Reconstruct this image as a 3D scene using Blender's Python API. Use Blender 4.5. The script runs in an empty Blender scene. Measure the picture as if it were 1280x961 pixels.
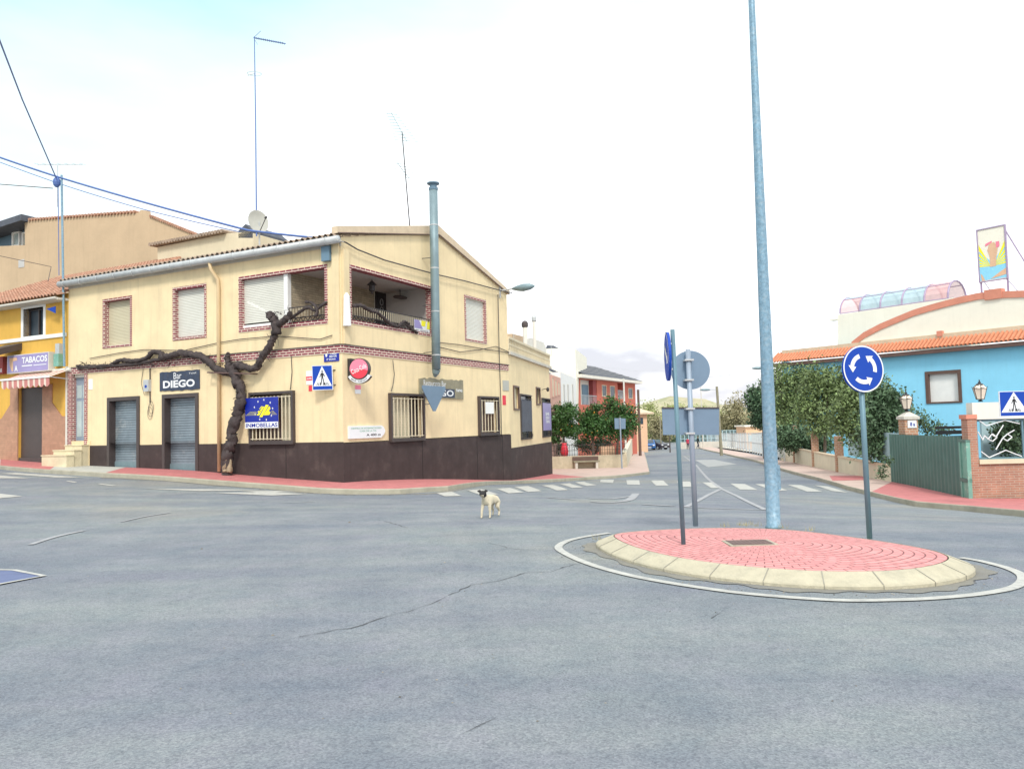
import bpy, bmesh, math, random
import numpy as np
from mathutils import Vector, Matrix, noise
SC = bpy.context.scene
COL = SC.collection
R = math.radians
random.seed(7)

# ------------------------------------------------------------------ camera
CAM_H = 1.6
PITCH = R(2.92)
ROLL = 0.025
FPX = 960.0
Fw = Vector((0, math.cos(PITCH), math.sin(PITCH)))
U0 = Vector((0, -math.sin(PITCH), math.cos(PITCH)))
R0 = Vector((1, 0, 0))
Rt = R0*math.cos(ROLL) - U0*math.sin(ROLL)
Up = R0*math.sin(ROLL) + U0*math.cos(ROLL)
CP = Vector((0, 0, CAM_H))
cd = bpy.data.cameras.new('camera')
cam = bpy.data.objects.new('camera', cd)
COL.objects.link(cam)
m = Matrix.Identity(4)
for i in range(3):
    m[i][0] = Rt[i]; m[i][1] = Up[i]; m[i][2] = -Fw[i]; m[i][3] = CP[i]
cam.matrix_world = m
cd.lens = 27.0; cd.sensor_width = 36.0; cd.clip_start = 0.1; cd.clip_end = 4000
SC.camera = cam
SC.render.resolution_x = 1024; SC.render.resolution_y = 768

# ------------------------------------------------------------------ world
w = bpy.data.worlds.new('World'); SC.world = w; w.use_nodes = True
nt = w.node_tree; nt.nodes.clear()
def wn(t, **k):
    n = nt.nodes.new(t)
    for a, b in k.items(): setattr(n, a, b)
    return n
SUN_EL, SUN_AZ = R(46), R(176)      # azimuth measured clockwise from the view direction (+Y)
out = wn('ShaderNodeOutputWorld'); bg = wn('ShaderNodeBackground')
sky = wn('ShaderNodeTexSky', sky_type='NISHITA', sun_disc=False, sun_elevation=SUN_EL, sun_rotation=SUN_AZ)
sky.air_density = 1.0; sky.dust_density = 2.0
tc = wn('ShaderNodeTexCoord'); mp = wn('ShaderNodeMapping'); mp.inputs['Scale'].default_value = (1.2, 1.2, 3.6)
nz = wn('ShaderNodeTexNoise'); nz.inputs['Scale'].default_value = 1.7; nz.inputs['Detail'].default_value = 7; nz.inputs['Roughness'].default_value = .55
cr = wn('ShaderNodeValToRGB')
cr.color_ramp.elements[0].position = .40; cr.color_ramp.elements[0].color = (5.0, 5.0, 5.45, 1)
cr.color_ramp.elements[1].position = .53; cr.color_ramp.elements[1].color = (9.8, 9.8, 9.9, 1)
# thin high cloud: cyan tinted above, white towards the horizon
sx = wn('ShaderNodeSeparateXYZ'); 
gr = wn('ShaderNodeValToRGB')
gr.color_ramp.elements[0].position = .31; gr.color_ramp.elements[0].color = (1, 1, 1, 1)
gr.color_ramp.elements[1].position = .57; gr.color_ramp.elements[1].color = (.40, .62, .64, 1)
e3 = gr.color_ramp.elements.new(.78); e3.color = (1, 1, 1, 1)
nzs = wn('ShaderNodeTexNoise'); nzs.inputs['Scale'].default_value = 2.3; nzs.inputs['Detail'].default_value = 5; nzm = wn('ShaderNodeMath', operation='MULTIPLY_ADD'); nzm.inputs[1].default_value = .22
mulc = wn('ShaderNodeMix', data_type='RGBA', blend_type='MULTIPLY'); mulc.inputs['Factor'].default_value = 1
mix = wn('ShaderNodeMix', data_type='RGBA'); mix.inputs['Factor'].default_value = .88
L = nt.links
L.new(tc.outputs['Generated'], mp.inputs['Vector']); L.new(mp.outputs[0], nz.inputs['Vector'])
L.new(nz.outputs['Fac'], cr.inputs['Fac'])
L.new(tc.outputs['Generated'], sx.inputs[0])
# tilt the gradient: cooler to the upper left
mx = wn('ShaderNodeMath', operation='MULTIPLY_ADD'); mx.inputs[1].default_value = -.24
L.new(sx.outputs['X'], mx.inputs[0]); L.new(sx.outputs['Z'], mx.inputs[2]); L.new(mp.outputs[0], nzs.inputs['Vector']); L.new(nzs.outputs['Fac'], nzm.inputs[0]); L.new(mx.outputs[0], nzm.inputs[2]); nzo = wn('ShaderNodeMath', operation='SUBTRACT'); nzo.inputs[1].default_value = .10; L.new(nzm.outputs[0], nzo.inputs[0]); L.new(nzo.outputs[0], gr.inputs['Fac'])
lowm = wn('ShaderNodeValToRGB'); lowm.color_ramp.elements[0].position = .14; lowm.color_ramp.elements[0].color = (0, 0, 0, 1); lowm.color_ramp.elements[1].position = .30; lowm.color_ramp.elements[1].color = (1, 1, 1, 1)
L.new(sx.outputs['Z'], lowm.inputs['Fac'])
cl = wn('ShaderNodeMix', data_type='RGBA'); cl.inputs['B'].default_value = (9.8, 9.8, 9.8, 1); L.new(lowm.outputs['Color'], cl.inputs['Factor']); L.new(cr.outputs['Color'], cl.inputs['A'])
L.new(cl.outputs['Result'], mulc.inputs['A']); L.new(gr.outputs['Color'], mulc.inputs['B'])
L.new(sky.outputs[0], mix.inputs['A']); L.new(mulc.outputs['Result'], mix.inputs['B'])
L.new(mix.outputs['Result'], bg.inputs['Color']); bg.inputs['Strength'].default_value = .10
L.new(bg.outputs[0], out.inputs[0])
sd = bpy.data.lights.new('sun', 'SUN'); sd.energy = 1.5; sd.angle = R(11); sd.color = (1, .95, .87)
so = bpy.data.objects.new('sun', sd); COL.objects.link(so)
dirv = Vector((math.sin(SUN_AZ)*math.cos(SUN_EL), math.cos(SUN_AZ)*math.cos(SUN_EL), math.sin(SUN_EL)))
so.rotation_euler = dirv.to_track_quat('Z', 'Y').to_euler(); so.location = dirv*60
vs = SC.view_settings
vs.view_transform = 'Standard'; vs.look = 'None'; vs.gamma = 1; vs.exposure = .8; vs.use_curve_mapping = False

# ------------------------------------------------------------------ terrain (a smooth surface through surveyed spots)
CTRL = [(0,0,0),(-8,2,.02),(8,2,0),(2,7,0),(6,8,-.03),(3.4,10.5,-.03),(-.3,13,-.03),(-6,10,.02),(-10,14,.08),
 (-4.9,22.6,-.12),(-4.0,20.3,-.18),(-16.2,28.1,.37),(-9.3,22.6,.07),(-10.3,25.3,.19),(-20.2,30.3,.60),(-21.5,27.6,.42),
 (0,32.1,-.89),(2.15,41.3,-1.27),(5,22,-.5),(7,30,-.92),(9.5,41,-1.3),(25,105,-2.6),(11.6,19.5,-.82),(10.5,17.5,-.66),(12.9,26,-.93),
 (17.1,51,-1.5),(20,18,-.78),(-30,34,.9),(-26,14,.5),(-20,0,.15),(18,0,-.1),(17,10,-.4),(10,80,-2.12),(30,90,-2.35),(-15,60,-1.3),(-25,110,-2.5),(50,60,-2.0),(40,20,-1.0),
 (-10,130,-2.9),(40,130,-2.9)]
_P = np.array(CTRL, float); _n = len(_P)
def _phi(d2): return np.where(d2 > 1e-9, .5*d2*np.log(np.maximum(d2, 1e-9)), 0)
_d2 = ((_P[:, None, :2]-_P[None, :, :2])**2).sum(-1)
_A = np.zeros((_n+3, _n+3)); _A[:_n, :_n] = _phi(_d2)+np.eye(_n)*3.0
_A[:_n, _n] = 1; _A[:_n, _n+1:] = _P[:, :2]; _A[_n, :_n] = 1; _A[_n+1:, :_n] = _P[:, :2].T
_W = np.linalg.solve(_A, np.concatenate([_P[:, 2], [0, 0, 0]]))
def TZ(x, y):
    x = min(max(x, -45), 55); y = min(max(y, -10), 130)
    d2 = (_P[:, 0]-x)**2+(_P[:, 1]-y)**2
    return float((_W[:_n]*_phi(d2)).sum()+_W[_n]+_W[_n+1]*x+_W[_n+2]*y)

def ray(px, py):
    return (Fw + Rt*((px-640)/FPX) + Up*((480.5-py)/FPX))
def at_depth(px, py, Y):
    d = ray(px, py); return CP + d*(Y/d.y)
def gnd(px, py, h=0.0):
    """the spot of the terrain (raised by h) seen at a place of the picture"""
    d = ray(px, py); lo, hi = .5, None; t = 2.0
    f = lambda t: (CP+d*t).z - (TZ((CP+d*t).x, (CP+d*t).y)+h)
    while t < 400 and f(t) > 0: lo = t; t *= 1.06
    hi = t
    for _ in range(30):
        mid = (lo+hi)/2
        if f(mid) > 0: lo = mid
        else: hi = mid
    return CP+d*hi

class Frame:
    """a building's own axes: x along its facade, y into it"""
    def __init__(s, o, az):
        s.o = Vector(o); s.az = R(az)
        s.X = Vector((math.sin(s.az), math.cos(s.az), 0)); s.Y = Vector((-math.cos(s.az), math.sin(s.az), 0))
        s.rot = math.pi/2 - s.az
    def w(s, x, y, z): return s.o + s.X*x + s.Y*y + Vector((0, 0, z))
    def loc(s, p):
        q = Vector(p)-s.o; return Vector((q.dot(s.X), q.dot(s.Y), q.z))
    def onY(s, px, py, d=0.0):
        r = ray(px, py); t = (d-(CP-s.o).dot(s.Y))/r.dot(s.Y); q = s.loc(CP+r*t); return q.x, q.z
    def onX(s, px, py, d=0.0):
        r = ray(px, py); t = (d-(CP-s.o).dot(s.X))/r.dot(s.X); q = s.loc(CP+r*t); return q.y, q.z
WORLD = Frame((0, 0, 0), 90)

# ------------------------------------------------------------------ mesh helper
_text_cache = {}
def text_geo(s, bold=0.0):
    key = (s, bold)
    if key in _text_cache: return _text_cache[key]
    c = bpy.data.curves.new('t', 'FONT'); c.body = s; c.offset = bold; c.resolution_u = 3
    o = bpy.data.objects.new('t', c); COL.objects.link(o)
    dg = bpy.context.evaluated_depsgraph_get(); me = bpy.data.meshes.new_from_object(o.evaluated_get(dg))
    v = [tuple(x.co) for x in me.vertices]; f = [tuple(p.vertices) for p in me.polygons]
    bpy.data.objects.remove(o); bpy.data.curves.remove(c); bpy.data.meshes.remove(me)
    x0 = min(a[0] for a in v); x1 = max(a[0] for a in v); y0 = min(a[1] for a in v); y1 = max(a[1] for a in v)
    v = [((a[0]-x0)/(x1-x0), (a[1]-y0)/(y1-y0)) for a in v]
    _text_cache[key] = (v, f); return v, f

class MB:
    def __init__(s): s.v = []; s.f = []; s.mi = []; s.m = 0; s.smooth = False
    def add(s, vs, fs):
        b = len(s.v); s.v += [tuple(v) for v in vs]
        for f in fs: s.f.append(tuple(b+i for i in f)); s.mi.append(s.m)
        return s
    def quad(s, a, b, c, d): return s.add([a, b, c, d], [(0, 1, 2, 3)])
    def box(s, x0, x1, y0, y1, z0, z1):
        x0, x1 = sorted((x0, x1)); y0, y1 = sorted((y0, y1)); z0, z1 = sorted((z0, z1))
        v = [(x, y, z) for z in (z0, z1) for y in (y0, y1) for x in (x0, x1)]
        return s.add(v, [(0, 2, 3, 1), (4, 5, 7, 6), (0, 1, 5, 4), (2, 6, 7, 3), (0, 4, 6, 2), (1, 3, 7, 5)])
    def obox(s, c, ax, ay, az, hx, hy, hz):
        c = Vector(c); v = [c+ax*(i*hx)+ay*(j*hy)+az*(k*hz) for k in (-1, 1) for j in (-1, 1) for i in (-1, 1)]
        return s.add(v, [(0, 2, 3, 1), (4, 5, 7, 6), (0, 1, 5, 4), (2, 6, 7, 3), (0, 4, 6, 2), (1, 3, 7, 5)])
    def bar(s, p, q, w, h=None):
        p = Vector(p); q = Vector(q); h = h or w; d = (q-p); n = d.length; d.normalize()
        u = Vector((0, 0, 1)) if abs(d.z) < .95 else Vector((1, 0, 0)); a = d.cross(u).normalized(); b = a.cross(d)
        return s.obox((p+q)/2, d, a, b, n/2, w/2, h/2)
    def prism(s, pts, off):
        """pts: 3d polygon, off: extrusion vector"""
        n = len(pts); off = Vector(off); v = [Vector(p) for p in pts]+[Vector(p)+off for p in pts]
        return s.add(v, [tuple(range(n)), tuple(range(2*n-1, n-1, -1))]+[(i, i+n, (i+1) % n+n, (i+1) % n) for i in range(n)])
    def tube(s, pts, rad, n=8, cap=True, jit=0.0):
        pts = [Vector(p) for p in pts]; m_ = len(pts)
        if not hasattr(rad, '__len__'): rad = [rad]*m_
        vs = []; prev = None
        for i, p in enumerate(pts):
            t = (pts[min(i+1, m_-1)]-pts[max(i-1, 0)]).normalized()
            if prev is None:
                u = Vector((0, 0, 1)) if abs(t.z) < .9 else Vector((1, 0, 0)); a = t.cross(u).normalized()
            else:
                a = (prev - t*prev.dot(t)).normalized()
            prev = a; b = t.cross(a)
            for k in range(n):
                an = 2*math.pi*k/n; r = rad[i]*(1+(random.uniform(-jit, jit) if jit else 0)); vs.append(p+(a*math.cos(an)+b*math.sin(an))*r)
        fs = [(i*n+k, i*n+(k+1) % n, (i+1)*n+(k+1) % n, (i+1)*n+k) for i in range(m_-1) for k in range(n)]
        if cap: fs += [tuple(range(n-1, -1, -1)), tuple((m_-1)*n+k for k in range(n))]
        return s.add(vs, fs)
    def cyl(s, p, q, r0, r1=None, n=16): return s.tube([p, q], [r0, r0 if r1 is None else r1], n)
    def lathe(s, c, prof, n=20):
        vs = [(c[0]+r*math.cos(2*math.pi*k/n), c[1]+r*math.sin(2*math.pi*k/n), c[2]+z) for r, z in prof for k in range(n)]
        m_ = len(prof)
        fs = [(i*n+k, i*n+(k+1) % n, (i+1)*n+(k+1) % n, (i+1)*n+k) for i in range(m_-1) for k in range(n)]
        fs += [tuple(range(n-1, -1, -1)), tuple((m_-1)*n+k for k in range(n))]
        return s.add(vs, fs)
    def ball(s, c, rx, ry=None, rz=None, n=12, jit=0):
        ry = ry or rx; rz = rz or rx; vs = [(c[0], c[1], c[2]-rz)]; k = n//2
        for i in range(1, k):
            ph = math.pi*i/k-math.pi/2
            for j in range(n):
                th = 2*math.pi*j/n; q = 1+random.uniform(-jit, jit)
                vs.append((c[0]+rx*q*math.cos(ph)*math.cos(th), c[1]+ry*q*math.cos(ph)*math.sin(th), c[2]+rz*q*math.sin(ph)))
        vs.append((c[0], c[1], c[2]+rz)); fs = []
        for j in range(n): fs.append((0, 1+(j+1) % n, 1+j)); fs.append((len(vs)-1, 1+(k-2)*n+j, 1+(k-2)*n+(j+1) % n))
        for i in range(k-2):
            for j in range(n): fs.append((1+i*n+j, 1+i*n+(j+1) % n, 1+(i+1)*n+(j+1) % n, 1+(i+1)*n+j))
        return s.add(vs, fs)
    def text(s, txt, P, a0, a1, z0, z1, d, bold=0.0, th=0.0):
        """lettering fitted to the rectangle a0..a1, z0..z1 of a surface P(a,z,d)"""
        v, f = text_geo(txt, bold)
        return s.add([P(a0+(a1-a0)*x, z0+(z1-z0)*y, d) for x, y in v], f)
    def poly(s, P, pts, d):
        return s.add([P(a, z, d) for a, z in pts], [tuple(range(len(pts)))])
    def wall(s, P, a0, a1, z0, z1, ops, depth):
        """wall front on P(a,z,d) with rectangular openings and their reveals"""
        A = sorted({a0, a1, *[min(max(v, a0), a1) for o in ops for v in o[:2]]}); Z = sorted({z0, z1, *[min(max(v, z0), z1) for o in ops for v in o[2:4]]})
        for i in range(len(A)-1):
            for j in range(len(Z)-1):
                ca, cz = (A[i]+A[i+1])/2, (Z[j]+Z[j+1])/2
                if any(o[0] < ca < o[1] and o[2] < cz < o[3] for o in ops): continue
                s.quad(P(A[i], Z[j], 0), P(A[i+1], Z[j], 0), P(A[i+1], Z[j+1], 0), P(A[i], Z[j+1], 0))
        for o in ops:
            b0, b1, y0, y1 = o[:4]; D = o[4] if len(o) > 4 else depth
            s.quad(P(b0, y0, 0), P(b0, y1, 0), P(b0, y1, D), P(b0, y0, D)); s.quad(P(b1, y0, 0), P(b1, y1, 0), P(b1, y1, D), P(b1, y0, D))
            s.quad(P(b0, y1, 0), P(b1, y1, 0), P(b1, y1, D), P(b0, y1, D)); s.quad(P(b0, y0, 0), P(b1, y0, 0), P(b1, y0, D), P(b0, y0, D))
        return s
    def pbox(s, P, a0, a1, z0, z1, d0, d1):
        p = [P(a, z, d) for d in (d0, d1) for z in (z0, z1) for a in (a0, a1)]
        return s.add(p, [(0, 1, 3, 2), (4, 6, 7, 5), (0, 4, 5, 1), (2, 3, 7, 6), (0, 2, 6, 4), (1, 5, 7, 3)])
    def ring(s, P, a0, a1, z0, z1, t, d0, d1, tb=None, tt=None, tr=None):
        """rectangular frame, t wide, from depth d0 to d1"""
        tb = t if tb is None else tb; tt = t if tt is None else tt; tr = t if tr is None else tr
        s.pbox(P, a0, a0+t, z0, z1, d0, d1); s.pbox(P, a1-tr, a1, z0, z1, d0, d1)
        s.pbox(P, a0+t, a1-tr, z1-tt, z1, d0, d1)
        if tb: s.pbox(P, a0+t, a1-tr, z0, z0+tb, d0, d1)
        return s
    def slats(s, P, a0, a1, z0, z1, d, pitch=.05, lip=.012):
        n = max(2, int(round((z1-z0)/pitch))); h = (z1-z0)/n
        for i in range(n):
            b = z0+i*h
            s.quad(P(a0, b, d), P(a1, b, d), P(a1, b+h*.85, d+lip*.3), P(a0, b+h*.85, d+lip*.3))
            s.quad(P(a0, b+h*.85, d+lip*.3), P(a1, b+h*.85, d+lip*.3), P(a1, b+h, d+lip*2.2), P(a0, b+h, d+lip*2.2))
        return s
    def leaves(s, blobs, nclump, per, size, spread, seed=1, squash=.75, hollow=.45):
        rd = random.Random(seed); tot = sum(b[3]*b[4]*b[5] for b in blobs)
        for b in blobs:
            k = max(1, int(nclump*b[3]*b[4]*b[5]/tot))
            for _ in range(k):
                while True:
                    d = Vector((rd.gauss(0, 1), rd.gauss(0, 1), rd.gauss(0, 1)))
                    if d.length > .1: break
                d.normalize(); q = hollow+(1-hollow)*rd.random()**.6
                q *= .86+.34*noise.noise(d*2.1+Vector((seed, b[0], b[1])))
                c = Vector((b[0]+d.x*b[3]*q, b[1]+d.y*b[4]*q, b[2]+d.z*b[5]*q))
                for _ in range(rd.randint(int(per*.5), int(per*1.4))):
                    p = c+Vector((rd.gauss(0, spread), rd.gauss(0, spread), rd.gauss(0, spread*squash)))
                    n = Vector((rd.gauss(0, 1), rd.gauss(0, 1), rd.gauss(.5, 1))).normalized()
                    u = n.orthogonal().normalized(); u = (u*math.cos(rd.random()*6.3)+n.cross(u)*math.sin(rd.random()*6.3)).normalized(); v = n.cross(u)
                    L_ = size*rd.uniform(.6, 1.35); W_ = L_*rd.uniform(.38, .6)
                    s.add([p-u*L_*.5, p+v*W_*.5, p+u*L_*.5+n*L_*.1, p-v*W_*.5], [(0, 1, 2, 3)])
        return s
    def split(s):
        n = len(s.v); pa = list(range(n))
        def fi(a):
            while pa[a] != a: pa[a] = pa[pa[a]]; a = pa[a]
            return a
        for f in s.f:
            for k in f[1:]: pa[fi(k)] = fi(f[0])
        gr_ = {}
        for j, f in enumerate(s.f): gr_.setdefault(fi(f[0]), []).append(j)
        out = []
        for fs in gr_.values():
            b = MB(); mp_ = {}; b.smooth = s.smooth
            for j in fs:
                for k in s.f[j]:
                    if k not in mp_: mp_[k] = len(b.v); b.v.append(s.v[k])
                b.f.append(tuple(mp_[k] for k in s.f[j])); b.mi.append(s.mi[j])
            out.append(b)
        return out
    def mesh(s, name, mats, base=(0, 0, 0), smooth=None):
        me = bpy.data.meshes.new(name); bx, by, bz = base
        me.from_pydata([(x-bx, y-by, z-bz) for x, y, z in s.v], [], s.f)
        for mm in (mats if isinstance(mats, (list, tuple)) else [mats]): me.materials.append(mm)
        if any(s.mi): me.polygons.foreach_set('material_index', s.mi)
        if (s.smooth if smooth is None else smooth): me.polygons.foreach_set('use_smooth', [True]*len(me.polygons))
        me.update(); return me

def PY(d0=0.0): return lambda a, z, d=0.0: Vector((a, d0+d, z))     # surface facing local -y
def PX(d0=0.0): return lambda a, z, d=0.0: Vector((d0+d, a, z))     # surface facing local -x

SPLIT = {'clamp', 'bracket', 'cross_bar', 'brick_block', 'branch', 'arm', 'leg', 'brace', 'stay', 'frame_post', 'dark_red_wall', 'shutter_post', 'support_bar', 'corner_pier', 'pipe_band', 'pane'}
class Thing:
    def __init__(s, name, label, cat, frame=WORLD, base=(0, 0, 0), group=None, kind=None, mesh=None, mat=None, smooth=None):
        s.base = tuple(base)
        me = mesh.mesh(name, mat, s.base, smooth) if mesh is not None else None
        s.o = bpy.data.objects.new(name, me); COL.objects.link(s.o)
        s.o.location = frame.w(*base); s.o.rotation_euler = (0, 0, frame.rot)
        if label: s.o['label'] = label
        if cat: s.o['category'] = cat
        if group: s.o['group'] = group
        if kind: s.o['kind'] = kind
    def part(s, name, mb, mat, parent=None, smooth=None, label=None):
        if name in SPLIT:
            bits = mb.split()
            if 1 < len(bits) <= 14: return [s.part_one(name, b, mat, parent, smooth, label) for b in bits][0]
        return s.part_one(name, mb, mat, parent, smooth, label)
    def part_one(s, name, mb, mat, parent=None, smooth=None, label=None):
        o = bpy.data.objects.new(name, mb.mesh(name, mat, s.base, smooth)); COL.objects.link(o)
        o.parent = parent or s.o
        if label: o['label'] = label
        return o
def struct(name, mb, mat, smooth=None):
    o = bpy.data.objects.new(name, mb.mesh(name, mat, (0, 0, 0), smooth)); COL.objects.link(o); o['kind'] = 'structure'; return o
def copy_tree(o, parent=None):
    c = o.copy(); COL.objects.link(c); c.parent = parent
    for ch in o.children: copy_tree(ch, c)
    return c

# ------------------------------------------------------------------ materials
def pm(name, col, rough=.85, var=.12, scale=2.0, bump=.15, bscale=60, metal=0.0, streak=0.0, stain=None, spec=.5, island=0.0, alpha=None, emit=None, sub=0):
    mt = bpy.data.materials.new(name); mt.use_nodes = True; t = mt.node_tree; b = t.nodes['Principled BSDF']; lk = t.links
    b.inputs['Roughness'].default_value = rough; b.inputs['Metallic'].default_value = metal; b.inputs['Specular IOR Level'].default_value = spec
    co = t.nodes.new('ShaderNodeTexCoord')
    n1 = t.nodes.new('ShaderNodeTexNoise'); n1.inputs['Scale'].default_value = scale; n1.inputs['Detail'].default_value = 8; n1.inputs['Roughness'].default_value = .65
    lk.new(co.outputs['Object'], n1.inputs['Vector'])
    rp = t.nodes.new('ShaderNodeValToRGB'); e = rp.color_ramp.elements
    e[0].position = .3; e[1].position = .7
    e[0].color = (*[max(0, c*(1-var)) for c in col], 1); e[1].color = (*[min(1, c*(1+var)) for c in col], 1)
    lk.new(n1.outputs['Fac'], rp.inputs['Fac']); cur = rp.outputs['Color']
    def mixc(fac, colr, a):
        mm = t.nodes.new('ShaderNodeMix'); mm.data_type = 'RGBA'; lk.new(fac, mm.inputs['Factor']); lk.new(a, mm.inputs['A']); mm.inputs['B'].default_value = (*colr, 1); return mm.outputs['Result']
    def ramp(fac, p0, p1, hi):
        r = t.nodes.new('ShaderNodeValToRGB'); r.color_ramp.elements[0].position = p0; r.color_ramp.elements[1].position = p1
        r.color_ramp.elements[0].color = (0, 0, 0, 1); r.color_ramp.elements[1].color = (hi, hi, hi, 1); lk.new(fac, r.inputs['Fac']); return r.outputs['Color']
    if streak:
        mp_ = t.nodes.new('ShaderNodeMapping'); mp_.inputs['Scale'].default_value = (3.5, 3.5, .25)
        n2 = t.nodes.new('ShaderNodeTexNoise'); n2.inputs['Scale'].default_value = 1.6; n2.inputs['Detail'].default_value = 6
        lk.new(co.outputs['Object'], mp_.inputs['Vector']); lk.new(mp_.outputs[0], n2.inputs['Vector'])
        cur = mixc(ramp(n2.outputs['Fac'], .52, .78, streak), [c*.62 for c in col], cur)
    if stain:
        n3 = t.nodes.new('ShaderNodeTexNoise'); n3.inputs['Scale'].default_value = stain[2]; n3.inputs['Detail'].default_value = 9; n3.inputs['Roughness'].default_value = .7
        lk.new(co.outputs['Object'], n3.inputs['Vector']); cur = mixc(ramp(n3.outputs['Fac'], stain[3] if len(stain) > 3 else .56, .74, stain[1]), stain[0], cur)
    if island:
        g = t.nodes.new('ShaderNodeNewGeometry'); hs = t.nodes.new('ShaderNodeHueSaturation')
        ma = t.nodes.new('ShaderNodeMapRange'); ma.inputs['To Min'].default_value = 1-island; ma.inputs['To Max'].default_value = 1+island
        lk.new(g.outputs['Random Per Island'], ma.inputs['Value']); lk.new(ma.outputs[0], hs.inputs['Value']); lk.new(cur, hs.inputs['Color']); cur = hs.outputs['Color']
    lk.new(cur, b.inputs['Base Color'])
    if bump:
        n4 = t.nodes.new('ShaderNodeTexNoise'); n4.inputs['Scale'].default_value = bscale; n4.inputs['Detail'].default_value = 5
        lk.new(co.outputs['Object'], n4.inputs['Vector']); bp = t.nodes.new('ShaderNodeBump'); bp.inputs['Strength'].default_value = bump; bp.inputs['Distance'].default_value = .02
        lk.new(n4.outputs['Fac'], bp.inputs['Height']); lk.new(bp.outputs[0], b.inputs['Normal'])
    if alpha is not None: b.inputs['Alpha'].default_value = alpha
    if sub: b.inputs['Transmission Weight'].default_value = sub
    return mt

def brick_mat(name, c1, c2, mortar, bw=.24, bh=.07, ms=.012, bump=.5, rough=.85, mode='xz', bias=0.0, offset=.5):
    """coursed bricks; mode xz: upright walls of any direction, xy: paving"""
    mt = bpy.data.materials.new(name); mt.use_nodes = True; t = mt.node_tree; b = t.nodes['Principled BSDF']; lk = t.links
    co = t.nodes.new('ShaderNodeTexCoord'); sp = t.nodes.new('ShaderNodeSeparateXYZ'); cb = t.nodes.new('ShaderNodeCombineXYZ'); 
    if mode != 'uv': lk.new(co.outputs['Object'], sp.inputs[0])
    if mode == 'uv':
        lk.new(co.outputs['UV'], sp.inputs[0]); lk.new(sp.outputs['X'], cb.inputs['X']); lk.new(sp.outputs['Y'], cb.inputs['Y'])
    elif mode == 'xz':
        ad = t.nodes.new('ShaderNodeMath'); ad.operation = 'ADD'; lk.new(sp.outputs['X'], ad.inputs[0]); lk.new(sp.outputs['Y'], ad.inputs[1])
        lk.new(ad.outputs[0], cb.inputs['X']); lk.new(sp.outputs['Z'], cb.inputs['Y'])
    else:
        lk.new(sp.outputs['X'], cb.inputs['X']); lk.new(sp.outputs['Y'], cb.inputs['Y'])
    br = t.nodes.new('ShaderNodeTexBrick'); br.inputs['Scale'].default_value = 1; br.inputs['Brick Width'].default_value = bw; br.inputs['Row Height'].default_value = bh
    br.inputs['Mortar Size'].default_value = ms; br.inputs['Mortar Smooth'].default_value = .15; br.inputs['Bias'].default_value = bias; br.offset = offset
    br.inputs['Color1'].default_value = (*c1, 1); br.inputs['Color2'].default_value = (*c2, 1); br.inputs['Mortar'].default_value = (*mortar, 1)
    lk.new(cb.outputs[0], br.inputs['Vector'])
    n1 = t.nodes.new('ShaderNodeTexNoise'); n1.inputs['Scale'].default_value = 5; n1.inputs['Detail'].default_value = 8; lk.new(co.outputs['Object'], n1.inputs['Vector'])
    ma = t.nodes.new('ShaderNodeMapRange'); ma.inputs['To Min'].default_value = .72; ma.inputs['To Max'].default_value = 1.28; lk.new(n1.outputs['Fac'], ma.inputs['Value'])
    hs = t.nodes.new('ShaderNodeHueSaturation'); lk.new(ma.outputs[0], hs.inputs['Value']); lk.new(br.outputs['Color'], hs.inputs['Color']); lk.new(hs.outputs['Color'], b.inputs['Base Color'])
    b.inputs['Roughness'].default_value = rough
    bp = t.nodes.new('ShaderNodeBump'); bp.inputs['Strength'].default_value = bump; bp.inputs['Distance'].default_value = .01; bp.invert = True
    lk.new(br.outputs['Fac'], bp.inputs['Height']); lk.new(bp.outputs[0], b.inputs['Normal'])
    return mt

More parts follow.
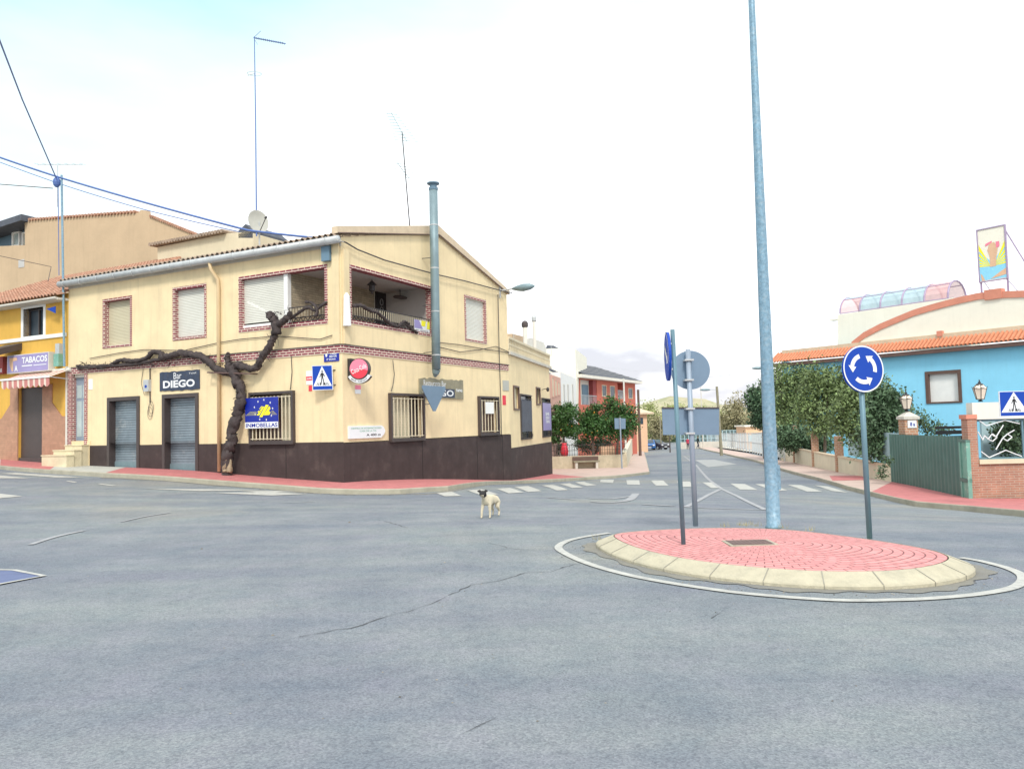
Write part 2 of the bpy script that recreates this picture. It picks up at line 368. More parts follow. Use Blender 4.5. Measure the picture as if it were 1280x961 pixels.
def asphalt_mat():
    mt = bpy.data.materials.new('asphalt'); mt.use_nodes = True; t = mt.node_tree; b = t.nodes['Principled BSDF']; lk = t.links
    co = t.nodes.new('ShaderNodeTexCoord')
    def nz_(sc, det=6, ro=.6, vec=None):
        n = t.nodes.new('ShaderNodeTexNoise'); n.inputs['Scale'].default_value = sc; n.inputs['Detail'].default_value = det; n.inputs['Roughness'].default_value = ro
        lk.new(vec or co.outputs['Object'], n.inputs['Vector']); return n.outputs['Fac']
    def rmp(f, stops):
        r = t.nodes.new('ShaderNodeValToRGB'); e = r.color_ramp.elements
        while len(e) < len(stops): e.new(.5)
        for i, (p, c) in enumerate(stops): e[i].position = p; e[i].color = (*c, 1)
        lk.new(f, r.inputs['Fac']); return r.outputs['Color']
    def mul(a, c, fac=1.0, bt='MULTIPLY'):
        mm = t.nodes.new('ShaderNodeMix'); mm.data_type = 'RGBA'; mm.blend_type = bt; mm.inputs['Factor'].default_value = fac; lk.new(a, mm.inputs['A']); lk.new(c, mm.inputs['B']); return mm.outputs['Result']
    c = rmp(nz_(.16, 5, .5), [(.36, (.148, .172, .205)), (.46, (.190, .207, .232)), (.55, (.190, .214, .230)), (.66, (.232, .236, .226))])
    c = mul(c, rmp(nz_(.9, 5, .6), [(.3, (.88, .88, .91)), (.7, (1.10, 1.10, 1.07))]))
    # worn wheel tracks: long soft streaks
    mp_ = t.nodes.new('ShaderNodeMapping'); mp_.inputs['Scale'].default_value = (.12, 1.1, 1); mp_.inputs['Rotation'].default_value = (0, 0, R(14)); lk.new(co.outputs['Object'], mp_.inputs['Vector'])
    c = mul(c, rmp(nz_(.9, 4, .5, mp_.outputs[0]), [(.35, (.86, .87, .93)), (.6, (1.05, 1.05, 1.03))]))
    c = mul(c, rmp(nz_(55, 3, .7), [(.28, (.80, .80, .81)), (.5, (1, 1, 1)), (.72, (1.18, 1.17, 1.15))]))
    v = t.nodes.new('ShaderNodeTexVoronoi'); v.inputs['Scale'].default_value = 95; lk.new(co.outputs['Object'], v.inputs['Vector'])
    sp = t.nodes.new('ShaderNodeSeparateColor'); lk.new(v.outputs['Color'], sp.inputs[0])
    c = mul(c, rmp(sp.outputs[0], [(0, (.78, .78, .80)), (.45, (1, 1, 1)), (1, (1.24, 1.23, 1.19))]))
    # a few dark oily spots
    c = mul(c, rmp(nz_(2.4, 8, .75), [(.30, (.74, .75, .80)), (.42, (1, 1, 1))]))
    c = mul(c, rmp(nz_(1.7, 7, .7), [(.34, (.86, .90, .93)), (.5, (1, 1, 1)), (.64, (1.10, 1.06, 1.08))]))
    c = mul(c, rmp(nz_(9, 6, .8), [(.34, (.80, .82, .84)), (.46, (1, 1, 1)), (.70, (1.08, 1.08, 1.06))]))
    lk.new(c, b.inputs['Base Color']); b.inputs['Roughness'].default_value = .82
    bp = t.nodes.new('ShaderNodeBump'); bp.inputs['Strength'].default_value = .45; bp.inputs['Distance'].default_value = .01
    lk.new(v.outputs['Distance'], bp.inputs['Height']); lk.new(bp.outputs[0], b.inputs['Normal'])
    return mt

M = {}
M['asphalt'] = asphalt_mat()
M['earth'] = pm('earth', (.22, .19, .13), var=.3, scale=.2)
M['paint'] = pm('road_paint', (.45, .45, .42), rough=.7, var=.12, scale=6, stain=((.27, .27, .27), .85, 9, .47))
M['paint_worn'] = pm('worn_road_paint', (.34, .35, .37), rough=.8, var=.15, scale=6, stain=((.22, .22, .23), .9, 5, .42))
M['paint_blue'] = pm('blue_road_paint', (.11, .14, .26), rough=.75, var=.15, scale=4)
M['kerb'] = pm('kerb_stone', (.38, .355, .28), var=.18, scale=2.2, stain=((.30, .28, .22), .7, 3))
M['kerb_isl'] = pm('pale_kerb_stone', (.47, .43, .32), var=.14, scale=3, streak=.3, bump=.5, bscale=30, stain=((.26, .25, .20), .7, 3.2, .50))
M['eave_brown'] = pm('eave_brown', (.22, .13, .11), var=.15)
M['crack'] = pm('crack', (.075, .08, .09), bump=0)
M['dust'] = pm('dusty_asphalt', (.215, .205, .175), var=.2, scale=5, bump=.4, bscale=70, stain=((.15, .155, .165), .9, 2.5, .45))
M['joint'] = pm('kerb_joint', (.27, .26, .22))
M['pave_red'] = brick_mat('red_paving', (.52, .17, .17), (.46, .15, .15), (.30, .15, .14), bw=.21, bh=.105, ms=.006, mode='xy', bump=.3)
M['pave_isl'] = brick_mat('red_island_paving', (.66, .29, .28), (.58, .24, .24), (.20, .08, .08), bw=.20, bh=.10, ms=.008, mode='uv', bump=.4)
M['pave_grey'] = pm('grey_paving', (.44, .44, .40), var=.14, scale=1.5)
M['pave_pink'] = pm('pink_paving', (.50, .38, .33), var=.14, scale=1.5)
M['yellow'] = pm('cream_yellow_plaster', (.80, .65, .405), var=.09, scale=.9, bump=.3, bscale=35, streak=.38, stain=((.60, .46, .30), .4, 1.1, .52))
M['yellow2'] = pm('cream_yellow_plaster_pale', (.73, .595, .37), var=.08, scale=1.3, bump=.25, bscale=35, streak=.3)
M['cream'] = pm('cream_render', (.66, .58, .42), var=.08, scale=1, streak=.2)
M['verge'] = pm('beige_verge', (.62, .50, .36), var=.12, scale=3, streak=.2)
M['brown'] = pm('dark_brown_tile', (.058, .043, .042), rough=.75, spec=.25, var=.22, scale=1.6, bump=.1, streak=.35, stain=((.10, .078, .068), .7, 1.6))
M['brown_joint'] = pm('tile_joint', (.018, .014, .014))
M['brick'] = brick_mat('red_brick_white_joints', (.27, .045, .065), (.20, .035, .055), (.72, .62, .52), bw=.25, bh=.075, ms=.013)
M['gold'] = pm('golden_yellow_plaster', (.68, .40, .075), var=.1, scale=1, streak=.3, stain=((.60, .30, .05), .4, .8))
M['terra'] = brick_mat('terracotta_tile', (.45, .25, .165), (.41, .23, .15), (.36, .21, .15), bw=.3, bh=.08, ms=.006, bump=.15)
M['tan'] = pm('tan_render', (.54, .40, .26), var=.09, scale=.6, streak=.25, bump=.3, bscale=8, stain=((.42, .30, .19), .4, .5))
M['white'] = pm('white_paint', (.80, .80, .78), rough=.5, var=.05, bump=.03)
M['whitewall'] = pm('white_render', (.74, .71, .64), var=.06, scale=1, streak=.2)
M['greywall'] = pm('grey_render', (.50, .49, .48), var=.06)  # plain grey, shared by ceiling, battens, panes and render patch
M['shutter'] = pm('white_roller_slats', (.70, .69, .62), rough=.55, var=.05, bump=0)
M['shutter_cream'] = pm('cream_roller_slats', (.60, .54, .38), rough=.55, var=.05, bump=0)
M['shutter_grey'] = pm('grey_steel_slats', (.22, .27, .31), rough=.42, var=.15, scale=3, bump=0, metal=.25, stain=((.48, .50, .50), .8, 2.2, .54))
M['dark_frame'] = pm('dark_brown_metal', (.065, .05, .048), rough=.5, var=.15)
M['brown_metal'] = pm('brown_painted_metal', (.12, .07, .055), rough=.5, var=.12)
M['iron'] = pm('black_iron', (.035, .03, .032), rough=.5, var=.2)
M['bar_cream'] = pm('cream_painted_bar', (.62, .55, .40), rough=.5, var=.06, bump=0)
M['galv'] = pm('galvanised_gutter', (.48, .50, .51), rough=.5, var=.12, scale=5, metal=.15, bump=.05, stain=((.30, .28, .26), .4, 4))
M['galv_post'] = pm('mottled_galvanised_steel', (.19, .32, .42), rough=.48, var=.28, scale=26, metal=.25, bump=.08, bscale=120, stain=((.45, .52, .55), .6, 14, .5))
M['galv_sign'] = pm('grey_galvanised_sheet', (.17, .25, .345), rough=.5, var=.07, scale=2.5, metal=.2, bump=.03)
M['post_grey'] = pm('pale_grey_post', (.29, .35, .43), rough=.5, var=.07, scale=4, metal=.2, bump=.03)
M['teal_post'] = pm('grey_teal_post', (.13, .23, .28), rough=.5, var=.1, scale=4, metal=.2, bump=.03)
M['flue'] = pm('grey_blue_flue', (.20, .28, .31), rough=.5, var=.15, scale=3, metal=.2, streak=.3)
M['pipe_y'] = pm('painted_downpipe', (.64, .48, .28), rough=.6, var=.08)
M['pipe_w'] = pm('pale_pipe', (.66, .64, .58), rough=.6, var=.1)
M['tile_grey'] = pm('weathered_roof_tile', (.33, .25, .19), var=.35, scale=6, stain=((.45, .42, .34), .7, 5))
M['tile_brown'] = pm('brown_roof_tile', (.40, .21, .14), var=.35, scale=5, stain=((.50, .40, .30), .7, 6, .5))
M['tile_orange'] = pm('orange_roof_tile', (.56, .22, .12), var=.2, scale=5, stain=((.66, .34, .2), .5, 6))
M['slate'] = pm('dark_slate_roof', (.085, .095, .12), var=.2, scale=3)
M['bark'] = pm('gnarled_bark', (.055, .042, .042), var=.45, scale=7, bump=1, bscale=22, stain=((.16, .125, .10), .6, 4, .55))
M['bark_pale'] = pm('pale_stripped_bark', (.30, .23, .15), var=.3, scale=7, bump=1, bscale=22, stain=((.10, .075, .06), .9, 5, .5))
M['trunk'] = pm('tree_trunk', (.12, .09, .065), var=.3, scale=6, bump=.8, bscale=20)
M['leaf_orange'] = pm('orange_tree_leaf', (.050, .125, .030), rough=.5, var=.35, scale=2.5, bump=0, island=.35)
M['leaf_dark'] = pm('dark_shrub_leaf', (.080, .140, .070), rough=.6, var=.4, scale=1.2, bump=0, island=.5)
M['leaf_olive'] = pm('olive_shrub_leaf', (.155, .215, .080), rough=.6, var=.4, scale=.8, bump=0, island=.5)
M['leaf_far'] = pm('pale_willow_leaf', (.34, .38, .15), rough=.7, var=.25, scale=.3, bump=0, island=.3)
M['leaf_dry'] = pm('dry_twig', (.30, .27, .15), rough=.8, var=.3, scale=.4, bump=0, island=.3)
M['fruit'] = pm('orange_fruit', (.80, .30, .03), rough=.5, bump=0)
M['skyblue'] = pm('sky_blue_plaster', (.27, .65, .87), var=.05, scale=.7, streak=.12, bump=.15)
M['cream_hi'] = pm('pale_cream_render', (.84, .81, .70), var=.04, scale=.8, streak=.1, stain=((.52, .50, .40), .5, .5, .64))
M['salmon'] = pm('salmon_trim', (.64, .26, .18), var=.1)
M['redhouse'] = pm('brick_red_render', (.52, .14, .095), var=.08)
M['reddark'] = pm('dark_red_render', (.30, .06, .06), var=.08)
M['pinkhouse'] = pm('pink_render', (.66, .38, .30), var=.08, streak=.2)
M['gate'] = pm('green_painted_sheet', (.085, .17, .15), rough=.5, var=.15, scale=1.5, streak=.4)
M['gate_light'] = pm('light_green_frame', (.17, .38, .31), rough=.5, var=.15, stain=((.55, .62, .52), .8, 6))
M['brickwall'] = brick_mat('orange_brick', (.44, .21, .14), (.36, .17, .12), (.42, .33, .26), bw=.25, bh=.065, ms=.009)
M['brickpier'] = brick_mat('pier_brick', (.50, .24, .13), (.42, .20, .13), (.50, .38, .28), bw=.2, bh=.09, ms=.016)
M['lowwall'] = pm('cream_low_wall', (.66, .61, .47), var=.08, scale=1.5, streak=.3)
M['glass_lamp'] = pm('frosted_lamp_glass', (.78, .68, .56), rough=.3, var=.04, bump=0)
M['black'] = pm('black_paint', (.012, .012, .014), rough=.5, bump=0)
M['blue_sign'] = pm('traffic_blue', (.006, .055, .38), rough=.6, spec=.3, var=.04, bump=0)
M['sign_white'] = pm('reflective_white', (.78, .80, .82), rough=.35, var=.03, bump=0)
M['red_sign'] = pm('sign_red', (.72, .04, .07), rough=.35, var=.05, bump=0)
M['pink_sign'] = pm('faded_pink_plastic', (.86, .22, .32), rough=.3, var=.08, bump=0)
M['navy'] = pm('navy_board', (.030, .045, .085), rough=.5, var=.3, scale=7, stain=((.09, .07, .06), .7, 8))
M['lilac'] = pm('lilac_panel', (.30, .26, .50), rough=.35, var=.08, scale=2, bump=0)
M['deepblue'] = pm('deep_blue_vinyl', (.005, .02, .30), rough=.4, var=.03, bump=0)
M['yellow_vinyl'] = pm('yellow_vinyl', (.90, .82, .02), rough=.4, bump=0)
M['awn_r'] = pm('awning_stripe_red', (.55, .22, .20), var=.1, bump=0)
M['awn_w'] = pm('awning_stripe_cream', (.74, .62, .52), var=.1, bump=0)
M['stone_step'] = pm('cream_stone_step', (.66, .58, .40), var=.12, scale=3, stain=((.4, .33, .24), .5, 4))
M['glass'] = pm('dark_window_glass', (.05, .07, .09), rough=.12, var=.2, bump=0)
M['glass_pale'] = pm('pale_reflecting_glass', (.42, .50, .50), rough=.15, var=.2, scale=1, bump=0)
M['tanboard'] = pm('weathered_olive_board', (.25, .23, .16), rough=.7, var=.2, scale=4, stain=((.14, .13, .11), .6, 5))
M['green_ink'] = pm('faded_green_ink', (.28, .50, .38), bump=0)
M['grey_ink'] = pm('dark_grey_ink', (.10, .09, .10), bump=0)
M['tile_loggia'] = brick_mat('loggia_wall_tile', (.42, .35, .24), (.33, .28, .20), (.22, .19, .14), bw=.3, bh=.075, ms=.008, bump=.2)
M['blue_metal'] = pm('blue_grey_box', (.13, .22, .30), rough=.5, var=.1)
M['cable'] = pm('blue_grey_cable', (.08, .15, .40), rough=.5, var=.1, bump=0)
M['cable_dark'] = pm('dark_cable', (.05, .045, .05), rough=.6, bump=0)
M['rust'] = pm('rusty_cover', (.13, .075, .065), rough=.6, var=.25, scale=8)
M['skin'] = pm('skin', (.55, .34, .25), bump=0)
M['mesh_grey'] = pm('fence_steel', (.50, .54, .56), rough=.5, bump=0)
M['repair'] = pm('pale_road_repair', (.33, .34, .34), var=.1, scale=1.5)
M['garden_stone'] = pm('sandy_stained_render', (.46, .40, .29), var=.2, scale=1.5, streak=.3, stain=((.30, .27, .2), .7, 1.4))
M['mural'] = pm('pale_blue_mural', (.40, .55, .60), var=.1)
M['peach'] = pm('peach_render', (.70, .46, .30), var=.08)
M['concrete'] = pm('pale_concrete', (.56, .53, .47), var=.12, scale=1, streak=.25, stain=((.36, .33, .28), .5, 1.5))
M['poly'] = pm('hazy_polycarbonate', (.42, .58, .64), rough=.4, bump=0, alpha=.7)
M['poly_pink'] = pm('pink_polycarbonate', (.66, .40, .40), rough=.4, bump=0, alpha=.7)
M['purple_metal'] = pm('mauve_painted_steel', (.36, .28, .42), rough=.5, bump=0)
# ================================================================== frames of the buildings
c0 = at_depth(430, 602, 22.6)
GB = Frame((c0.x, c0.y, 0), 26.8)                   # corner bar: x along the gable front, y along the long front
g = lambda px, py, d=0: GB.onY(px, py, d)
l = lambda px, py, d=0: GB.onX(px, py, d)
GEND = g(639, 600)[0]
ce = GB.w(GEND, 0, 0); EX = Frame((ce.x, ce.y, 0), 13.2)
e = lambda px, py, d=0: EX.onY(px, py, d)
EEND = e(690, 592)[0]
LEND = l(85, 560)[0]
cs = GB.w(0, LEND, 0); SH = Frame((cs.x, cs.y, 0), 116.8)     # tobacco shop: x runs left to right, ends at x=0
s_ = lambda px, py, d=0: SH.onY(px, py, d)
RH = Frame((12.3+.6, 27.6, 0), 144)
_q = at_depth(1180, 500, 46); RH = Frame((_q.x, _q.y, 0), 144)
r_ = lambda px, py, d=0: RH.onY(px, py, d)

# ================================================================== ground and road
def grid(xs, ys, zf):
    mb = MB(); nx = len(xs); vs = [(x, y, zf(x, y)) for y in ys for x in xs]
    mb.add(vs, [(j*nx+i, j*nx+i+1, (j+1)*nx+i+1, (j+1)*nx+i) for j in range(len(ys)-1) for i in range(nx-1)]); mb.smooth = True; return mb
def rng(a, b, s): n = max(1, int(round((b-a)/s))); return [a+(b-a)*i/n for i in range(n+1)]
xs = [-1600, -800, -400, -200, -100]+rng(-60, -30, 5)+rng(-28, 28, .8)+rng(30, 60, 3)+[100, 200, 400, 800, 1600]
ys = [-400, -100, -40]+rng(-12, 45, .8)+rng(47, 130, 2.5)+[150, 200, 300, 500, 900, 1800]
struct('ground', grid(xs, ys, lambda x, y: TZ(x, y)-.35), M['earth'])
struct('road', grid(rng(-44, 54, .5), rng(-9, 60, .5)+rng(61, 168, 1), TZ), M['asphalt'])

def resample(pts, step):
    out = []
    for i in range(len(pts)-1):
        a = Vector(pts[i][:2]); b = Vector(pts[i+1][:2]); n = max(1, int((b-a).length/step))
        for k in range(n): out.append(a+(b-a)*(k/n))
    out.append(Vector(pts[-1][:2])); return out
def smooth_line(pts, k=6, closed=False):
    n = len(pts); out = []
    P = lambda i: Vector(pts[i % n][:2]) if closed else Vector(pts[min(max(i, 0), n-1)][:2])
    for i in range(n if closed else n-1):
        a, b, c, d = P(i-1), P(i), P(i+1), P(i+2)
        for j in range(k):
            t = j/k; out.append(.5*((2*b)+(c-a)*t+(2*a-5*b+4*c-d)*t*t+(3*b-a-3*c+d)*t**3))
    if not closed: out.append(P(n-1))
    return out
def ribbon(mb, pts, wid, h=.010, ragged=0):
    """a flat painted line that follows the terrain"""
    pts = [Vector(p[:2]) for p in pts]; n = len(pts)
    ll = []
    for i, p in enumerate(pts):
        t = (pts[min(i+1, n-1)]-pts[max(i-1, 0)]).normalized(); nn = Vector((-t.y, t.x)); ww = wid*(1+random.uniform(-ragged, ragged))/2
        for s in (1, -1): q = p+nn*ww*s; ll.append((q.x, q.y, TZ(q.x, q.y)+h))
    mb.add(ll, [(2*i, 2*i+1, 2*i+3, 2*i+2) for i in range(n-1)])
def patch(mb, q, h=.010, k=5):
    """a quadrilateral patch that follows the terrain"""
    a, b, c, d = [Vector(p[:2]) for p in q]; vs = []
    for j in range(k+1):
        for i in range(k+1):
            u, v = i/k, j/k; p = (a*(1-u)+b*u)*(1-v)+(d*(1-u)+c*u)*v; vs.append((p.x, p.y, TZ(p.x, p.y)+h))
    mb.add(vs, [(j*(k+1)+i, j*(k+1)+i+1, (j+1)*(k+1)+i+1, (j+1)*(k+1)+i) for j in range(k) for i in range(k)])
def strip(pairs, h, hk=None, sub=6, kerb_w=.16, cols=6):
    """pavement between paired inner and outer points -> (paving mesh, kerb mesh)"""
    mi = MB(); mk = MB(); rows = []
    for i in range(len(pairs)-1):
        (a0, b0), (a1, b1) = pairs[i], pairs[i+1]
        a0, b0, a1, b1 = [Vector(p[:2]) for p in (a0, b0, a1, b1)]
        n = max(1, int(max((a1-a0).length, (b1-b0).length)/.7))
        for k in range(n+(i == len(pairs)-2)): t = k/n; rows.append((a0.lerp(a1, t), b0.lerp(b1, t)))
    V = []; K = []
    for a, b in rows:
        d = (a-b); w_ = d.length; d = d/w_ if w_ else d; kin = b+d*kerb_w
        for c in range(cols+1): p = a.lerp(kin, c/cols); V.append((p.x, p.y, TZ(p.x, p.y)+h))
        z = TZ(b.x, b.y); K += [(kin.x, kin.y, TZ(kin.x, kin.y)+h+.004), (b.x+d.x*.015, b.y+d.y*.015, z+h+.004), (b.x, b.y, z+h-.012), (b.x, b.y, z-.1)]
    nr = len(rows); C1 = cols+1
    mi.add(V, [(j*C1+i, j*C1+i+1, (j+1)*C1+i+1, (j+1)*C1+i) for j in range(nr-1) for i in range(cols)])
    mk.add(K, [(j*4+i, j*4+i+1, (j+1)*4+i+1, (j+1)*4+i) for j in range(nr-1) for i in range(3)])
    return mi, mk, rows

Lw = lambda t: GB.w(0, t, 0)
G_ = lambda px, py: gnd(px, py)
SWH = .13
# pavement along the bar: pairs (foot of the wall, kerb line)
A_far = (Lw(26), gnd(-150, 584)); A0 = (Lw(17), G_(0, 586.5)); A1 = (Lw(LEND+.6), G_(62, 592)); A2 = (Lw(9.6), G_(130, 596.5)); A3 = (Lw(6.2), G_(235, 603)); A4 = (Lw(2.5), G_(335, 611))
A5 = (Lw(.02), G_(400, 616.5)); A5b = (Lw(0), G_(449, 618)); A6 = (GB.w(2.5, 0, 0), G_(500, 617.3)); A7 = (GB.w(6, 0, 0), G_(560, 613.5)); A8 = (GB.w(GEND, 0, 0), G_(655, 604))
A9 = (EX.w(EEND, 0, 0), G_(735, 599.5))
PW1 = G_(690, 588.5); PW2 = G_(784, 586.5)
A10 = (PW1, G_(770, 597.5)); A11 = (PW2, G_(812, 592.5)); A12 = (G_(789, 574), G_(808, 575)); A13 = (G_(794, 563), G_(804.5, 564)); A14 = (G_(797, 557), G_(802, 557.5))
for nm, prs, mat_ in (('sidewalk', [A_far, A0], 'pave_grey'), ('sidewalk', [A0, ((A0[0]+A1[0])/2, (Vector(A0[1])+A1[1])/2), A1], 'pave_red'), ('sidewalk', [A1, A2], 'pave_grey'),
                  ('sidewalk', [A2, A3, A4, A5, A5b, A6, A7, A8, A9], 'pave_red'), ('sidewalk', [A9, A10, A11, A12, A13, A14], 'pave_pink')):
    a, b, _ = strip([(Vector(p), Vector(q)) for p, q in prs], SWH); struct('sidewalk', a, M[mat_]); struct('kerb', b, M['kerb'])
# pavement of the other side
W0 = G_(1115, 606.5); W1 = G_(975, 577)
B = [(G_(1330, 630), G_(1340, 653)), (G_(1280, 629), G_(1280, 646)), (G_(1222, 628.5), G_(1205, 638.5)), (G_(1170, 618), G_(1145, 633)), (W0, G_(1089, 620))]
B2 = [B[-1], (G_(1080, 598.5), G_(1060, 612.5)), (G_(1050, 592), G_(1020, 600)), (G_(1010, 584), G_(976, 588)), (W1, G_(940, 576)), (G_(935, 568), G_(905, 568)), (G_(885, 558.5), G_(872, 560)), (G_(868, 555.5), G_(858, 556.5))]
a, b, _ = strip(B, SWH); struct('sidewalk', a, M['pave_red']); struct('kerb', b, M['kerb'])
a, b, _ = strip(B2, SWH); struct('sidewalk', a, M['pave_pink']); struct('kerb', b, M['kerb'])
mb = MB(); q = [G_(1041, 605), G_(1083, 604), G_(1078, 598.5), G_(1037, 598.5)]
patch(mb, q, SWH+.006); struct('tactile_paving', mb, M['pave_red'])
# school yard behind the far right pavement
a, b, _ = strip([((40, 52), W1+Vector((.5, 0, 0))), ((40, 70), G_(935, 567)+Vector((.5, 0, 0))), ((45, 126), G_(868, 555)+Vector((.8, 0, 0)))], .16); struct('yard', a, M['concrete'])
# plot behind the garden wall and under the houses
a, b, _ = strip([((-14, 46), PW1+Vector((0, .2, 0))), ((-14, 47), PW2+Vector((0, .3, 0)))], .3); struct('garden', a, M['earth'])

# ================================================================== markings
mb = MB()
Z = [[(546, 616.6), (565, 614.7), (577, 620), (556, 620.6)], [(584, 613), (602, 611.5), (623, 618), (601, 619)], [(621, 611.2), (637, 609.8), (655, 615.6), (636, 616.8)],
     [(643, 608.6), (660, 607.6), (677, 614), (660, 615)], [(677, 606.9), (690, 606), (710, 612.5), (696, 613.2)], [(700, 605), (712, 604), (729, 609.4), (715, 610)],
     [(719, 602.6), (730, 602), (746, 606.3), (734, 607.5)],
     [(751, 599.6), (767.5, 599.6), (766, 603.6), (750, 602.6)], [(783, 600.2), (799, 600.2), (800, 606), (784, 605.6)], [(814, 600.6), (829, 600.6), (836, 607), (820, 607)],
     [(846, 602), (862, 602), (870, 608.5), (854, 608.5)], [(878, 603), (892, 603), (903, 610), (889, 610)], [(913, 604.4), (931, 605), (947, 612.4), (925, 612)],
     [(944, 605), (962, 605.4), (984, 613), (966, 613.6)], [(984.5, 606), (1001, 606.4), (1028, 614.6), (1009, 614.6)], [(1018, 606.6), (1035, 608), (1060, 616), (1041, 614)]]
for z in Z: patch(mb, [G_(*p) for p in z])
struct('crosswalk', mb, M['paint'])
mb = MB()     # crossing of the other street, seen along its stripes
for z in [[(0, 592), (20, 591), (105, 597), (70, 597)], [(-40, 594.5), (0, 594.5), (38, 598), (0, 598)], [(-40, 617), (0, 617.3), (29, 620.3), (0, 623)], [(82, 601.7), (86, 601.2), (97, 602.7), (93, 603.4)],
          [(122, 605.2), (126, 604.6), (145, 607), (140, 607.6)], [(174, 610.6), (215, 611.2), (345, 612.6), (250, 614)], [(268, 616.4), (330, 615), (385, 617.5), (340, 619.6)],
          [(300, 614), (345, 613.5), (372, 615.2), (330, 615.8)]]:
    patch(mb, [G_(*p) for p in z])
struct('crosswalk', mb, M['paint'])
mb = MB()
def pline(px, wid, m_=mb, k=8, h=.010, ragged=0): ribbon(m_, resample(smooth_line([G_(*p) for p in px], k), .5), wid, h, ragged)
pline([(900.5, 611.5), (885, 619), (857, 634)], .12); pline([(857, 634), (905, 636), (957, 637.3)], .12); pline([(957, 637.3), (925, 622), (903, 611.5), (888, 601), (870, 581)], .13)
pline([(795, 617), (788, 624), (777, 627)], .2); pline([(733, 622.6), (760, 623.8), (791, 620)], .12); pline([(738, 627), (760, 628.6), (782, 626.5)], .1)
pline([(804, 630.5), (842, 632.6)], .2); pline([(685, 622), (720, 624.4)], .13)
pline([(866, 578), (855, 570)], .12); pline([(853, 575.5), (862, 575.8)], .14)
pline([(152, 652.3), (180, 646), (212, 641)], .07); pline([(38, 681), (70, 671), (105, 663.5)], .09); pline([(352, 629), (395, 627)], .06)
pline([(800, 655), (790, 661), (800, 668)], .0001)
struct('road_marking', mb, M['paint_worn'])
mb = MB(); pts = [G_(*p) for p in [(-60, 712), (0, 711.5), (25, 714), (55, 720.5), (0, 732.5), (-60, 742)]]
patch(mb, [pts[0], pts[1].lerp(pts[2], .7), pts[3], pts[5]], .008, 8); struct('parking_bay', mb, M['paint_blue'])
mb = MB(); ribbon(mb, resample([pts[0], pts[1].lerp(pts[2], .7), pts[3], pts[5]], .4), .06, .013); struct('road_marking', mb, M['paint'])
mb = MB(); random.seed(3)    # worn patch of newer asphalt beyond the crossing
patch(mb, [G_(*p) for p in [(869, 575), (893, 574.5), (921, 580), (885, 584)]], .007); struct('road_repair', mb, M['repair'])
mb = MB()     # cracks in the asphalt
def crack(px, w0, jit=.02):
    pts = resample([G_(*p) for p in px], .09)
    pts = [p+Vector((random.uniform(-jit, jit), random.uniform(-jit, jit))) for p in pts]; ribbon(mb, pts, w0*.6, .005, .8)
crack([(376, 796), (405, 790), (440, 785), (470, 774), (510, 764), (545, 752), (566, 742), (588, 731), (625, 726), (655, 716), (690, 714), (706, 709), (724, 704)], .013)
crack([(610, 678), (640, 686), (672, 688)], .012); crack([(473, 650), (487, 653), (510, 660)], .014); crack([(890, 772), (899, 766)], .012); crack([(575, 918), (596, 908), (616, 898)], .008)
crack([(735, 690), (715, 694), (700, 696)], .010); crack([(690, 640), (740, 645), (770, 643)], .010); crack([(820, 797), (838, 803), (862, 801)], .006)
struct('road_crack', mb, M['crack'])

mb = MB(); kl = smooth_line([Vector(q[1][:2]) for q in (A2, A3, A4, A5, A5b, A6, A7, A8, A9)], 8); V_ = []
for i, p in enumerate(kl):
    t = (kl[min(i+1, len(kl)-1)]-kl[max(i-1, 0)]).normalized(); nn_ = Vector((t.y, -t.x)); w_ = .16+.08*math.sin(i*.7)+.05*math.sin(i*1.9); a = p-nn_*.05; b = p+nn_*w_
    V_ += [(a.x, a.y, TZ(a.x, a.y)+.006), (b.x, b.y, TZ(b.x, b.y)+.006)]
mb.add(V_, [(2*i, 2*i+1, 2*i+3, 2*i+2) for i in range(len(kl)-1)]); struct('road_dust', mb, M['dust'])
# ================================================================== the little traffic island
near = [(742, 681.5), (754, 690), (778, 701), (826, 714), (882.5, 724), (940, 731), (984, 735), (1004, 735.7), (1061, 738), (1128, 737), (1179, 731.5), (1214, 723), (1222.5, 716)]
IH = .15
farp = [(1195.6, 697.5), (1170, 686), (1117, 678), (1060.6, 670), (1015.6, 664.2), (962, 659.6), (915, 658), (866, 658.3), (812, 660.5), (775, 664.5), (757, 668)]
poly = [gnd(*p) for p in near]+[gnd(p[0], p[1], IH+.02) for p in farp]
poly = [Vector(p) for p in [(1.04, 10.12), (1.04, 9.6), (1.19, 8.9), (1.50, 8.22), (1.87, 7.76), (2.25, 7.45), (2.62, 7.24), (3.05, 7.11), (3.52, 7.09), (3.98, 7.23), (4.40, 7.52), (4.66, 7.90),
        (4.70, 8.42), (4.50, 9.02), (4.22, 9.56), (3.92, 10.04), (3.48, 10.44), (2.92, 10.64), (2.35, 10.68), (1.76, 10.60), (1.30, 10.42)]]
cen = Vector((2.85, 8.95))
ring = smooth_line(poly, 8, True)
for _ in range(12): ring = [(ring[i-1]+ring[i]*2+ring[(i+1) % len(ring)])/4 for i in range(len(ring))]
isl = Thing('traffic_island', 'low oval traffic island paved in red blocks with a pale stone kerb', 'traffic island', base=(cen.x, cen.y, 0))
n = len(ring); inn = []
for i, p in enumerate(ring):
    t = (ring[(i+1) % n]-ring[i-1]).normalized(); nrm = Vector((-t.y, t.x))
    if nrm.dot(cen-p) < 0: nrm = -nrm
    inn.append(nrm)
def rg(off, z): return [(p.x+inn[i].x*off, p.y+inn[i].y*off, TZ(p.x, p.y)*0+z) for i, p in enumerate(ring)]
mb = MB(); prof = [(0, -.05), (0.0, .035), (.012, .05), (.20, .125), (.225, .132), (.235, .05)]
vs = [];
for o_, z in prof: vs += rg(o_, z)
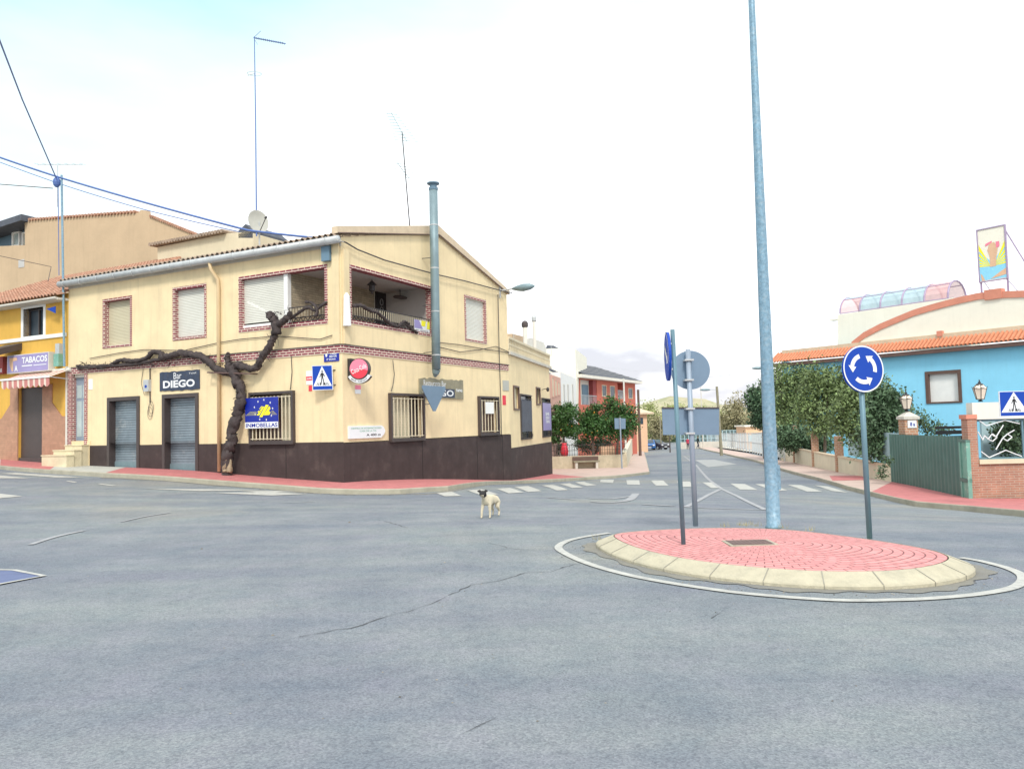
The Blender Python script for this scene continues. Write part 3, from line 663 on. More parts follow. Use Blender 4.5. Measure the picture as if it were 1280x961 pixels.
mb.add(vs, [(k*n+i, k*n+(i+1) % n, (k+1)*n+(i+1) % n, (k+1)*n+i) for k in range(len(prof)-1) for i in range(n)])
mb.m = 1; acc = 0
for i in range(n):
    acc += (ring[(i+1) % n]-ring[i]).length
    if acc > .5:
        acc = 0; p = ring[i]; d = inn[i]; a = Vector((p.x+d.x*.006, p.y+d.y*.006, .052)); b = Vector((p.x+d.x*.215, p.y+d.y*.215, .1335)); mb.bar(a, b, .009, .003)
        mb.bar(Vector((p.x-d.x*.001, p.y-d.y*.001, 0)), Vector((p.x-d.x*.001, p.y-d.y*.001, .045)), .012, .004)
isl.part('kerb', mb, [M['kerb_isl'], M['joint']])
# domed top laid in concentric courses
K = 18; vs = []; uvs = []; arc = [0.0]
for i in range(n): arc.append(arc[-1]+(ring[(i+1) % n]-ring[i]).length)
mb = MB()
for k in range(K+1):
    s = (k/K)*.995
    for i in range(n+1):
        p = ring[i % n]; q = Vector((p.x+inn[i % n].x*.236, p.y+inn[i % n].y*.236)).lerp(cen, s); vs.append((q.x, q.y, .130+.05*(1-(1-s)**2))); uvs.append((arc[i]*.93, s*1.85))
mb.add(vs, [(k*(n+1)+i, k*(n+1)+i+1, (k+1)*(n+1)+i+1, (k+1)*(n+1)+i) for k in range(K) for i in range(n)]); mb.smooth = True
top = isl.part('paving', mb, M['pave_isl']); ul = top.data.uv_layers.new(name='UVMap')
for lp_ in top.data.loops: ul.data[lp_.index].uv = uvs[lp_.vertex_index]
# dusty strip between kerb and painted ring
mb = MB(); V_ = []; random.seed(2)
for i in range(n): 
    p = ring[i]; a = Vector((p.x-inn[i].x*(.13+.05*math.sin(i*.3)+.03*math.sin(i*1.1)), p.y-inn[i].y*(.13+.05*math.sin(i*.3)+.03*math.sin(i*1.1)))); V_ += [(p.x, p.y, TZ(p.x, p.y)+.006), (a.x, a.y, TZ(a.x, a.y)+.006)]
mb.add(V_, [(2*i, 2*i+1, (2*i+3) % (2*n), (2*i+2) % (2*n)) for i in range(n)]); struct('road_dust', mb, M['dust'])
mc = gnd(937, 679.5, .17)
fr = MB(); fr.box(mc.x-.27, mc.x+.27, mc.y-.20, mc.y+.20, .12, .1835); cover = MB(); cover.box(mc.x-.23, mc.x+.23, mc.y-.165, mc.y+.165, .12, .187); 
for i in range(-4, 5): cover.box(mc.x+i*.05-.012, mc.x+i*.05+.012, mc.y-.14, mc.y+.14, .18, .1895)
Thing('manhole_cover', 'rusty brown rectangular cover set in the red island paving', 'manhole cover', base=(mc.x, mc.y, .18), mesh=cover, mat=M['rust'])
isl.part('cover_frame', fr, M['kerb'])
# white ring line around it
mb = MB(); rp = [(1201, 697.5), (1229, 702.5), (1263, 712), (1279, 722), (1269, 734), (1229, 742.5), (1173, 748), (1117, 750.5), (1040, 750.5), (933, 742.5), (849, 731), (787, 719.5), (740, 706.5), (712, 695), (698, 685), (708, 677), (730, 671.5), (762, 666.5)]
ribbon(mb, smooth_line([G_(*p) for p in rp], 7), .10, .010); struct('road_marking', mb, M['paint'])
# tufts of weeds in the joints
mb = MB(); random.seed(9)
for (px, py) in [(938, 657), (932, 658), (944, 658.5), (905, 658.5), (978, 661), (745, 672), (1012, 664), (925, 657.5)]:
    p = gnd(px, py, .15)
    for _ in range(14):
        a = random.uniform(0, 6.3); h = random.uniform(.03, .10); q = Vector((p.x+random.gauss(0, .03), p.y+random.gauss(0, .03), .13)); r2 = Vector((math.cos(a), math.sin(a), 0))*.03
        mb.add([q, q+Vector((.005, 0, 0)), q+r2+Vector((0, 0, h))], [(0, 1, 2)])
o = bpy.data.objects.new('grass', mb.mesh('grass', M['leaf_dry'])); COL.objects.link(o); o['kind'] = 'stuff'; o['label'] = 'tufts of dry grass growing in the island joints'; o['category'] = 'grass'
# ================================================================== street furniture on the island
def disc(mb, c, nrm, r, th, n=40):
    nrm = Vector(nrm).normalized(); c = Vector(c); mb.tube([c, c+nrm*th], r, n)
def flat_on(c, right, up, nrm):
    c = Vector(c); return lambda a, z, d=0.0: c+right*a+up*z-nrm*d
# lamp post
b0 = gnd(967, 657.5, .16); LP = Thing('lamp_post', 'tall mottled galvanised lamp post rising from the red island out of the picture', 'lamp post', base=(b0.x, b0.y, .14))
mb = MB(); mb.lathe((b0.x, b0.y, .10), [(.108, 0), (.108, .03), (.092, .05), (.090, 1.0), (.078, 3), (.061, 5), (.044, 7.1), (.038, 9)], 24); mb.smooth = True; LP.part('pole', mb, M['galv_post'])
mb = MB(); mb.box(b0.x+.07, b0.x+.105, b0.y-.05, b0.y+.05, .62, .95); LP.part('service_door', mb, M['galv_post'])
mb = MB(); mb.tube([(b0.x, b0.y, 9.0), (b0.x, b0.y, 9.3), (b0.x-.5, b0.y-.2, 9.5), (b0.x-1.4, b0.y-.4, 9.55)], [.04, .04, .03, .03], 10); LP.part('arm', mb, M['galv_post'])
mb = MB(); mb.ball((b0.x-1.7, b0.y-.45, 9.55), .38, .16, .08); LP.part('lamp_head', mb, M['galv'])

# roundabout sign
p = gnd(1087, 671, .15); top = at_depth(1078, 461, p.y-.06); T = Thing('roundabout_sign', 'round blue roundabout sign with three white curved arrows on a grey pole', 'traffic sign', base=(p.x, p.y, .15))
mb = MB(); tx = Vector((top.x, p.y, top.z+.22)); mb.cyl((p.x, p.y, .10), tx, .032, .032, 16); mb.smooth = True; T.part('pole', mb, M['teal_post'])
nrm = Vector((.24, -.97, .0)).normalized(); rt = Vector((.97, .24, 0)).normalized(); up = Vector((-.035, 0, 1)).normalized(); c = Vector((top.x, p.y, top.z))+nrm*.05
mb = MB(); disc(mb, c-nrm*.02, nrm, .285, .03, 48); plate = T.part('plate', mb, M['blue_sign'])
F_ = flat_on(c+nrm*.0125, rt, up, nrm)
mb = MB()
def annulus(mb, F, r0, r1, a0, a1, d=0, n=12):
    v = []
    for i in range(n+1):
        a = R(a0+(a1-a0)*i/n); v += [F(r0*math.cos(a), r0*math.sin(a), d), F(r1*math.cos(a), r1*math.sin(a), d)]
    mb.add(v, [(2*i, 2*i+1, 2*i+3, 2*i+2) for i in range(n)])
annulus(mb, F_, .268, .284, 0, 360, 0, 48)
for a in (150, 270, 30):     # counter-clockwise arrows
    annulus(mb, F_, .135, .187, a-44, a+17, 0, 12)
    t = R(a+17); t2 = R(a+45)
    mb.add([F_(.105*math.cos(t), .105*math.sin(t)), F_(.215*math.cos(t), .215*math.sin(t)), F_(.162*math.cos(t2), .162*math.sin(t2))], [(0, 1, 2)])
T.part('arrows', mb, M['sign_white'], parent=plate)

# round sign seen edge-on
p = gnd(854.5, 681, .15); T = Thing('keep_right_sign', 'round blue sign seen almost edge on, at the left end of the island', 'traffic sign', base=(p.x, p.y, .15))
tp = at_depth(840.5, 412, p.y); mb = MB(); mb.cyl((p.x, p.y, .1), (tp.x, p.y, tp.z), .026, .026, 14); mb.smooth = True; T.part('pole', mb, M['teal_post'])
cz = at_depth(838.5, 445.5, p.y); dv = (Vector((cz.x, cz.y, 0))-Vector((0, 0, 0))).normalized(); sd_ = Vector((dv.y, -dv.x, 0))
nrm = (-sd_*.98-dv*.10).normalized(); up = Vector((-.03, 0, 1)); c = Vector((cz.x, cz.y, cz.z))+nrm*.02
mb = MB(); disc(mb, c, nrm, .285, .03, 40); plate = T.part('plate', mb, M['blue_sign'])
F_ = flat_on(c+nrm*.0325, Vector((-nrm.y, nrm.x, 0)), up, nrm); mb = MB(); annulus(mb, F_, .268, .284, 0, 360, 0, 40)
mb.add([F_(-.15, .10), F_(-.10, .15), F_(.06, -.01), F_(.01, -.06)], [(0, 1, 2, 3)]); mb.add([F_(.12, -.16), F_(.11, .05), F_(-.09, -.15)], [(0, 1, 2)])
T.part('arrow', mb, M['sign_white'], parent=plate)
mb = MB()
for dz in (-.15, .15): mb.bar(c+Vector((0, 0, dz))-nrm*.02, Vector((tp.x+(p.x-tp.x)*.15, p.y, c.z+dz)), .03, .02)
T.part('clamp', mb, M['galv'])

# disc and panel seen from the back, on a pale pole
p = gnd(869.5, 657, .13); T = Thing('sign_post', 'pale grey pole carrying a round sign and a wide rectangular panel seen from behind', 'traffic sign', base=(p.x, p.y, .14))
Y = p.y; tp = at_depth(859.5, 437, Y); mb = MB(); mb.cyl((p.x, p.y, .1), (tp.x, Y-.02, tp.z), .038, .035, 16); mb.smooth = True; T.part('pole', mb, M['post_grey'])
cz = at_depth(863, 462.5, Y+.07); rr = 25/FPX*Y
mb = MB(); disc(mb, (cz.x, cz.y, cz.z), (.03, 1, 0), rr*.98, .02, 48); T.part('round_plate', mb, M['galv_sign'], label='grey back of the round sign plate')
mb = MB()
q = [at_depth(*a, Y+.07) for a in ((827.5, 509.5), (899, 509.5), (899, 543.5), (829, 543.5))]
mb.prism(q, (0, .02, 0)); T.part('panel', mb, M['galv_sign'], label='grey back of the rectangular panel')
mb = MB(); mb.prism([at_depth(*a, Y+.055) for a in ((827.5, 508.8), (899, 508.8), (899, 510.4), (827.5, 510.4))], (0, .045, 0)); T.part('panel_rim', mb, M['dark_frame'])
for yy in (510.8, 541.6, 450, 475):
    a = at_depth(857.5 if yy > 500 else 856, yy, Y-.05); b = at_depth(868.5 if yy > 500 else 867, yy, Y-.05); mb = MB(); mb.box(a.x, b.x, Y-.07, Y+.07, a.z-.012, a.z+.012); T.part('clamp', mb, M['galv'])

# small sign back in front of the garden wall
p = gnd(777.5, 585.5, SWH); tp = at_depth(775, 521.5, p.y-.05); T = Thing('small_sign', 'small square sign seen from behind on a pale pole by the garden wall', 'traffic sign', base=(p.x, p.y, TZ(p.x, p.y)+SWH))
mb = MB(); mb.cyl((p.x, p.y, TZ(p.x, p.y)), (tp.x, p.y, tp.z), .045, .045, 12); T.part('pole', mb, M['post_grey'])
mb = MB(); mb.prism([at_depth(*a, p.y+.06) for a in ((768, 522.5), (782, 523), (782, 536), (768.5, 536))], (0, .02, 0)); T.part('plate', mb, M['galv_sign'])

# ---- pedestrian crossing plates
def ped_sign(T, c, right, up, nrm, W, H, back='galv_sign'):
    c = Vector(c); F = flat_on(c, right, up, nrm)
    mb = MB(); mb.obox(c-nrm*.012, right, up, nrm, W/2, H/2, .012); pl = T.part('plate', mb, M['sign_white'])
    mb = MB(); e_ = .015; mb.add([F(-W/2+e_, -H/2+e_, -.003), F(W/2-e_, -H/2+e_, -.003), F(W/2-e_, H/2-e_, -.003), F(-W/2+e_, H/2-e_, -.003)], [(0, 1, 2, 3)]); T.part('blue_field', mb, M['blue_sign'], parent=pl)
    mb = MB(); tb = -H/2+H*.16; tt = H/2-.02; hw = W/2-.03; mb.add([F(-hw, tb, -.006), F(hw, tb, -.006), F(0, tt, -.006)], [(0, 1, 2)]); T.part('triangle', mb, M['sign_white'], parent=pl)
    mb = MB(); S = (tt-tb); B_ = lambda x, y: F(x*S, tb+y*S, -.009)
    k = [(B_(.045*math.cos(a)+0.0, .73+.045*math.sin(a))) for a in [i*math.pi/6 for i in range(12)]]; mb.add(k, [tuple(range(12))])
    for qd in ([(-.06, .66), (.05, .66), (.045, .40), (-.045, .40)], [(-.045, .42), (.0, .42), (-.06, .06), (-.115, .06)], [(.0, .42), (.045, .42), (.125, .06), (.07, .06)],
               [(-.06, .66), (-.03, .62), (-.12, .42), (-.15, .44)], [(.05, .66), (.03, .60), (.11, .46), (.14, .49)]): mb.add([B_(*z) for z in qd], [(0, 1, 2, 3)])
    for i, x in enumerate((-.30, -.215, -.13, .06, .15, .235, .315)): mb.add([B_(x-.02, .04), B_(x+.02, .04), B_(x*.82+.015, .17), B_(x*.82-.015, .17)], [(0, 1, 2, 3)])
    T.part('walking_figure', mb, M['black'], parent=pl)
# on the bar
yy, zz = l(403, 472, -.25); c = GB.w(-.25, yy, zz); tocam = Vector((-.12, -1, 0)).normalized(); rt = Vector((1, -.12, 0)).normalized()
D = c.y; W_, H_ = 26.5/FPX*D, 31/FPX*D
T = Thing('crossing_sign', 'blue pedestrian crossing sign bracketed to the cream wall of the bar', 'traffic sign', base=(c.x, c.y, c.z)); ped_sign(T, c, rt, Vector((-.025, 0, 1)).normalized(), tocam, W_, H_)
mb = MB(); 
for dz in (-.22, .22): mb.bar(c+Vector((.1, .02, dz)), GB.w(.03, yy-.3, zz+dz), .03)
T.part('bracket', mb, M['iron'])
# at the right edge, on its pole
c = at_depth(1267.5, 504.5, 17.6); T = Thing('crossing_sign', 'blue pedestrian crossing sign at the right edge in front of the brick garden wall', 'traffic sign', base=(c.x+.05, c.y, TZ(c.x, c.y)+SWH))
W_, H_ = 38/FPX*c.y, 31.5/FPX*c.y; ped_sign(T, c, Vector((1, .07, 0)).normalized(), Vector((0, 0, 1)), Vector((.07, -1, 0)).normalized(), W_, H_)
mb = MB(); mb.cyl((c.x+.42, c.y+.06, TZ(c.x, c.y)), (c.x+.42, c.y+.06, c.z+.3), .03, .03, 12); mb.bar((c.x-.2, c.y+.05, c.z), (c.x+.42, c.y+.05, c.z), .03); T.part('pole', mb, M['teal_post'])
# ================================================================== the corner bar
BAR = Thing('corner_bar', 'two storey cream yellow corner bar with dark brown base and red brick trim', 'building', GB)
pL, pG = PX(), PY()
zband0 = l(426, 441)[1]; zband1 = l(426, 431)[1]
zbase = 1.17; EAVE = 7.12
def rectL(x0, y0t, x1, y1t, x0b, y0b, x1b=None, y1b=None):
    """opening of the long front from its left/right picture edges -> a0,a1,z0,z1 (a grows to the left)"""
    aL = (l(x0, y0t)[0]+l(x0b, y0b)[0])/2; aR, zt = l(x1, y1t); _, zb = l(x0b, y0b); return aR, aL, zb, (zt+l(x0, y0t)[1])/2
w1 = rectL(128.5, 375, 165, 369, 129, 436); w2 = rectL(216, 360, 258, 354, 216.5, 426)
lo = rectL(298.5, 347, 409, 329.5, 299, 416)
dr = (l(109.5, 500)[0], l(85, 500)[0], l(108, 556)[1], zband0)
g1 = rectL(135, 497, 175, 495, 135, 582); g2 = rectL(203.5, 493.5, 248.5, 490.5, 204, 587)
wb = rectL(314, 491.5, 369, 487.5, 314, 554)
g1 = (g1[0], g1[1], -.6, g1[3]); g2 = (g2[0], g2[1], -.6, g2[3])
def rectG(x0, y0t, x1, y1t, x0b, y0b):
    a0, zt = g(x0, y0t); a1, zt1 = g(x1, y1t); _, zb = g(x0b, y0b); return a0, a1, zb, (zt+zt1)/2
log = (g(436.5, 380)[0], g(541.5, 400)[0], None, None); zl0, zl1 = g(440, 413)[1], g(436, 332)[1]
zl0 = lo[2]; zl1 = lo[3]
log = (log[0], log[1], zl0, zl1)
wg1 = rectG(485, 491.5, 527.5, 492.5, 485.5, 551); wg2 = rectG(596.5, 494.5, 621, 496.5, 597.5, 543.5); wg3 = rectG(580, 368.5, 607, 375, 582, 426)
zw_d = .16
mb = MB(); mb.wall(pL, 0, LEND, zbase, EAVE, [(*w1, .24), (*w2, .24), (*lo, .25), (*dr, .25), (*g1, .25), (*g2, .25), (*wb, .22)], .25)
mb.wall(pG, 0, GEND, zbase, EAVE, [(*log, .25), (*wg1, .22), (*wg2, .22), (*wg3, .16)], .25)
zr = g(540, 291)[1]; xr = GEND/2
mb.add([(0, 0, EAVE), (GEND, 0, EAVE), (xr, 0, zr-.01), (0, 0, g(423, 292.5)[1]-.01)], [(0, 1, 2, 3)])
mb.add([(0, LEND, EAVE), (GEND, LEND, EAVE), (xr, LEND, zr)], [(0, 1, 2)])
mb.quad((GEND, 0, -1.5), (GEND, LEND, -1.5), (GEND, LEND, EAVE), (GEND, 0, EAVE)); mb.quad((0, LEND, -1.5), (GEND, LEND, -1.5), (GEND, LEND, EAVE), (0, LEND, EAVE))
BAR.part('wall', mb, M['yellow'])
# base with its openings
mb = MB(); PXb, PYb = PX(-.03), PY(-.03); dl = l(113, 560)[0]
xs1 = g(429.5, 560)[0]
mb.wall(PXb, -.03, dl, -1.2, zbase+.02, [(g1[0], g1[1], -1.2, zbase+.1, .2), (g2[0], g2[1], -1.2, zbase+.1, .2)], .2)
mb.wall(PYb, -.03, GEND+.03, -1.4, zbase-.02, [], .2)
mb.add([PXb(-.03, zbase+.02, 0), PXb(dl, zbase+.02, 0), PX()(dl, zbase+.02, 0), PX()(0, zbase+.02, 0)], [(0, 1, 2, 3)]); mb.add([PYb(-.03, zbase-.02, 0), PYb(GEND, zbase-.02, 0), PY()(GEND, zbase-.02, 0), PY()(0, zbase-.02, 0)], [(0, 1, 2, 3)])
mb.m = 1
for px in (527.5, 596, 628): x = g(px, 580)[0]; mb.box(x-.018, x+.018, -.034, -.029, -1.3, zbase-.03)
for t in (2.2, 4.4): mb.box(-.034, -.029, t-.01, t+.01, -.4, zbase)
BAR.part('base', mb, [M['brown'], M['brown_joint']])
mb = MB(); mb.box(-.02, 0, dl, LEND, -.3, zbase+.2); BAR.part('plinth', mb, M['yellow2'])
# brick band
mb = MB(); mb.box(-.03, 0, 0, dr[0], zband0, zband1); mb.box(-.03, 0, dr[1], LEND, zband0, zband1); mb.box(-.03, 0, dr[0], dr[1], dr[3], zband1); mb.box(-.03, GEND-.05, -.03, 0, zband0, zband1)
BAR.part('brick_band', mb, M['brick'])
mb = MB(); mb.box(-.05, 0, -.05, LEND, zband1, zband1+.025); mb.box(-.05, GEND, -.05, 0, zband1, zband1+.025); BAR.part('ledge', mb, M['dark_frame'])
# windows with brick surrounds
def shutter_window(P, o, t, mat_, dd=.15, pitch=.052, tb=None):
    mb = MB(); mb.ring(P, o[0], o[1], o[2], o[3], t, -.02, .17, tb=tb); f = BAR.part('window_surround', mb, M['brick'])
    mb = MB(); mb.slats(P, o[0]+t, o[1]-t, o[2]+(t if tb is None else tb), o[3]-t, dd, pitch); BAR.part('roller_shutter', mb, mat_, parent=f); return f
shutter_window(pL, w1, .085, M['shutter_cream'], .17); shutter_window(pL, w2, .085, M['shutter']); shutter_window(pG, wg3, .10, M['shutter'], .08)
mb = MB(); mb.ring(pL, lo[0], lo[1], lo[2], lo[3], .10, -.02, .24, tb=.13); mb.ring(pG, log[0], log[1], log[2], log[3], .10, -.02, .24, tb=.12); trim = BAR.part('loggia_surround', mb, M['brick'])
ysh = l(358.5, 400)[0]; zs0 = lo[2]+.13
mb = MB(); mb.slats(pL, ysh+.16, lo[1]-.10, zs0+.16, lo[3]-.1, .13, .055); BAR.part('roller_shutter', mb, M['shutter'])
mb = MB(); mb.pbox(pL, ysh, ysh+.16, zs0, lo[3]-.1, .05, .2); mb.pbox(pL, ysh+.16, lo[1]-.1, zs0, zs0+.1, .06, .2); BAR.part('shutter_post', mb, M['white'])
# loggia room
zf = zs0-.06; zc = lo[3]-.02; xl = log[1]+.1
xd = g(466.5, 380)[0]; 
mb = MB(); mb.quad((.2, ysh+.02, zf), (xl, ysh+.02, zf), (xl, .2, zf), (.2, .2, zf)); BAR.part('loggia_floor', mb, M['terra'])
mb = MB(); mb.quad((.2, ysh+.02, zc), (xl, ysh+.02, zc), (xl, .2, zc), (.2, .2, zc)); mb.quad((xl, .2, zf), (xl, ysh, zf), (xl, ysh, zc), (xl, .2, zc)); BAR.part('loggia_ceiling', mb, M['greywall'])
xm = g(468, 380, ysh)[0]; xm2 = g(482, 385, ysh)[0]; zdt = g(475, 366, ysh)[1]
mb = MB(); mb.box(.2, xm, ysh, ysh+.05, zf, zc); BAR.part('loggia_tiled_wall', mb, M['tile_loggia'])
mb = MB(); mb.box(xm, xl, ysh, ysh+.05, zf, zc); BAR.part('loggia_white_wall', mb, M['whitewall'])
mb = MB(); mb.box(xm+.03, xm2, ysh-.05, ysh-.003, zf, zdt); dd_ = BAR.part('balcony_door', mb, M['iron'])
mb = MB()
for k in range(5):
    zc_ = zdt-.35-k*.3; xc_ = (xm+xm2)/2+.015
    for s in (-1, 1): mb.tube([(xc_+s*.09*math.cos(a), ysh-.06, zc_+.12*math.sin(a)) for a in [i*.7 for i in range(9)]], .012, 5)
BAR.part('door_scrollwork', mb, M['galv'], parent=dd_)
# railings
def railing(P, a0, a1, z0, z1):
    mb = MB(); hm = z0+(z1-z0)*.34
    for z in (z0+.03, hm, z1): mb.pbox(P, a0, a1, z-.014, z+.014, .08, .11)
    n = max(3, int((a1-a0)/.17))
    for i in range(n):
        a = a0+(a1-a0)*i/n; b = a0+(a1-a0)*(i+1)/n; m_ = (a+b)/2
        mb.bar(P(a, z0+.03, .095), P(m_, hm, .095), .016); mb.bar(P(m_, hm, .095), P(b, z0+.03, .095), .016)
    o = BAR.part('railing', mb, M['iron'])
    mb = MB(); n = max(3, int((a1-a0)/.115))
    for i in range(n): 
        a = a0+(a1-a0)*(i+.5)/n; mb.cyl(P(a, hm, .095), P(a, z1, .095), .011, n=5)
    BAR.part('balusters', mb, M['bar_cream'], parent=o)
zrt = g(443, 380)[1]
railing(pL, lo[0]+.1, ysh, zs0, zrt); railing(pG, log[0]+.1, log[1]-.05, zs0-.02, zrt)
# corner pier dressing
mb = MB(); mb.box(-.07, -.0, .04, .30, zband1+.03, EAVE); mb.box(.05, .30, -.07, 0, zband1+.03, EAVE-.2); BAR.part('corner_pier', mb, M['yellow2'])
# street doors with steel roller shutters
for (o, gx) in ((g1, 0), (g2, 0)):
    z0 = TZ(*GB.w(-.3, (o[0]+o[1])/2, 0)[:2])+SWH
    mb = MB(); mb.ring(pL, o[0], o[1], -.6, o[3], .13, -.05, .24, tb=0); f = BAR.part('door_frame', mb, M['dark_frame'])
    mb = MB(); mb.slats(pL, o[0]+.13, o[1]-.13, z0+.18, o[3]-.13, .20, .085, .02); sh_ = BAR.part('roller_door', mb, M['shutter_grey'], parent=f)
    mb = MB(); mb.pbox(pL, o[0]+.13, o[1]-.13, z0-.5, z0+.18, .17, .23); BAR.part('bottom_rail', mb, M['flue'], parent=f)
# house door behind the steps
z0 = dr[2]; mb = MB(); mb.pbox(pL, dr[0], dr[0]+.16, z0, dr[3], -.03, .24); mb.pbox(pL, dr[1]-.24, dr[1], z0-.15, dr[3], -.03, .24); BAR.part('door_surround', mb, M['brick'])
a0, a1 = dr[0]+.16, dr[1]-.24
mb = MB(); mb.pbox(pL, a0, a1, z0, dr[3]-.12, .16, .22); d_ = BAR.part('front_door', mb, M['post_grey'])
mb = MB(); wd = a1-a0
for k in (0.08, .54): mb.pbox(pL, a0+wd*k, a0+wd*(k+.38), z0+.3, z0+.62*(dr[3]-z0), .15, .158); mb.pbox(pL, a0+wd*k, a0+wd*(k+.38), z0+.66*(dr[3]-z0), dr[3]-.4, .15, .158)
BAR.part('door_glass', mb, M['glass_pale'], parent=d_)
mb = MB(); mb.pbox(pL, a0, a1, dr[3]-.12, dr[3], .1, .22); BAR.part('door_head', mb, M['pipe_w'])
# barred windows
def grille_window(P, o, bars=9, out=.10, back='glass', label=None, sill=True, blind=None):
    a0, a1, z0, z1 = o; mb = MB(); mb.ring(P, a0, a1, z0, z1, .075, -out, .02); mb.pbox(P, a0, a1, z0-.04, z0, -out-.02, 0); f = BAR.part('window_frame', mb, M['dark_frame'], label=label)
    mb = MB(); mb.pbox(P, a0, a1, z0, z1, .17, .2); BAR.part('window_pane', mb, M[back], parent=f)
    if blind: mb = MB(); mb.slats(P, a0+(a1-a0)*blind[0], a0+(a1-a0)*blind[1], z0+.06, z1-.06, .12, .055, .012); BAR.part('blind', mb, M['shutter_cream'], parent=f)
    mb = MB()
    for i in range(bars): a = a0+.075+(a1-a0-.15)*(i+.5)/bars; mb.cyl(P(a, z0+.1, -out+.03), P(a, z1-.14, -out+.03), .021, n=6)
    for z in (z0+.13, z1-.17): mb.pbox(P, a0+.07, a1-.07, z-.012, z+.012, -out+.01, -out+.05)
    BAR.part('window_bars', mb, M['bar_cream'], parent=f); return f
grille_window(pL, wb, 11, .12, 'brown_metal', blind=(0, .35)); grille_window(pG, wg1, 9, .12, 'dark_frame', blind=(0.02, .7)); grille_window(pG, wg2, 6, .12, 'brown_metal')
# tall narrow grille leaf beside the last window
# gutter, downpipe, eaves
mb = MB(); gz = EAVE+.02; mb.tube([(-.26, -.12, gz), (-.26, LEND+.15, gz+.02)], .115, 12); mb.smooth = True; gt = BAR.part('gutter', mb, M['galv'])
mb = MB()
for k in range(14): y = .3+k*(LEND-.5)/13; mb.tube([(-.26+.125*math.cos(a), y, gz+.125*math.sin(a)) for a in [i*math.pi/6 for i in range(13)]], .011, 5)
[BAR.part('gutter_bracket', b_, M['galv'], parent=gt) for b_ in mb.split()]
yp = l(276, 440)[0]; mb = MB(); mb.tube([(-.26, yp+.2, gz-.05), (-.24, yp+.16, gz-.3), (-.09, yp+.02, gz-.62), (-.09, yp, gz-.9), (-.09, yp, .3)], .06, 10); mb.smooth = True; BAR.part('downpipe', mb, M['pipe_y'])
mb = MB(); mb.box(-.36, 0, -.12, LEND+.1, EAVE-.02, EAVE+.0); mb.box(-.02, 0.02, -.001, LEND, EAVE-.12, EAVE-.02); BAR.part('soffit', mb, M['concrete'])
def tile_roof(mb, O, e_, s_v, L_, S_, pitch=.22, amp=.055, row=.38, nseg=4):
    """pantiles: e_ along the eave, s_v up the slope"""
    O = Vector(O); e_ = Vector(e_).normalized(); s_v = Vector(s_v).normalized(); nn_ = e_.cross(s_v); 
    if nn_.z < 0: nn_ = -nn_
    nc = int(L_/pitch)*nseg; nr = max(1, int(S_/row)); vs = []
    for j in range(nr):
        for k in (0, 1):
            for i in range(nc+1):
                a = i/nseg*math.pi*2; hgt = amp*(abs(math.sin(a/2))*2-1) 
                vs.append(O+e_*(L_*i/nc)+s_v*(S_*(j+k)/nr)+nn_*(hgt+amp+(.035 if k == 0 else 0)))
    fs = []
    for j in range(nr*2-1):
        for i in range(nc): fs.append((j*(nc+1)+i, j*(nc+1)+i+1, (j+1)*(nc+1)+i+1, (j+1)*(nc+1)+i))
    mb.add(vs, fs)
    # front thickness
    b = len(vs); v2 = [v-nn_*.02-Vector((0, 0, .0)) for v in vs[:nc+1]]; mb.add([*vs[:nc+1], *v2], [(i, i+1, nc+2+i, nc+1+i) for i in range(nc)])
pr = zr-EAVE
sl = Vector((xr+.3, 0, pr+.05)); mb = MB(); tile_roof(mb, (-.3, -.02, EAVE+.08), (0, 1, 0), sl, LEND+.1, sl.length); mb.quad((-.3, -.02, EAVE+.07), (-.3, LEND, EAVE+.07), (xr, LEND, zr+.09), (xr, -.02, zr+.09))
rf = BAR.part('roof', mb, M['tile_grey'])
mb = MB(); sl2 = Vector((-(GEND-xr+.2), 0, pr+.05)); tile_roof(mb, (GEND+.2, -.02, EAVE+.05), (0, 1, 0), sl2, LEND, sl2.length); BAR.part('rear_roof_slope', mb, M['tile_grey'])
# verge following the gable
mb = MB()
vp = [g(415, 292)[1]]
zv0 = g(419, 293)[1]; x0_ = -.22
lo_line = [(x0_, g(423, 292.5)[1]), (xr, zr), (GEND+.02, EAVE+.0)]
zt0 = g(423, 284)[1]; ztr = g(538, 279)[1]; zte = EAVE+.16
mb.prism([(x0_, -.07, lo_line[0][1]), (xr, -.07, zr), (xr, -.07, ztr), (x0_, -.07, zt0)], (0, .22, 0)); mb.prism([(xr, -.07, zr), (GEND+.15, -.07, EAVE-.05), (GEND+.15, -.07, zte-.05), (xr, -.07, ztr)], (0, .22, 0))
BAR.part('verge', mb, M['verge'])
mb = MB(); mb.bar((x0_, -.09, lo_line[0][1]), (xr, -.09, zr-.01), .03); mb.bar((xr, -.09, zr-.01), (GEND+.1, -.09, EAVE-.06), .03); BAR.part('drip_edge', mb, M['brown_metal'])

# ---- steps
def sx(px, py): return l(px, py, -.02)
T = Thing('stone_steps', 'three cream stone steps up to the grey house door', 'steps', GB, base=(0, dr[0]+.8, TZ(*GB.w(-.5, dr[0]+.8, 0)[:2])+SWH))
zt_ = dr[2]-.02; ya = l(112, 560)[0]
for k in range(3):
    mb = MB(); dpt = .30*(k+1); z1_ = zt_-.17*k; mb.box(-dpt, -.02-(dpt-.3)*1, ya-.03*k, ya+.95+.2*k, -.2, z1_); mb.box(-dpt-.025, -.02-(dpt-.3), ya-.03*k-.02, ya+.97+.2*k, z1_, z1_+.035); T.part('step', mb, M['stone_step'])

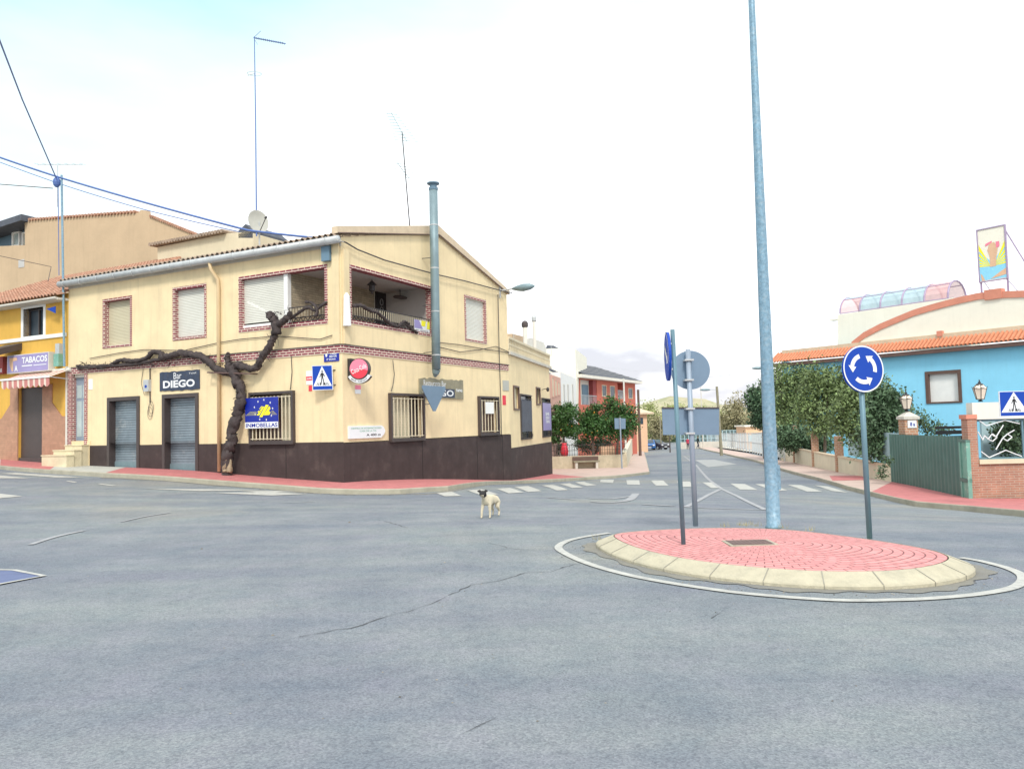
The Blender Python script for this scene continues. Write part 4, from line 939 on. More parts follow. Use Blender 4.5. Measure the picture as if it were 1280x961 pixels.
# ================================================================== things on the bar
def on_wall(name, label, cat, axis, px, py, **k):
    if axis == 'L': y, z = l(px, py); return Thing(name, label, cat, GB, base=(0, y, z), **k)
    x, z = g(px, py); return Thing(name, label, cat, GB, base=(x, 0, z), **k)
def quadL(p0, p1, p2): # upper left, upper right, lower left picture corners -> aL,aR,z0,z1
    aL, zt = l(*p0); aR, zt2 = l(*p1); _, zb = l(*p2); return aL, aR, zb, (zt+zt2)/2
def quadG(p0, p1, p2):
    aL, zt = g(*p0); aR, zt2 = g(*p1); _, zb = g(*p2); return aL, aR, zb, (zt+zt2)/2
# bar sign
aL, aR, z0, z1 = quadL((200.5, 466), (250, 461), (202, 489.5)); T = on_wall('bar_sign', 'weathered dark blue board reading Bar DIEGO above the roller door', 'sign', 'L', 225, 489)
mb = MB(); n = 16; 
top_ = [(aL+(aR-aL)*i/n, z1+random.uniform(-.03, .01)) for i in range(n+1)]; bot = [(aL+(aR-aL)*i/n, z0+random.uniform(-.01, .03)) for i in range(n, -1, -1)]
mb.prism([(-.03, a, z) for a, z in top_+bot], (.03, 0, 0)); bd = T.part('board', mb, M['navy'])
w_, h_ = aR-aL, z1-z0; mb = MB(); Pm = PX(-.034)
mb.text('DIEGO', Pm, aL+w_*.09, aL+w_*.89, z0+h_*.16, z0+h_*.54, 0, .035); mb.text('Bar', Pm, aL+w_*.36, aL+w_*.56, z0+h_*.60, z0+h_*.93, 0); mb.text('Teléf.', Pm, aL+w_*.74, aL+w_*.94, z0+h_*.80, z0+h_*.88, 0)
T.part('lettering', mb, M['sign_white'], parent=bd)
# estate agent banner
aL, aR, z0, z1 = quadL((312, 497), (353, 497.5), (312.5, 536)); z1 = l(330, 497)[1]; z0 = l(330, 535)[1]; T = on_wall('estate_banner', 'dark blue estate agent banner with yellow letters and white stars tied to the window bars', 'banner', 'L', 333, 535)
w_, h_ = aR-aL, z1-z0; mb = MB(); mb.pbox(pL, aL, aR, z0, z1, -.19, -.175); bd = T.part('sheet', mb, M['deepblue'])
mb = MB(); P2 = PX(-.193); mb.poly(P2, [(aL, z0), (aR, z0), (aR, z0+h_*.2), (aL, z0+h_*.2)], 0); 
for (u, v) in [(.40, .87), (.58, .92), (.77, .82), (.29, .69), (.31, .46), (.84, .63), (.80, .40), (.45, .29), (.65, .27)]:
    mb.poly(P2, [(aL+w_*u+.035*(1.0 if i % 2 == 0 else .42)*math.sin(i*math.pi/5)*(1 if aR > aL else -1), z0+h_*v+.035*(1.0 if i % 2 == 0 else .42)*math.cos(i*math.pi/5)*1.3) for i in range(10)], 0)
T.part('stars', mb, M['sign_white'], parent=bd)
mb = MB(); U = lambda u, v: (aL+w_*u, z0+h_*v); P3 = PX(-.196)
for q in ([(.36, .42), (.44, .42), (.60, .70), (.54, .70)], [(.44, .36), (.53, .36), (.73, .74), (.64, .76)], [(.57, .42), (.74, .42), (.78, .50), (.73, .56), (.78, .62), (.75, .71), (.72, .68)], [(.42, .60), (.50, .66), (.54, .72), (.50, .71)],
          [(.38, .52), (.47, .52), (.50, .57), (.41, .57)]): mb.poly(P3, [U(*z) for z in q], 0)
for k in range(4): mb.poly(P3, [U(.02+.04*k, .43+.035*k), U(.36, .43+.035*k), U(.36, .437+.035*k), U(.02+.04*k, .437+.035*k)], 0); mb.poly(P3, [U(.80, .43+.035*k), U(.97-.03*k, .43+.035*k), U(.97-.03*k, .437+.035*k), U(.80, .437+.035*k)], 0)
T.part('emblem', mb, M['yellow_vinyl'], parent=bd)
mb = MB(); mb.text('INMOBELLAS', P3, aL+w_*.03, aL+w_*.98, z0+h_*.035, z0+h_*.165, 0, .02); T.part('lettering', mb, M['deepblue'], parent=bd)
# street name
aL, aR, z0, z1 = quadL((405.5, 440.5), (424, 438.5), (405.5, 452.5)); T = on_wall('street_name_sign', 'small dark blue street name plate under the brick band at the corner', 'sign', 'L', 415, 452)
w_, h_ = aR-aL, z1-z0; mb = MB(); mb.pbox(pL, aL, aR, z0, z1, -.025, 0); bd = T.part('plate', mb, M['deepblue'])
mb = MB(); P2 = PX(-.028); mb.text('CALLE', P2, aL+w_*.42, aL+w_*.85, z0+h_*.70, z0+h_*.88, 0, .03); mb.text('MAYOR', P2, aL+w_*.38, aL+w_*.88, z0+h_*.42, z0+h_*.62, 0, .03); mb.text('2ª ZONA', P2, aL+w_*.18, aL+w_*.80, z0+h_*.13, z0+h_*.32, 0, .02)
mb.poly(P2, [(aL+w_*(.17+.07*math.sin(a)), z0+h_*(.68+.2*math.cos(a))) for a in [i*math.pi/5 for i in range(10)]], 0)
T.part('lettering', mb, M['sign_white'], parent=bd)
# alarm plaques
T = on_wall('notice_plaque', 'small red and white notice to the left of the crossing sign on the bar', 'notice', 'L', 387, 481)
aL, aR, z0, z1 = quadL((383, 464), (391, 463), (383, 481)); h_ = z1-z0; w_ = aR-aL; mb = MB(); mb.pbox(pL, aL, aR, z0, z1, -.012, 0); pl = T.part('plate', mb, M['sign_white']); mb = MB(); mb.pbox(pL, aL, aR, z0+h_*.3, z0+h_*.6, -.016, -.012); T.part('red_stripe', mb, M['red_sign'], parent=pl)
mb = MB(); mb.text('ALARMA', PX(-.019), aL+w_*.1, aL+w_*.9, z0+h_*.38, z0+h_*.52, 0, .02); T.part('lettering', mb, M['sign_white'], parent=pl)
aL, aR, z0, z1 = quadL((386, 482), (390, 481.5), (386, 489)); mb = MB(); mb.pbox(pL, aL, aR, z0, z1, -.012, 0); T = on_wall('notice_plaque', 'tiny red plaque just below the red and white notice', 'notice', 'L', 388, 489, mesh=mb, mat=M['red_sign'])
aL, aR, z0, z1 = quadG((443.5, 481), (450.5, 481.5), (443.5, 492)); T = on_wall('notice_plaque', 'faded pink and white notice under the round drinks sign', 'notice', 'G', 447, 492); mb = MB(); mb.pbox(pG, aL, aR, z0, z1, -.012, 0); pl = T.part('plate', mb, M['sign_white'])
mb = MB(); mb.pbox(pG, aL, aR, (z0+z1)/2, z1, -.016, -.012); T.part('pink_stripe', mb, M['pink_sign'], parent=pl)
# round drinks sign on a bracket
x, z = g(437, 461); yb = -.05
T = Thing('drinks_sign', 'round red and pink drinks sign with white script on a black bracket', 'sign', GB, base=(x, 0, z))
cc = GB.loc(at_depth(450, 461, GB.w(x, -.35, 0).y)); Dd = GB.w(cc.x, cc.y, 0).y; rr = 13.2/FPX*Dd
vw = (CP-GB.w(*cc)).normalized(); vw.z = 0; vw.normalize(); rw = Vector((-vw.y, vw.x, 0)); 
if rw.x < 0: rw = -rw
nrm = (vw*.90-rw*.43).normalized(); rgt = Vector((-nrm.y, nrm.x, 0)); rgt = rgt if rgt.x > 0 else -rgt
tl = lambda v: Vector((v.dot(GB.X), v.dot(GB.Y), v.z))
n_l, r_l, u_l = tl(nrm), tl(rgt), Vector((0, 0, 1))
mb = MB(); disc(mb, cc-n_l*.09, n_l, rr, .17, 40); rim = T.part('case', mb, M['dark_frame'])
F_ = flat_on(cc+n_l*.083, r_l, u_l, n_l); rf_ = rr*.93
mb = MB(); mb.add([F_(rf_*math.cos(a), rf_*math.sin(a)) for a in [i*math.pi/20 for i in range(40)]], [tuple(range(40))]); T.part('red_face', mb, M['red_sign'], parent=rim)
mb = MB(); mb.add([F_(rf_*math.cos(a), rf_*math.sin(a), -.003) for a in [R(-12)+i*R(205)/24 for i in range(25)]]+[F_(-rf_*.3, -rf_*.12, -.003), F_(rf_*.3, rf_*.0, -.003)], [tuple(range(27))]); T.part('pink_face', mb, M['pink_sign'], parent=rim)
mb = MB(); ca, sa = math.cos(R(22)), math.sin(R(22)); v, f = text_geo('Coca-Cola', .01)
mb.add([F_((x_-.5)*rf_*1.75*ca-(y_-.5)*rf_*.5*sa, (x_-.5)*rf_*1.75*sa+(y_-.5)*rf_*.5*ca, -.007) for x_, y_ in v], f); T.part('lettering', mb, M['sign_white'], parent=rim)
mb = MB(); annulus(mb, flat_on(cc+n_l*.06, r_l, u_l, n_l), rr*1.06, rr*1.36, 212, 328, 0, 16); annulus(mb, flat_on(cc-n_l*.06, r_l, u_l, n_l), rr*1.06, rr*1.36, 212, 328, 0, 16)
bn = T.part('name_band', mb, M['sign_white'], parent=rim)
mb = MB()
for k in range(16):
    a = R(212+116*k/16); b = R(212+116*(k+1)/16); Fa, Fb = flat_on(cc+n_l*.058, r_l, u_l, n_l), flat_on(cc-n_l*.058, r_l, u_l, n_l)
    mb.quad(Fa(rr*1.4*math.cos(a), rr*1.4*math.sin(a)), Fa(rr*1.4*math.cos(b), rr*1.4*math.sin(b)), Fb(rr*1.4*math.cos(b), rr*1.4*math.sin(b)), Fb(rr*1.4*math.cos(a), rr*1.4*math.sin(a)))
    mb.quad(Fa(rr*1.4*math.cos(a), rr*1.4*math.sin(a)), Fa(rr*1.4*math.cos(b), rr*1.4*math.sin(b)), Fa(rr*1.02*math.cos(b), rr*1.02*math.sin(b)), Fa(rr*1.02*math.cos(a), rr*1.02*math.sin(a)))
T.part('band_case', mb, M['dark_frame'], parent=rim)
mb = MB(); Fn = flat_on(cc+n_l*.065, r_l, u_l, n_l); v, f = text_geo('BAR DIEGO', .02)
mb.add([Fn(rr*(1.13+.15*y_)*math.cos(R(230+80*x_)), rr*(1.13+.15*y_)*math.sin(R(230+80*x_))) if False else Fn(rr*(1.28-.15*y_)*math.cos(R(228+84*x_)), rr*(1.28-.15*y_)*math.sin(R(228+84*x_))) for x_, y_ in v], f); T.part('band_lettering', mb, M['grey_ink'], parent=rim)
mb = MB(); mb.box(x-.1, x+.14, -.10, .0, z-.30, z+.30)
for dz in (-.2, .2): mb.bar((x, -.05, z+dz), cc-r_l*rr*.8+Vector((0, 0, dz)), .04)
T.part('bracket', mb, M['iron'])
# direction sign
aL, aR, z0, z1 = quadG((434.5, 533), (480, 531.5), (435, 549.5)); z0 = g(457, 547.5)[1]; z1 = g(457, 532)[1]; T = on_wall('direction_sign', 'white arrow shaped direction sign with green and black writing low on the gable wall', 'sign', 'G', 457, 548)
h_, w_ = z1-z0, aR-aL; mb = MB(); mb.prism([(aL, -.05, z0), (aL+w_*.88, -.05, z0), (aL+w_*.97, -.05, z0+h_*.3), (aR, -.05, z0+h_*.55), (aL+w_*.96, -.05, z0+h_*.85), (aL+w_*.9, -.05, z1), (aL, -.05, z1)], (0, .05, 0)); pl = T.part('plate', mb, M['sign_white'])
P2 = PY(-.054); mb = MB(); mb.text('CENTRO DE INTERPRETACION', P2, aL+w_*.05, aL+w_*.88, z0+h_*.74, z0+h_*.87, 0, .02); mb.text('CASA DE LA TIA', P2, aL+w_*.28, aL+w_*.74, z0+h_*.52, z0+h_*.66, 0, .02); T.part('green_lettering', mb, M['green_ink'], parent=pl)
mb = MB(); mb.text('A 400 m', P2, aL+w_*.46, aL+w_*.86, z0+h_*.16, z0+h_*.36, 0, .03); T.part('black_lettering', mb, M['grey_ink'], parent=pl)
# old board over the window
aL, aR, z0, z1 = quadG((523, 471.5), (577.5, 475.5), (524, 497)); z0 = g(577, 499)[1]; T = on_wall('old_restaurant_board', 'weathered olive board with faded white lettering, partly hidden by the triangular sign', 'sign', 'G', 550, 498)
w_, h_ = aR-aL, z1-z0; n = 18; mb = MB(); mb.prism([(aL+w_*i/n, -.05, z1+random.uniform(-.05, .02)) for i in range(n+1)]+[(aR, -.05, z0), (aL, -.05, z0+.02)], (0, .05, 0)); bd = T.part('board', mb, M['tanboard'])
mb = MB(); mb.box(aL+w_*.08, aL+w_*.78, -.06, -.051, z0+h_*.06, z0+h_*.50); T.part('dark_panel', mb, M['navy'], parent=bd)
mb = MB(); P2 = PY(-.056); mb.text('Restaurante Bar', P2, aL+w_*.08, aL+w_*.58, z0+h_*.60, z0+h_*.88, 0); mb.text('DIEGO', PY(-.064), aL+w_*.12, aL+w_*.75, z0+h_*.12, z0+h_*.44, 0, .02); mb.text('TAPAS', P2, aL+w_*.81, aL+w_*.97, z0+h_*.38, z0+h_*.52, 0, .03); T.part('lettering', mb, M['sign_white'], parent=bd)
# triangular sign seen from the back
x0, zt = g(527.5, 483, -.55); x1, _ = g(556, 483, -.55); xm_, zb = g(542.5, 514, -.55); T = Thing('give_way_sign', 'grey back of a triangular sign bracketed in front of the bar', 'traffic sign', GB, base=((x0+x1)/2, -.3, zb))
mb = MB(); mb.prism([(x0, -.55, zt+.04), (x1, -.55, zt+.04), (x1+.02, -.55, zt-.06), (xm_+.07, -.55, zb), (xm_-.07, -.55, zb), (x0-.02, -.55, zt-.06)], (0, -.02, 0)); T.part('plate', mb, M['galv_sign'])
xp, zp = g(527.5, 509); mb = MB(); mb.bar((xm_-.1, -.54, zp+.1), (xp+.15, -.0, zp+.1), .03); mb.bar((xm_, -.54, zt-.15), (xm_+.1, 0, zt-.15), .03); T.part('bracket', mb, M['galv'])
# flue
xf, _ = g(543, 440, -.32); zft = g(541, 237, -.32)[1]; zfb = g(545, 462, -.32)[1]; T = Thing('flue_pipe', 'tall blue grey metal flue pipe running up the gable past the roof', 'flue', GB, base=(xf, 0, zfb))
xt, _ = g(541.7, 240, -.32); xb, _ = g(545.3, 460, -.32); a = Vector((xb, -.32, zfb)); b = Vector((xt, -.32, zft)); mb = MB(); mb.tube([a+Vector((0, 0, .0)), a.lerp(b, .3), a.lerp(b, .6), b], .15, 20); mb.smooth = True; pp = T.part('pipe', mb, M['flue'])
mb = MB(); mb.tube([a, a+Vector((.0, .03, -.12)), a+Vector((.03, .08, -.24))], [.15, .12, .05], 16); T.part('end_cap', mb, M['flue'], parent=pp)
mb = MB(); mb.lathe(tuple(b), [(.16, -.02), (.17, .06), (.13, .07), (.13, .16), (.22, .20), (.22, .24), (.12, .27)], 20); T.part('cowl', mb, M['blue_metal'], parent=pp)
mb = MB()
for k in (.08, .32, .56, .80): q = a.lerp(b, k); mb.tube([q-Vector((0, 0, .02)), q+Vector((0, 0, .02))], .156, 20)
T.part('pipe_band', mb, M['galv'], parent=pp)
mb = MB()
for k in (.1, .36, .62): q = a.lerp(b, k); mb.bar(q, q+Vector((.3, .32, -.05)), .02); mb.bar(q, q+Vector((-.3, .32, -.05)), .02)
T.part('stay', mb, M['iron'])
# blanked-out patch of the last window, built as a white square
aL, aR, z0, z1 = quadG((602.5, 502.5), (613, 503), (602.5, 517)); mb = MB(); mb.pbox(pG, aL, aR, z0, z1, -.15, -.145); on_wall('blank_square', 'blank white paper taped to the window bars of the gable front', 'notice', 'G', 608, 517, mesh=mb, mat=M['white'])
# yellow and purple board on the balcony
aL, aR, z0, z1 = quadG((519, 397), (538, 401), (520, 421)); z0, z1 = g(530, 420)[1], g(530, 401)[1]; w_, h_ = aR-aL, z1-z0; T = on_wall('balcony_poster', 'small purple, yellow and white poster tied to the balcony railing', 'banner', 'G', 530, 420)
mb = MB(); mb.pbox(pG, aL, aR, z0, z1, .04, .05); pl = T.part('sheet', mb, M['sign_white']); P2 = PY(.036)
mb = MB(); mb.poly(P2, [(aL, z0+h_*.45), (aL+w_*.55, z0+h_*.45), (aL+w_*.3, z1), (aL, z1)], 0); T.part('purple_patch', mb, M['lilac'], parent=pl)
mb = MB(); mb.poly(P2, [(aL+w_*.45, z0+h_*.65), (aL+w_*.7, z0+h_*.65), (aL+w_*.75, z1), (aL+w_*.45, z1)], -.002); mb.poly(P2, [(aL+w_*.8, z0+h_*.5), (aR, z0+h_*.5), (aR, z1), (aL+w_*.85, z1)], 0); T.part('yellow_patch', mb, M['yellow_vinyl'], parent=pl)
mb = MB(); 
for k in range(3): mb.text('SE VENDE', P2, aL+w_*.1, aL+w_*.9, z0+h_*(.05+.13*k), z0+h_*(.12+.13*k), 0, .02)
T.part('lettering', mb, M['grey_ink'], parent=pl)
# lantern hanging in the loggia
x, z = g(465, 360, .8); T = Thing('hanging_lantern', 'black hanging lantern under the loggia ceiling', 'lantern', GB, base=(x, .8, zc-.01)); mb = MB(); mb.cyl((x, .8, zc-.01), (x, .8, z+.2), .008, n=6); T.part('chain', mb, M['iron'])
mb = MB(); mb.lathe((x, .8, z-.12), [(.02, -.08), (.05, 0), (.09, .02), (.10, .2), (.17, .22), (.05, .34), (.02, .36)], 8); T.part('lamp_body', mb, M['iron'])
x, z = g(500, 362, 1.2); T = Thing('satellite_dish', 'dark round dish hanging under the loggia ceiling', 'dish', GB, base=(x, 1.2, zc-.01)); mb = MB(); mb.ball((x, 1.2, zc-.28), .36, .2, .06); T.part('bowl', mb, M['dark_frame']); mb = MB(); mb.cyl((x, 1.2, zc-.01), (x, 1.2, zc-.25), .02, n=6); T.part('stem', mb, M['iron'])
# junction box, meters
x, z = g(430, 318); mb = MB(); yL, zL = l(411, 318); mb.box(-.16, -.02, yL-.14, yL+.16, zL-.22, zL+.22); Thing('junction_box', 'blue grey cable box high on the corner under the gutter', 'box', GB, base=(0, yL, zL), mesh=mb, mat=M['blue_metal'])
yL, zL = l(186, 482); T = Thing('meter_box', 'small grey meter box with a blue dot between the two roller doors', 'box', GB, base=(0, yL, zL-.15)); mb = MB(); mb.box(-.12, 0, yL-.13, yL+.13, zL-.2, zL+.2); bx_ = T.part('case', mb, M['galv']); mb = MB(); mb.tube([(-.125, yL, zL-.03), (-.118, yL, zL-.03)], .055, 12); T.part('dial', mb, M['blue_sign'], parent=bx_)
mb = MB(); mb.tube([(-.03, yL-.1, zband0), (-.03, yL-.1, zL-.6)], .02, 6); mb.tube([(-.03, yL+.25, zband0), (-.03, yL+.35, zL+.1), (-.03, yL+.2, zL-.3)], .008, 5)
for k in range(3): mb.tube([(-.03, yL-.15+.12*math.cos(a)+.03*k, zL-.75-.1*k+.22*math.sin(a)) for a in [i*.7 for i in range(10)]], .007, 4)
T.part('loose_cable', mb, M['cable_dark'])
# white plastic cover at the corner pier
x, z = g(429.5, 390); zb_ = g(430, 408)[1]; zt_ = g(430, 371)[1]; mb = MB(); mb.tube([(.08, -.13, zb_), (.08, -.13, zt_), (.08, -.12, zt_+.1)], [.12, .09, .03], 10); Thing('pipe_cover', 'torn white plastic cover wrapped round the corner pier', 'cover', GB, base=(.05, -.05, zb_), mesh=mb, mat=M['white'])
# notices near the end
aL, aR, z0, z1 = quadG((628, 475), (635.5, 476), (628, 488)); mb = MB(); mb.pbox(pG, aL, aR, z0, z1, -.02, 0); on_wall('meter_cover', 'pale grey square cover on the cream gable wall near its right end', 'cover', 'G', 632, 488, mesh=mb, mat=M['pave_grey'])
aL, aR, z0, z1 = quadG((628, 494), (632, 494.5), (628, 506)); mb = MB(); mb.pbox(pG, aL, aR, z0, z1, -.012, 0); on_wall('notice_plaque', 'small red plaque beside the window with the white square', 'notice', 'G', 630, 506, mesh=mb, mat=M['red_sign'])
aL, aR, z0, z1 = quadL((111, 474), (116, 473.5), (111, 487)); mb = MB(); mb.pbox(pL, aL, aR, z0, z1, -.012, 0); on_wall('notice_plaque', 'small white notice beside the grey house door', 'notice', 'L', 113, 487, mesh=mb, mat=M['sign_white'])

# ================================================================== the old vine
def spline(pts, k=5):
    pts = [Vector(p) for p in pts]; out = []; n = len(pts)
    for i in range(n-1):
        a, b, c, d = pts[max(i-1, 0)], pts[i], pts[i+1], pts[min(i+2, n-1)]
        for j in range(k): t = j/k; out.append(.5*((2*b)+(c-a)*t+(2*a-5*b+4*c-d)*t*t+(3*b-a-3*c+d)*t**3))
    out.append(pts[-1]); return out
def vine_l(px, d): 
    o = []
    for i, p in enumerate(px):
        dd = d[i] if hasattr(d, '__len__') else d; y, z = l(p[0], p[1], -dd); o.append((-dd, y, z))
    return o
random.seed(21)
def gnarl(mb, pts, r0, r1, n=11, jit=.24, k=6, knob=.3):
    P_ = spline(pts, k); m_ = len(P_); rs = []
    for i in range(m_):
        t = i/(m_-1); rs.append((r0+(r1-r0)*t)*(1+.6*knob*noise.noise(Vector((i*.55, r0*50, 3)))))
    P_ = [p+Vector((random.gauss(0, r0*.10), random.gauss(0, r0*.12), random.gauss(0, r0*.12))) for p in P_]
    mb.tube(P_, rs, n, True, jit); mb.smooth = True
VB = l(284, 592, -.45)
vz = TZ(*GB.w(-.45, VB[0], 0)[:2])+SWH
V = Thing('grapevine', 'old leafless grapevine with a thick twisted trunk climbing the long front of the bar', 'vine', GB, base=(-.45, VB[0], vz))
mb = MB(); gnarl(mb, [(-.42, VB[0], vz-.05)]+vine_l([(284, 575), (288, 556), (291, 538), (296, 518), (301, 500), (299, 482), (292, 466), (286, 455)], [.42, .38, .33, .28, .24, .22, .2, .18]), .17, .15, 11)
tk = V.part('trunk', mb, M['bark'])
mb = MB(); gnarl(mb, vine_l([(281, 590), (282, 576), (286, 560), (288, 542)], [.53, .50, .44, .36]), .10, .05, 8); gnarl(mb, vine_l([(287, 590), (288, 575)], [.5, .42]), .09, .04, 8); V.part('pale_root', mb, M['bark_pale'], label='pale stripped wood at the foot of the trunk')
mb = MB(); gnarl(mb, vine_l([(287, 466), (272, 462), (262, 453), (252, 446), (238, 442.5), (222, 442), (208, 446), (202, 447)], .17), .12, .10); 
gnarl(mb, vine_l([(205, 446), (199, 440.5), (192, 440), (185, 446), (175, 450), (163, 451), (152, 450), (142, 454)], .14), .085, .065); V.part('branch', mb, M['bark'])
mb = MB(); gnarl(mb, vine_l([(210, 447), (190, 451), (170, 455), (150, 456.5), (130, 457), (112, 459), (96, 457)], .13), .06, .05, 7); gnarl(mb, vine_l([(142, 454), (128, 460), (112, 457), (98, 461)], .1), .05, .05, 7); V.part('branch', mb, M['bark'])
mb = MB(); gnarl(mb, vine_l([(290, 462), (298, 455), (304, 459), (313, 461), (321, 459), (327, 447), (334, 438), (340, 426), (344, 415)], [.18, .2, .2, .22, .25, .25, .28, .3, .3]), .11, .10); V.part('branch', mb, M['bark'])
mb = MB(); gnarl(mb, vine_l([(346, 418), (344, 405), (339, 396), (336, 394)], .3), .14, .11); gnarl(mb, vine_l([(345, 406), (353, 402), (360, 397), (363, 391)], .3), .12, .07); gnarl(mb, vine_l([(339, 396), (344, 393)], .3), .08, .05); gnarl(mb, vine_l([(286, 455), (284, 447), (286, 442)], .2), .11, .06); V.part('branch', mb, M['bark'])
# branches along the railing
mb = MB(); gnarl(mb, vine_l([(363, 398), (372, 392), (385, 384), (393, 388), (401, 383), (408, 378)], .06), .05, .045, 7); gnarl(mb, vine_l([(395, 396), (396, 386), (390, 379), (382, 377)], .08), .05, .04, 7); V.part('branch', mb, M['bark'])
def vine_g(px, d): return [(g(p[0], p[1], -d)[0], -d, g(p[0], p[1], -d)[1]) for p in px]
mb = MB(); gnarl(mb, vine_g([(441, 382), (452, 382), (462, 388), (472, 391), (480, 398), (488, 405), (498, 408), (506, 405), (514, 411), (522, 416)], .06), .06, .05, 7); gnarl(mb, vine_g([(498, 408), (505, 402), (512, 405)], .1), .05, .03, 7); V.part('branch', mb, M['bark'])
mb = MB(); random.seed(4)
for k in range(150):
    t = random.random(); px = 100+t*180; py = 457-(13 if 200 < px < 265 else 3)*random.random(); y, z = l(px, py, -.14); a = random.uniform(0, 6.3); mb.tube([(-.14, y, z), (-.16+random.uniform(-.08, .04), y+.12*math.cos(a), z+.1*math.sin(a))], [.012, .004], 4)
for (pa, pb, dd, k_) in (((284, 575), (299, 482), .3, 26), ((299, 482), (286, 450), .2, 14), ((318, 460), (345, 412), .28, 26), ((336, 394), (363, 391), .3, 16)):
    for _ in range(k_):
        t = random.random(); y, z = l(pa[0]+(pb[0]-pa[0])*t, pa[1]+(pb[1]-pa[1])*t, -dd-.1); a = random.uniform(0, 6.3); q = random.uniform(.12, .34)
        mb.tube([(-dd-.05, y, z), (-dd-.05+random.uniform(-.1, .08), y+q*.6*math.cos(a), z+q*.6*math.sin(a)), (-dd+random.uniform(-.12, .1), y+q*math.cos(a+.4), z+q*math.sin(a+.4)-.03)], [.014, .009, .003], 4)
_t = V.part('twigs', mb, M['bark']); _t['kind'] = 'stuff'
mb = MB(); a = l(262, 466, -.12); b = l(313, 467, -.3); mb.bar((-.02, a[0], a[1]), (-.3, a[0]-.1, a[1]), .03); mb.bar((-.3, a[0]-.1, a[1]), (-.3, b[0], b[1]), .04); mb.bar((-.02, b[0], b[1]), (-.3, b[0], b[1]), .03); V.part('support_bar', mb, M['rust'])
# ================================================================== extension of the bar along the side street
EXT = Thing('street_annex', 'low cream annex behind the bar with a white pierced parapet and brown base', 'building', EX)
def rectE(x0, y0, x1, y1, yb):
    a0, zt = e(x0, y0); a1, zt1 = e(x1, y1); return a0, a1, e(x0, yb)[1], zt
zp0 = (e(640, 443)[1]+e(684, 460.5)[1])/2; zp1 = (e(640, 422.5)[1]+e(684, 443)[1])/2
ow = [rectE(641, 481.5, 648, 482, 512.5), rectE(649.5, 492, 663, 493, 550), rectE(669.5, 483.5, 674.5, 484, 506), rectE(676.5, 497, 687, 497.5, 547)]
mb = MB(); mb.wall(pG, 0, EEND, -2.2, zp0, [(*o, .16) for o in ow], .16); mb.quad((EEND, 0, -2.2), (EEND, 7, -2.2), (EEND, 7, zp0), (EEND, 0, zp0)); mb.quad((0, 0, zp0), (EEND, 0, zp0), (EEND, 7, zp0), (0, 7, zp0)); mb.quad((0, 7, -2), (EEND, 7, -2), (EEND, 7, zp0), (0, 7, zp0))
EXT.part('wall', mb, M['yellow'])
zbE = (e(640, 560)[1]+e(689, 552.5)[1])/2; mb = MB(); mb.box(.02, EEND+.03, -.03, -.001, -2.3, e(664, 556)[1]); EXT.part('base', mb, M['brown'])
mb = MB(); mb.box(0, EEND+.1, -.12, 0, zp0-.02, zp0+.10); EXT.part('cornice', mb, M['concrete'])
mb = MB(); mb.box(0, EEND+.02, -.08, .06, zp1-.10, zp1); mb.box(0, EEND, -.05, .03, zp0+.10, zp0+.2); hh = (zp1-.1-zp0-.2); n = int(EEND/.30)
for i in range(n+1): x = EEND*i/n; mb.box(x-.03, x+.03, -.05, .03, zp0+.2, zp1-.1)
for i in range(n):
    x = EEND*(i+.5)/n; w_ = EEND/n/2-.03
    for k in (0, 1): 
        zc_ = zp0+.2+hh*(k+.5)/2; mb.box(x-w_, x+w_, -.045, .02, zc_+hh/4-.03, zc_+hh/4+.03)
        mb.bar((x-w_, -.01, zc_-hh/4), (x+w_, -.01, zc_+hh/4), .035); mb.bar((x-w_, -.01, zc_+hh/4), (x+w_, -.01, zc_-hh/4), .035)
EXT.part('pierced_parapet', mb, M['cream'])
for k, o in enumerate(ow):
    mb = MB(); mb.ring(pG, o[0], o[1], o[2], o[3], .07, -.05, .02); f = EXT.part('window_frame', mb, M['brown_metal'] if k in (0, 2) else M['dark_frame'])
    mb = MB(); mb.pbox(pG, o[0], o[1], o[2], o[3], .10, .14)
    EXT.part('window_pane', mb, M['cream'] if k == 0 else M['glass'], parent=f)
    if k in (1, 3):
        mb = MB(); mb.pbox(pG, o[0]+.1, o[1]-.06, o[2]+.35, o[3]-.25, -.07, -.05); pn = EXT.part('grey_panel', mb, M['slate'] if k == 1 else M['lilac'], parent=f)
        mb = MB()
        for zz in (o[2]+.05, o[2]+.3, o[3]-.2, o[3]-.04): mb.bar((o[0]+.05, -.09, zz), (o[1]-.05, -.09, zz), .02)
        for i in range(7): x = o[0]+.1+(o[1]-o[0]-.2)*i/6; mb.tube([(x+.05*math.cos(a), -.09, o[2]+.17+.09*math.sin(a)) for a in [j*.8 for j in range(9)]], .008, 4)
        EXT.part('scroll_grille', mb, M['iron'], parent=f)
o = ow[3]; mb = MB(); PE = PY(-.075); w_ = o[1]-o[0]
for i, t_ in enumerate(('BAR', 'DIEGO', 'TAPAS')): zz = o[2]+(o[3]-o[2])*(.56-.1*i); mb.text(t_, PE, o[0]+w_*.3, o[0]+w_*.75, zz, zz+.16, 0, .04)
EXT.part('lettering', mb, M['sign_white'])
x, z = e(677.5, 487); mb = MB(); mb.bar((x, 0, z), (x, -.25, z+.05), .03); mb.ball((x, -.3, z), .08, .08, .12); Thing('wall_lamp', 'small dark lamp on the annex wall above the lettered panel', 'lamp', EX, base=(x, 0, z), mesh=mb, mat=M['iron'])
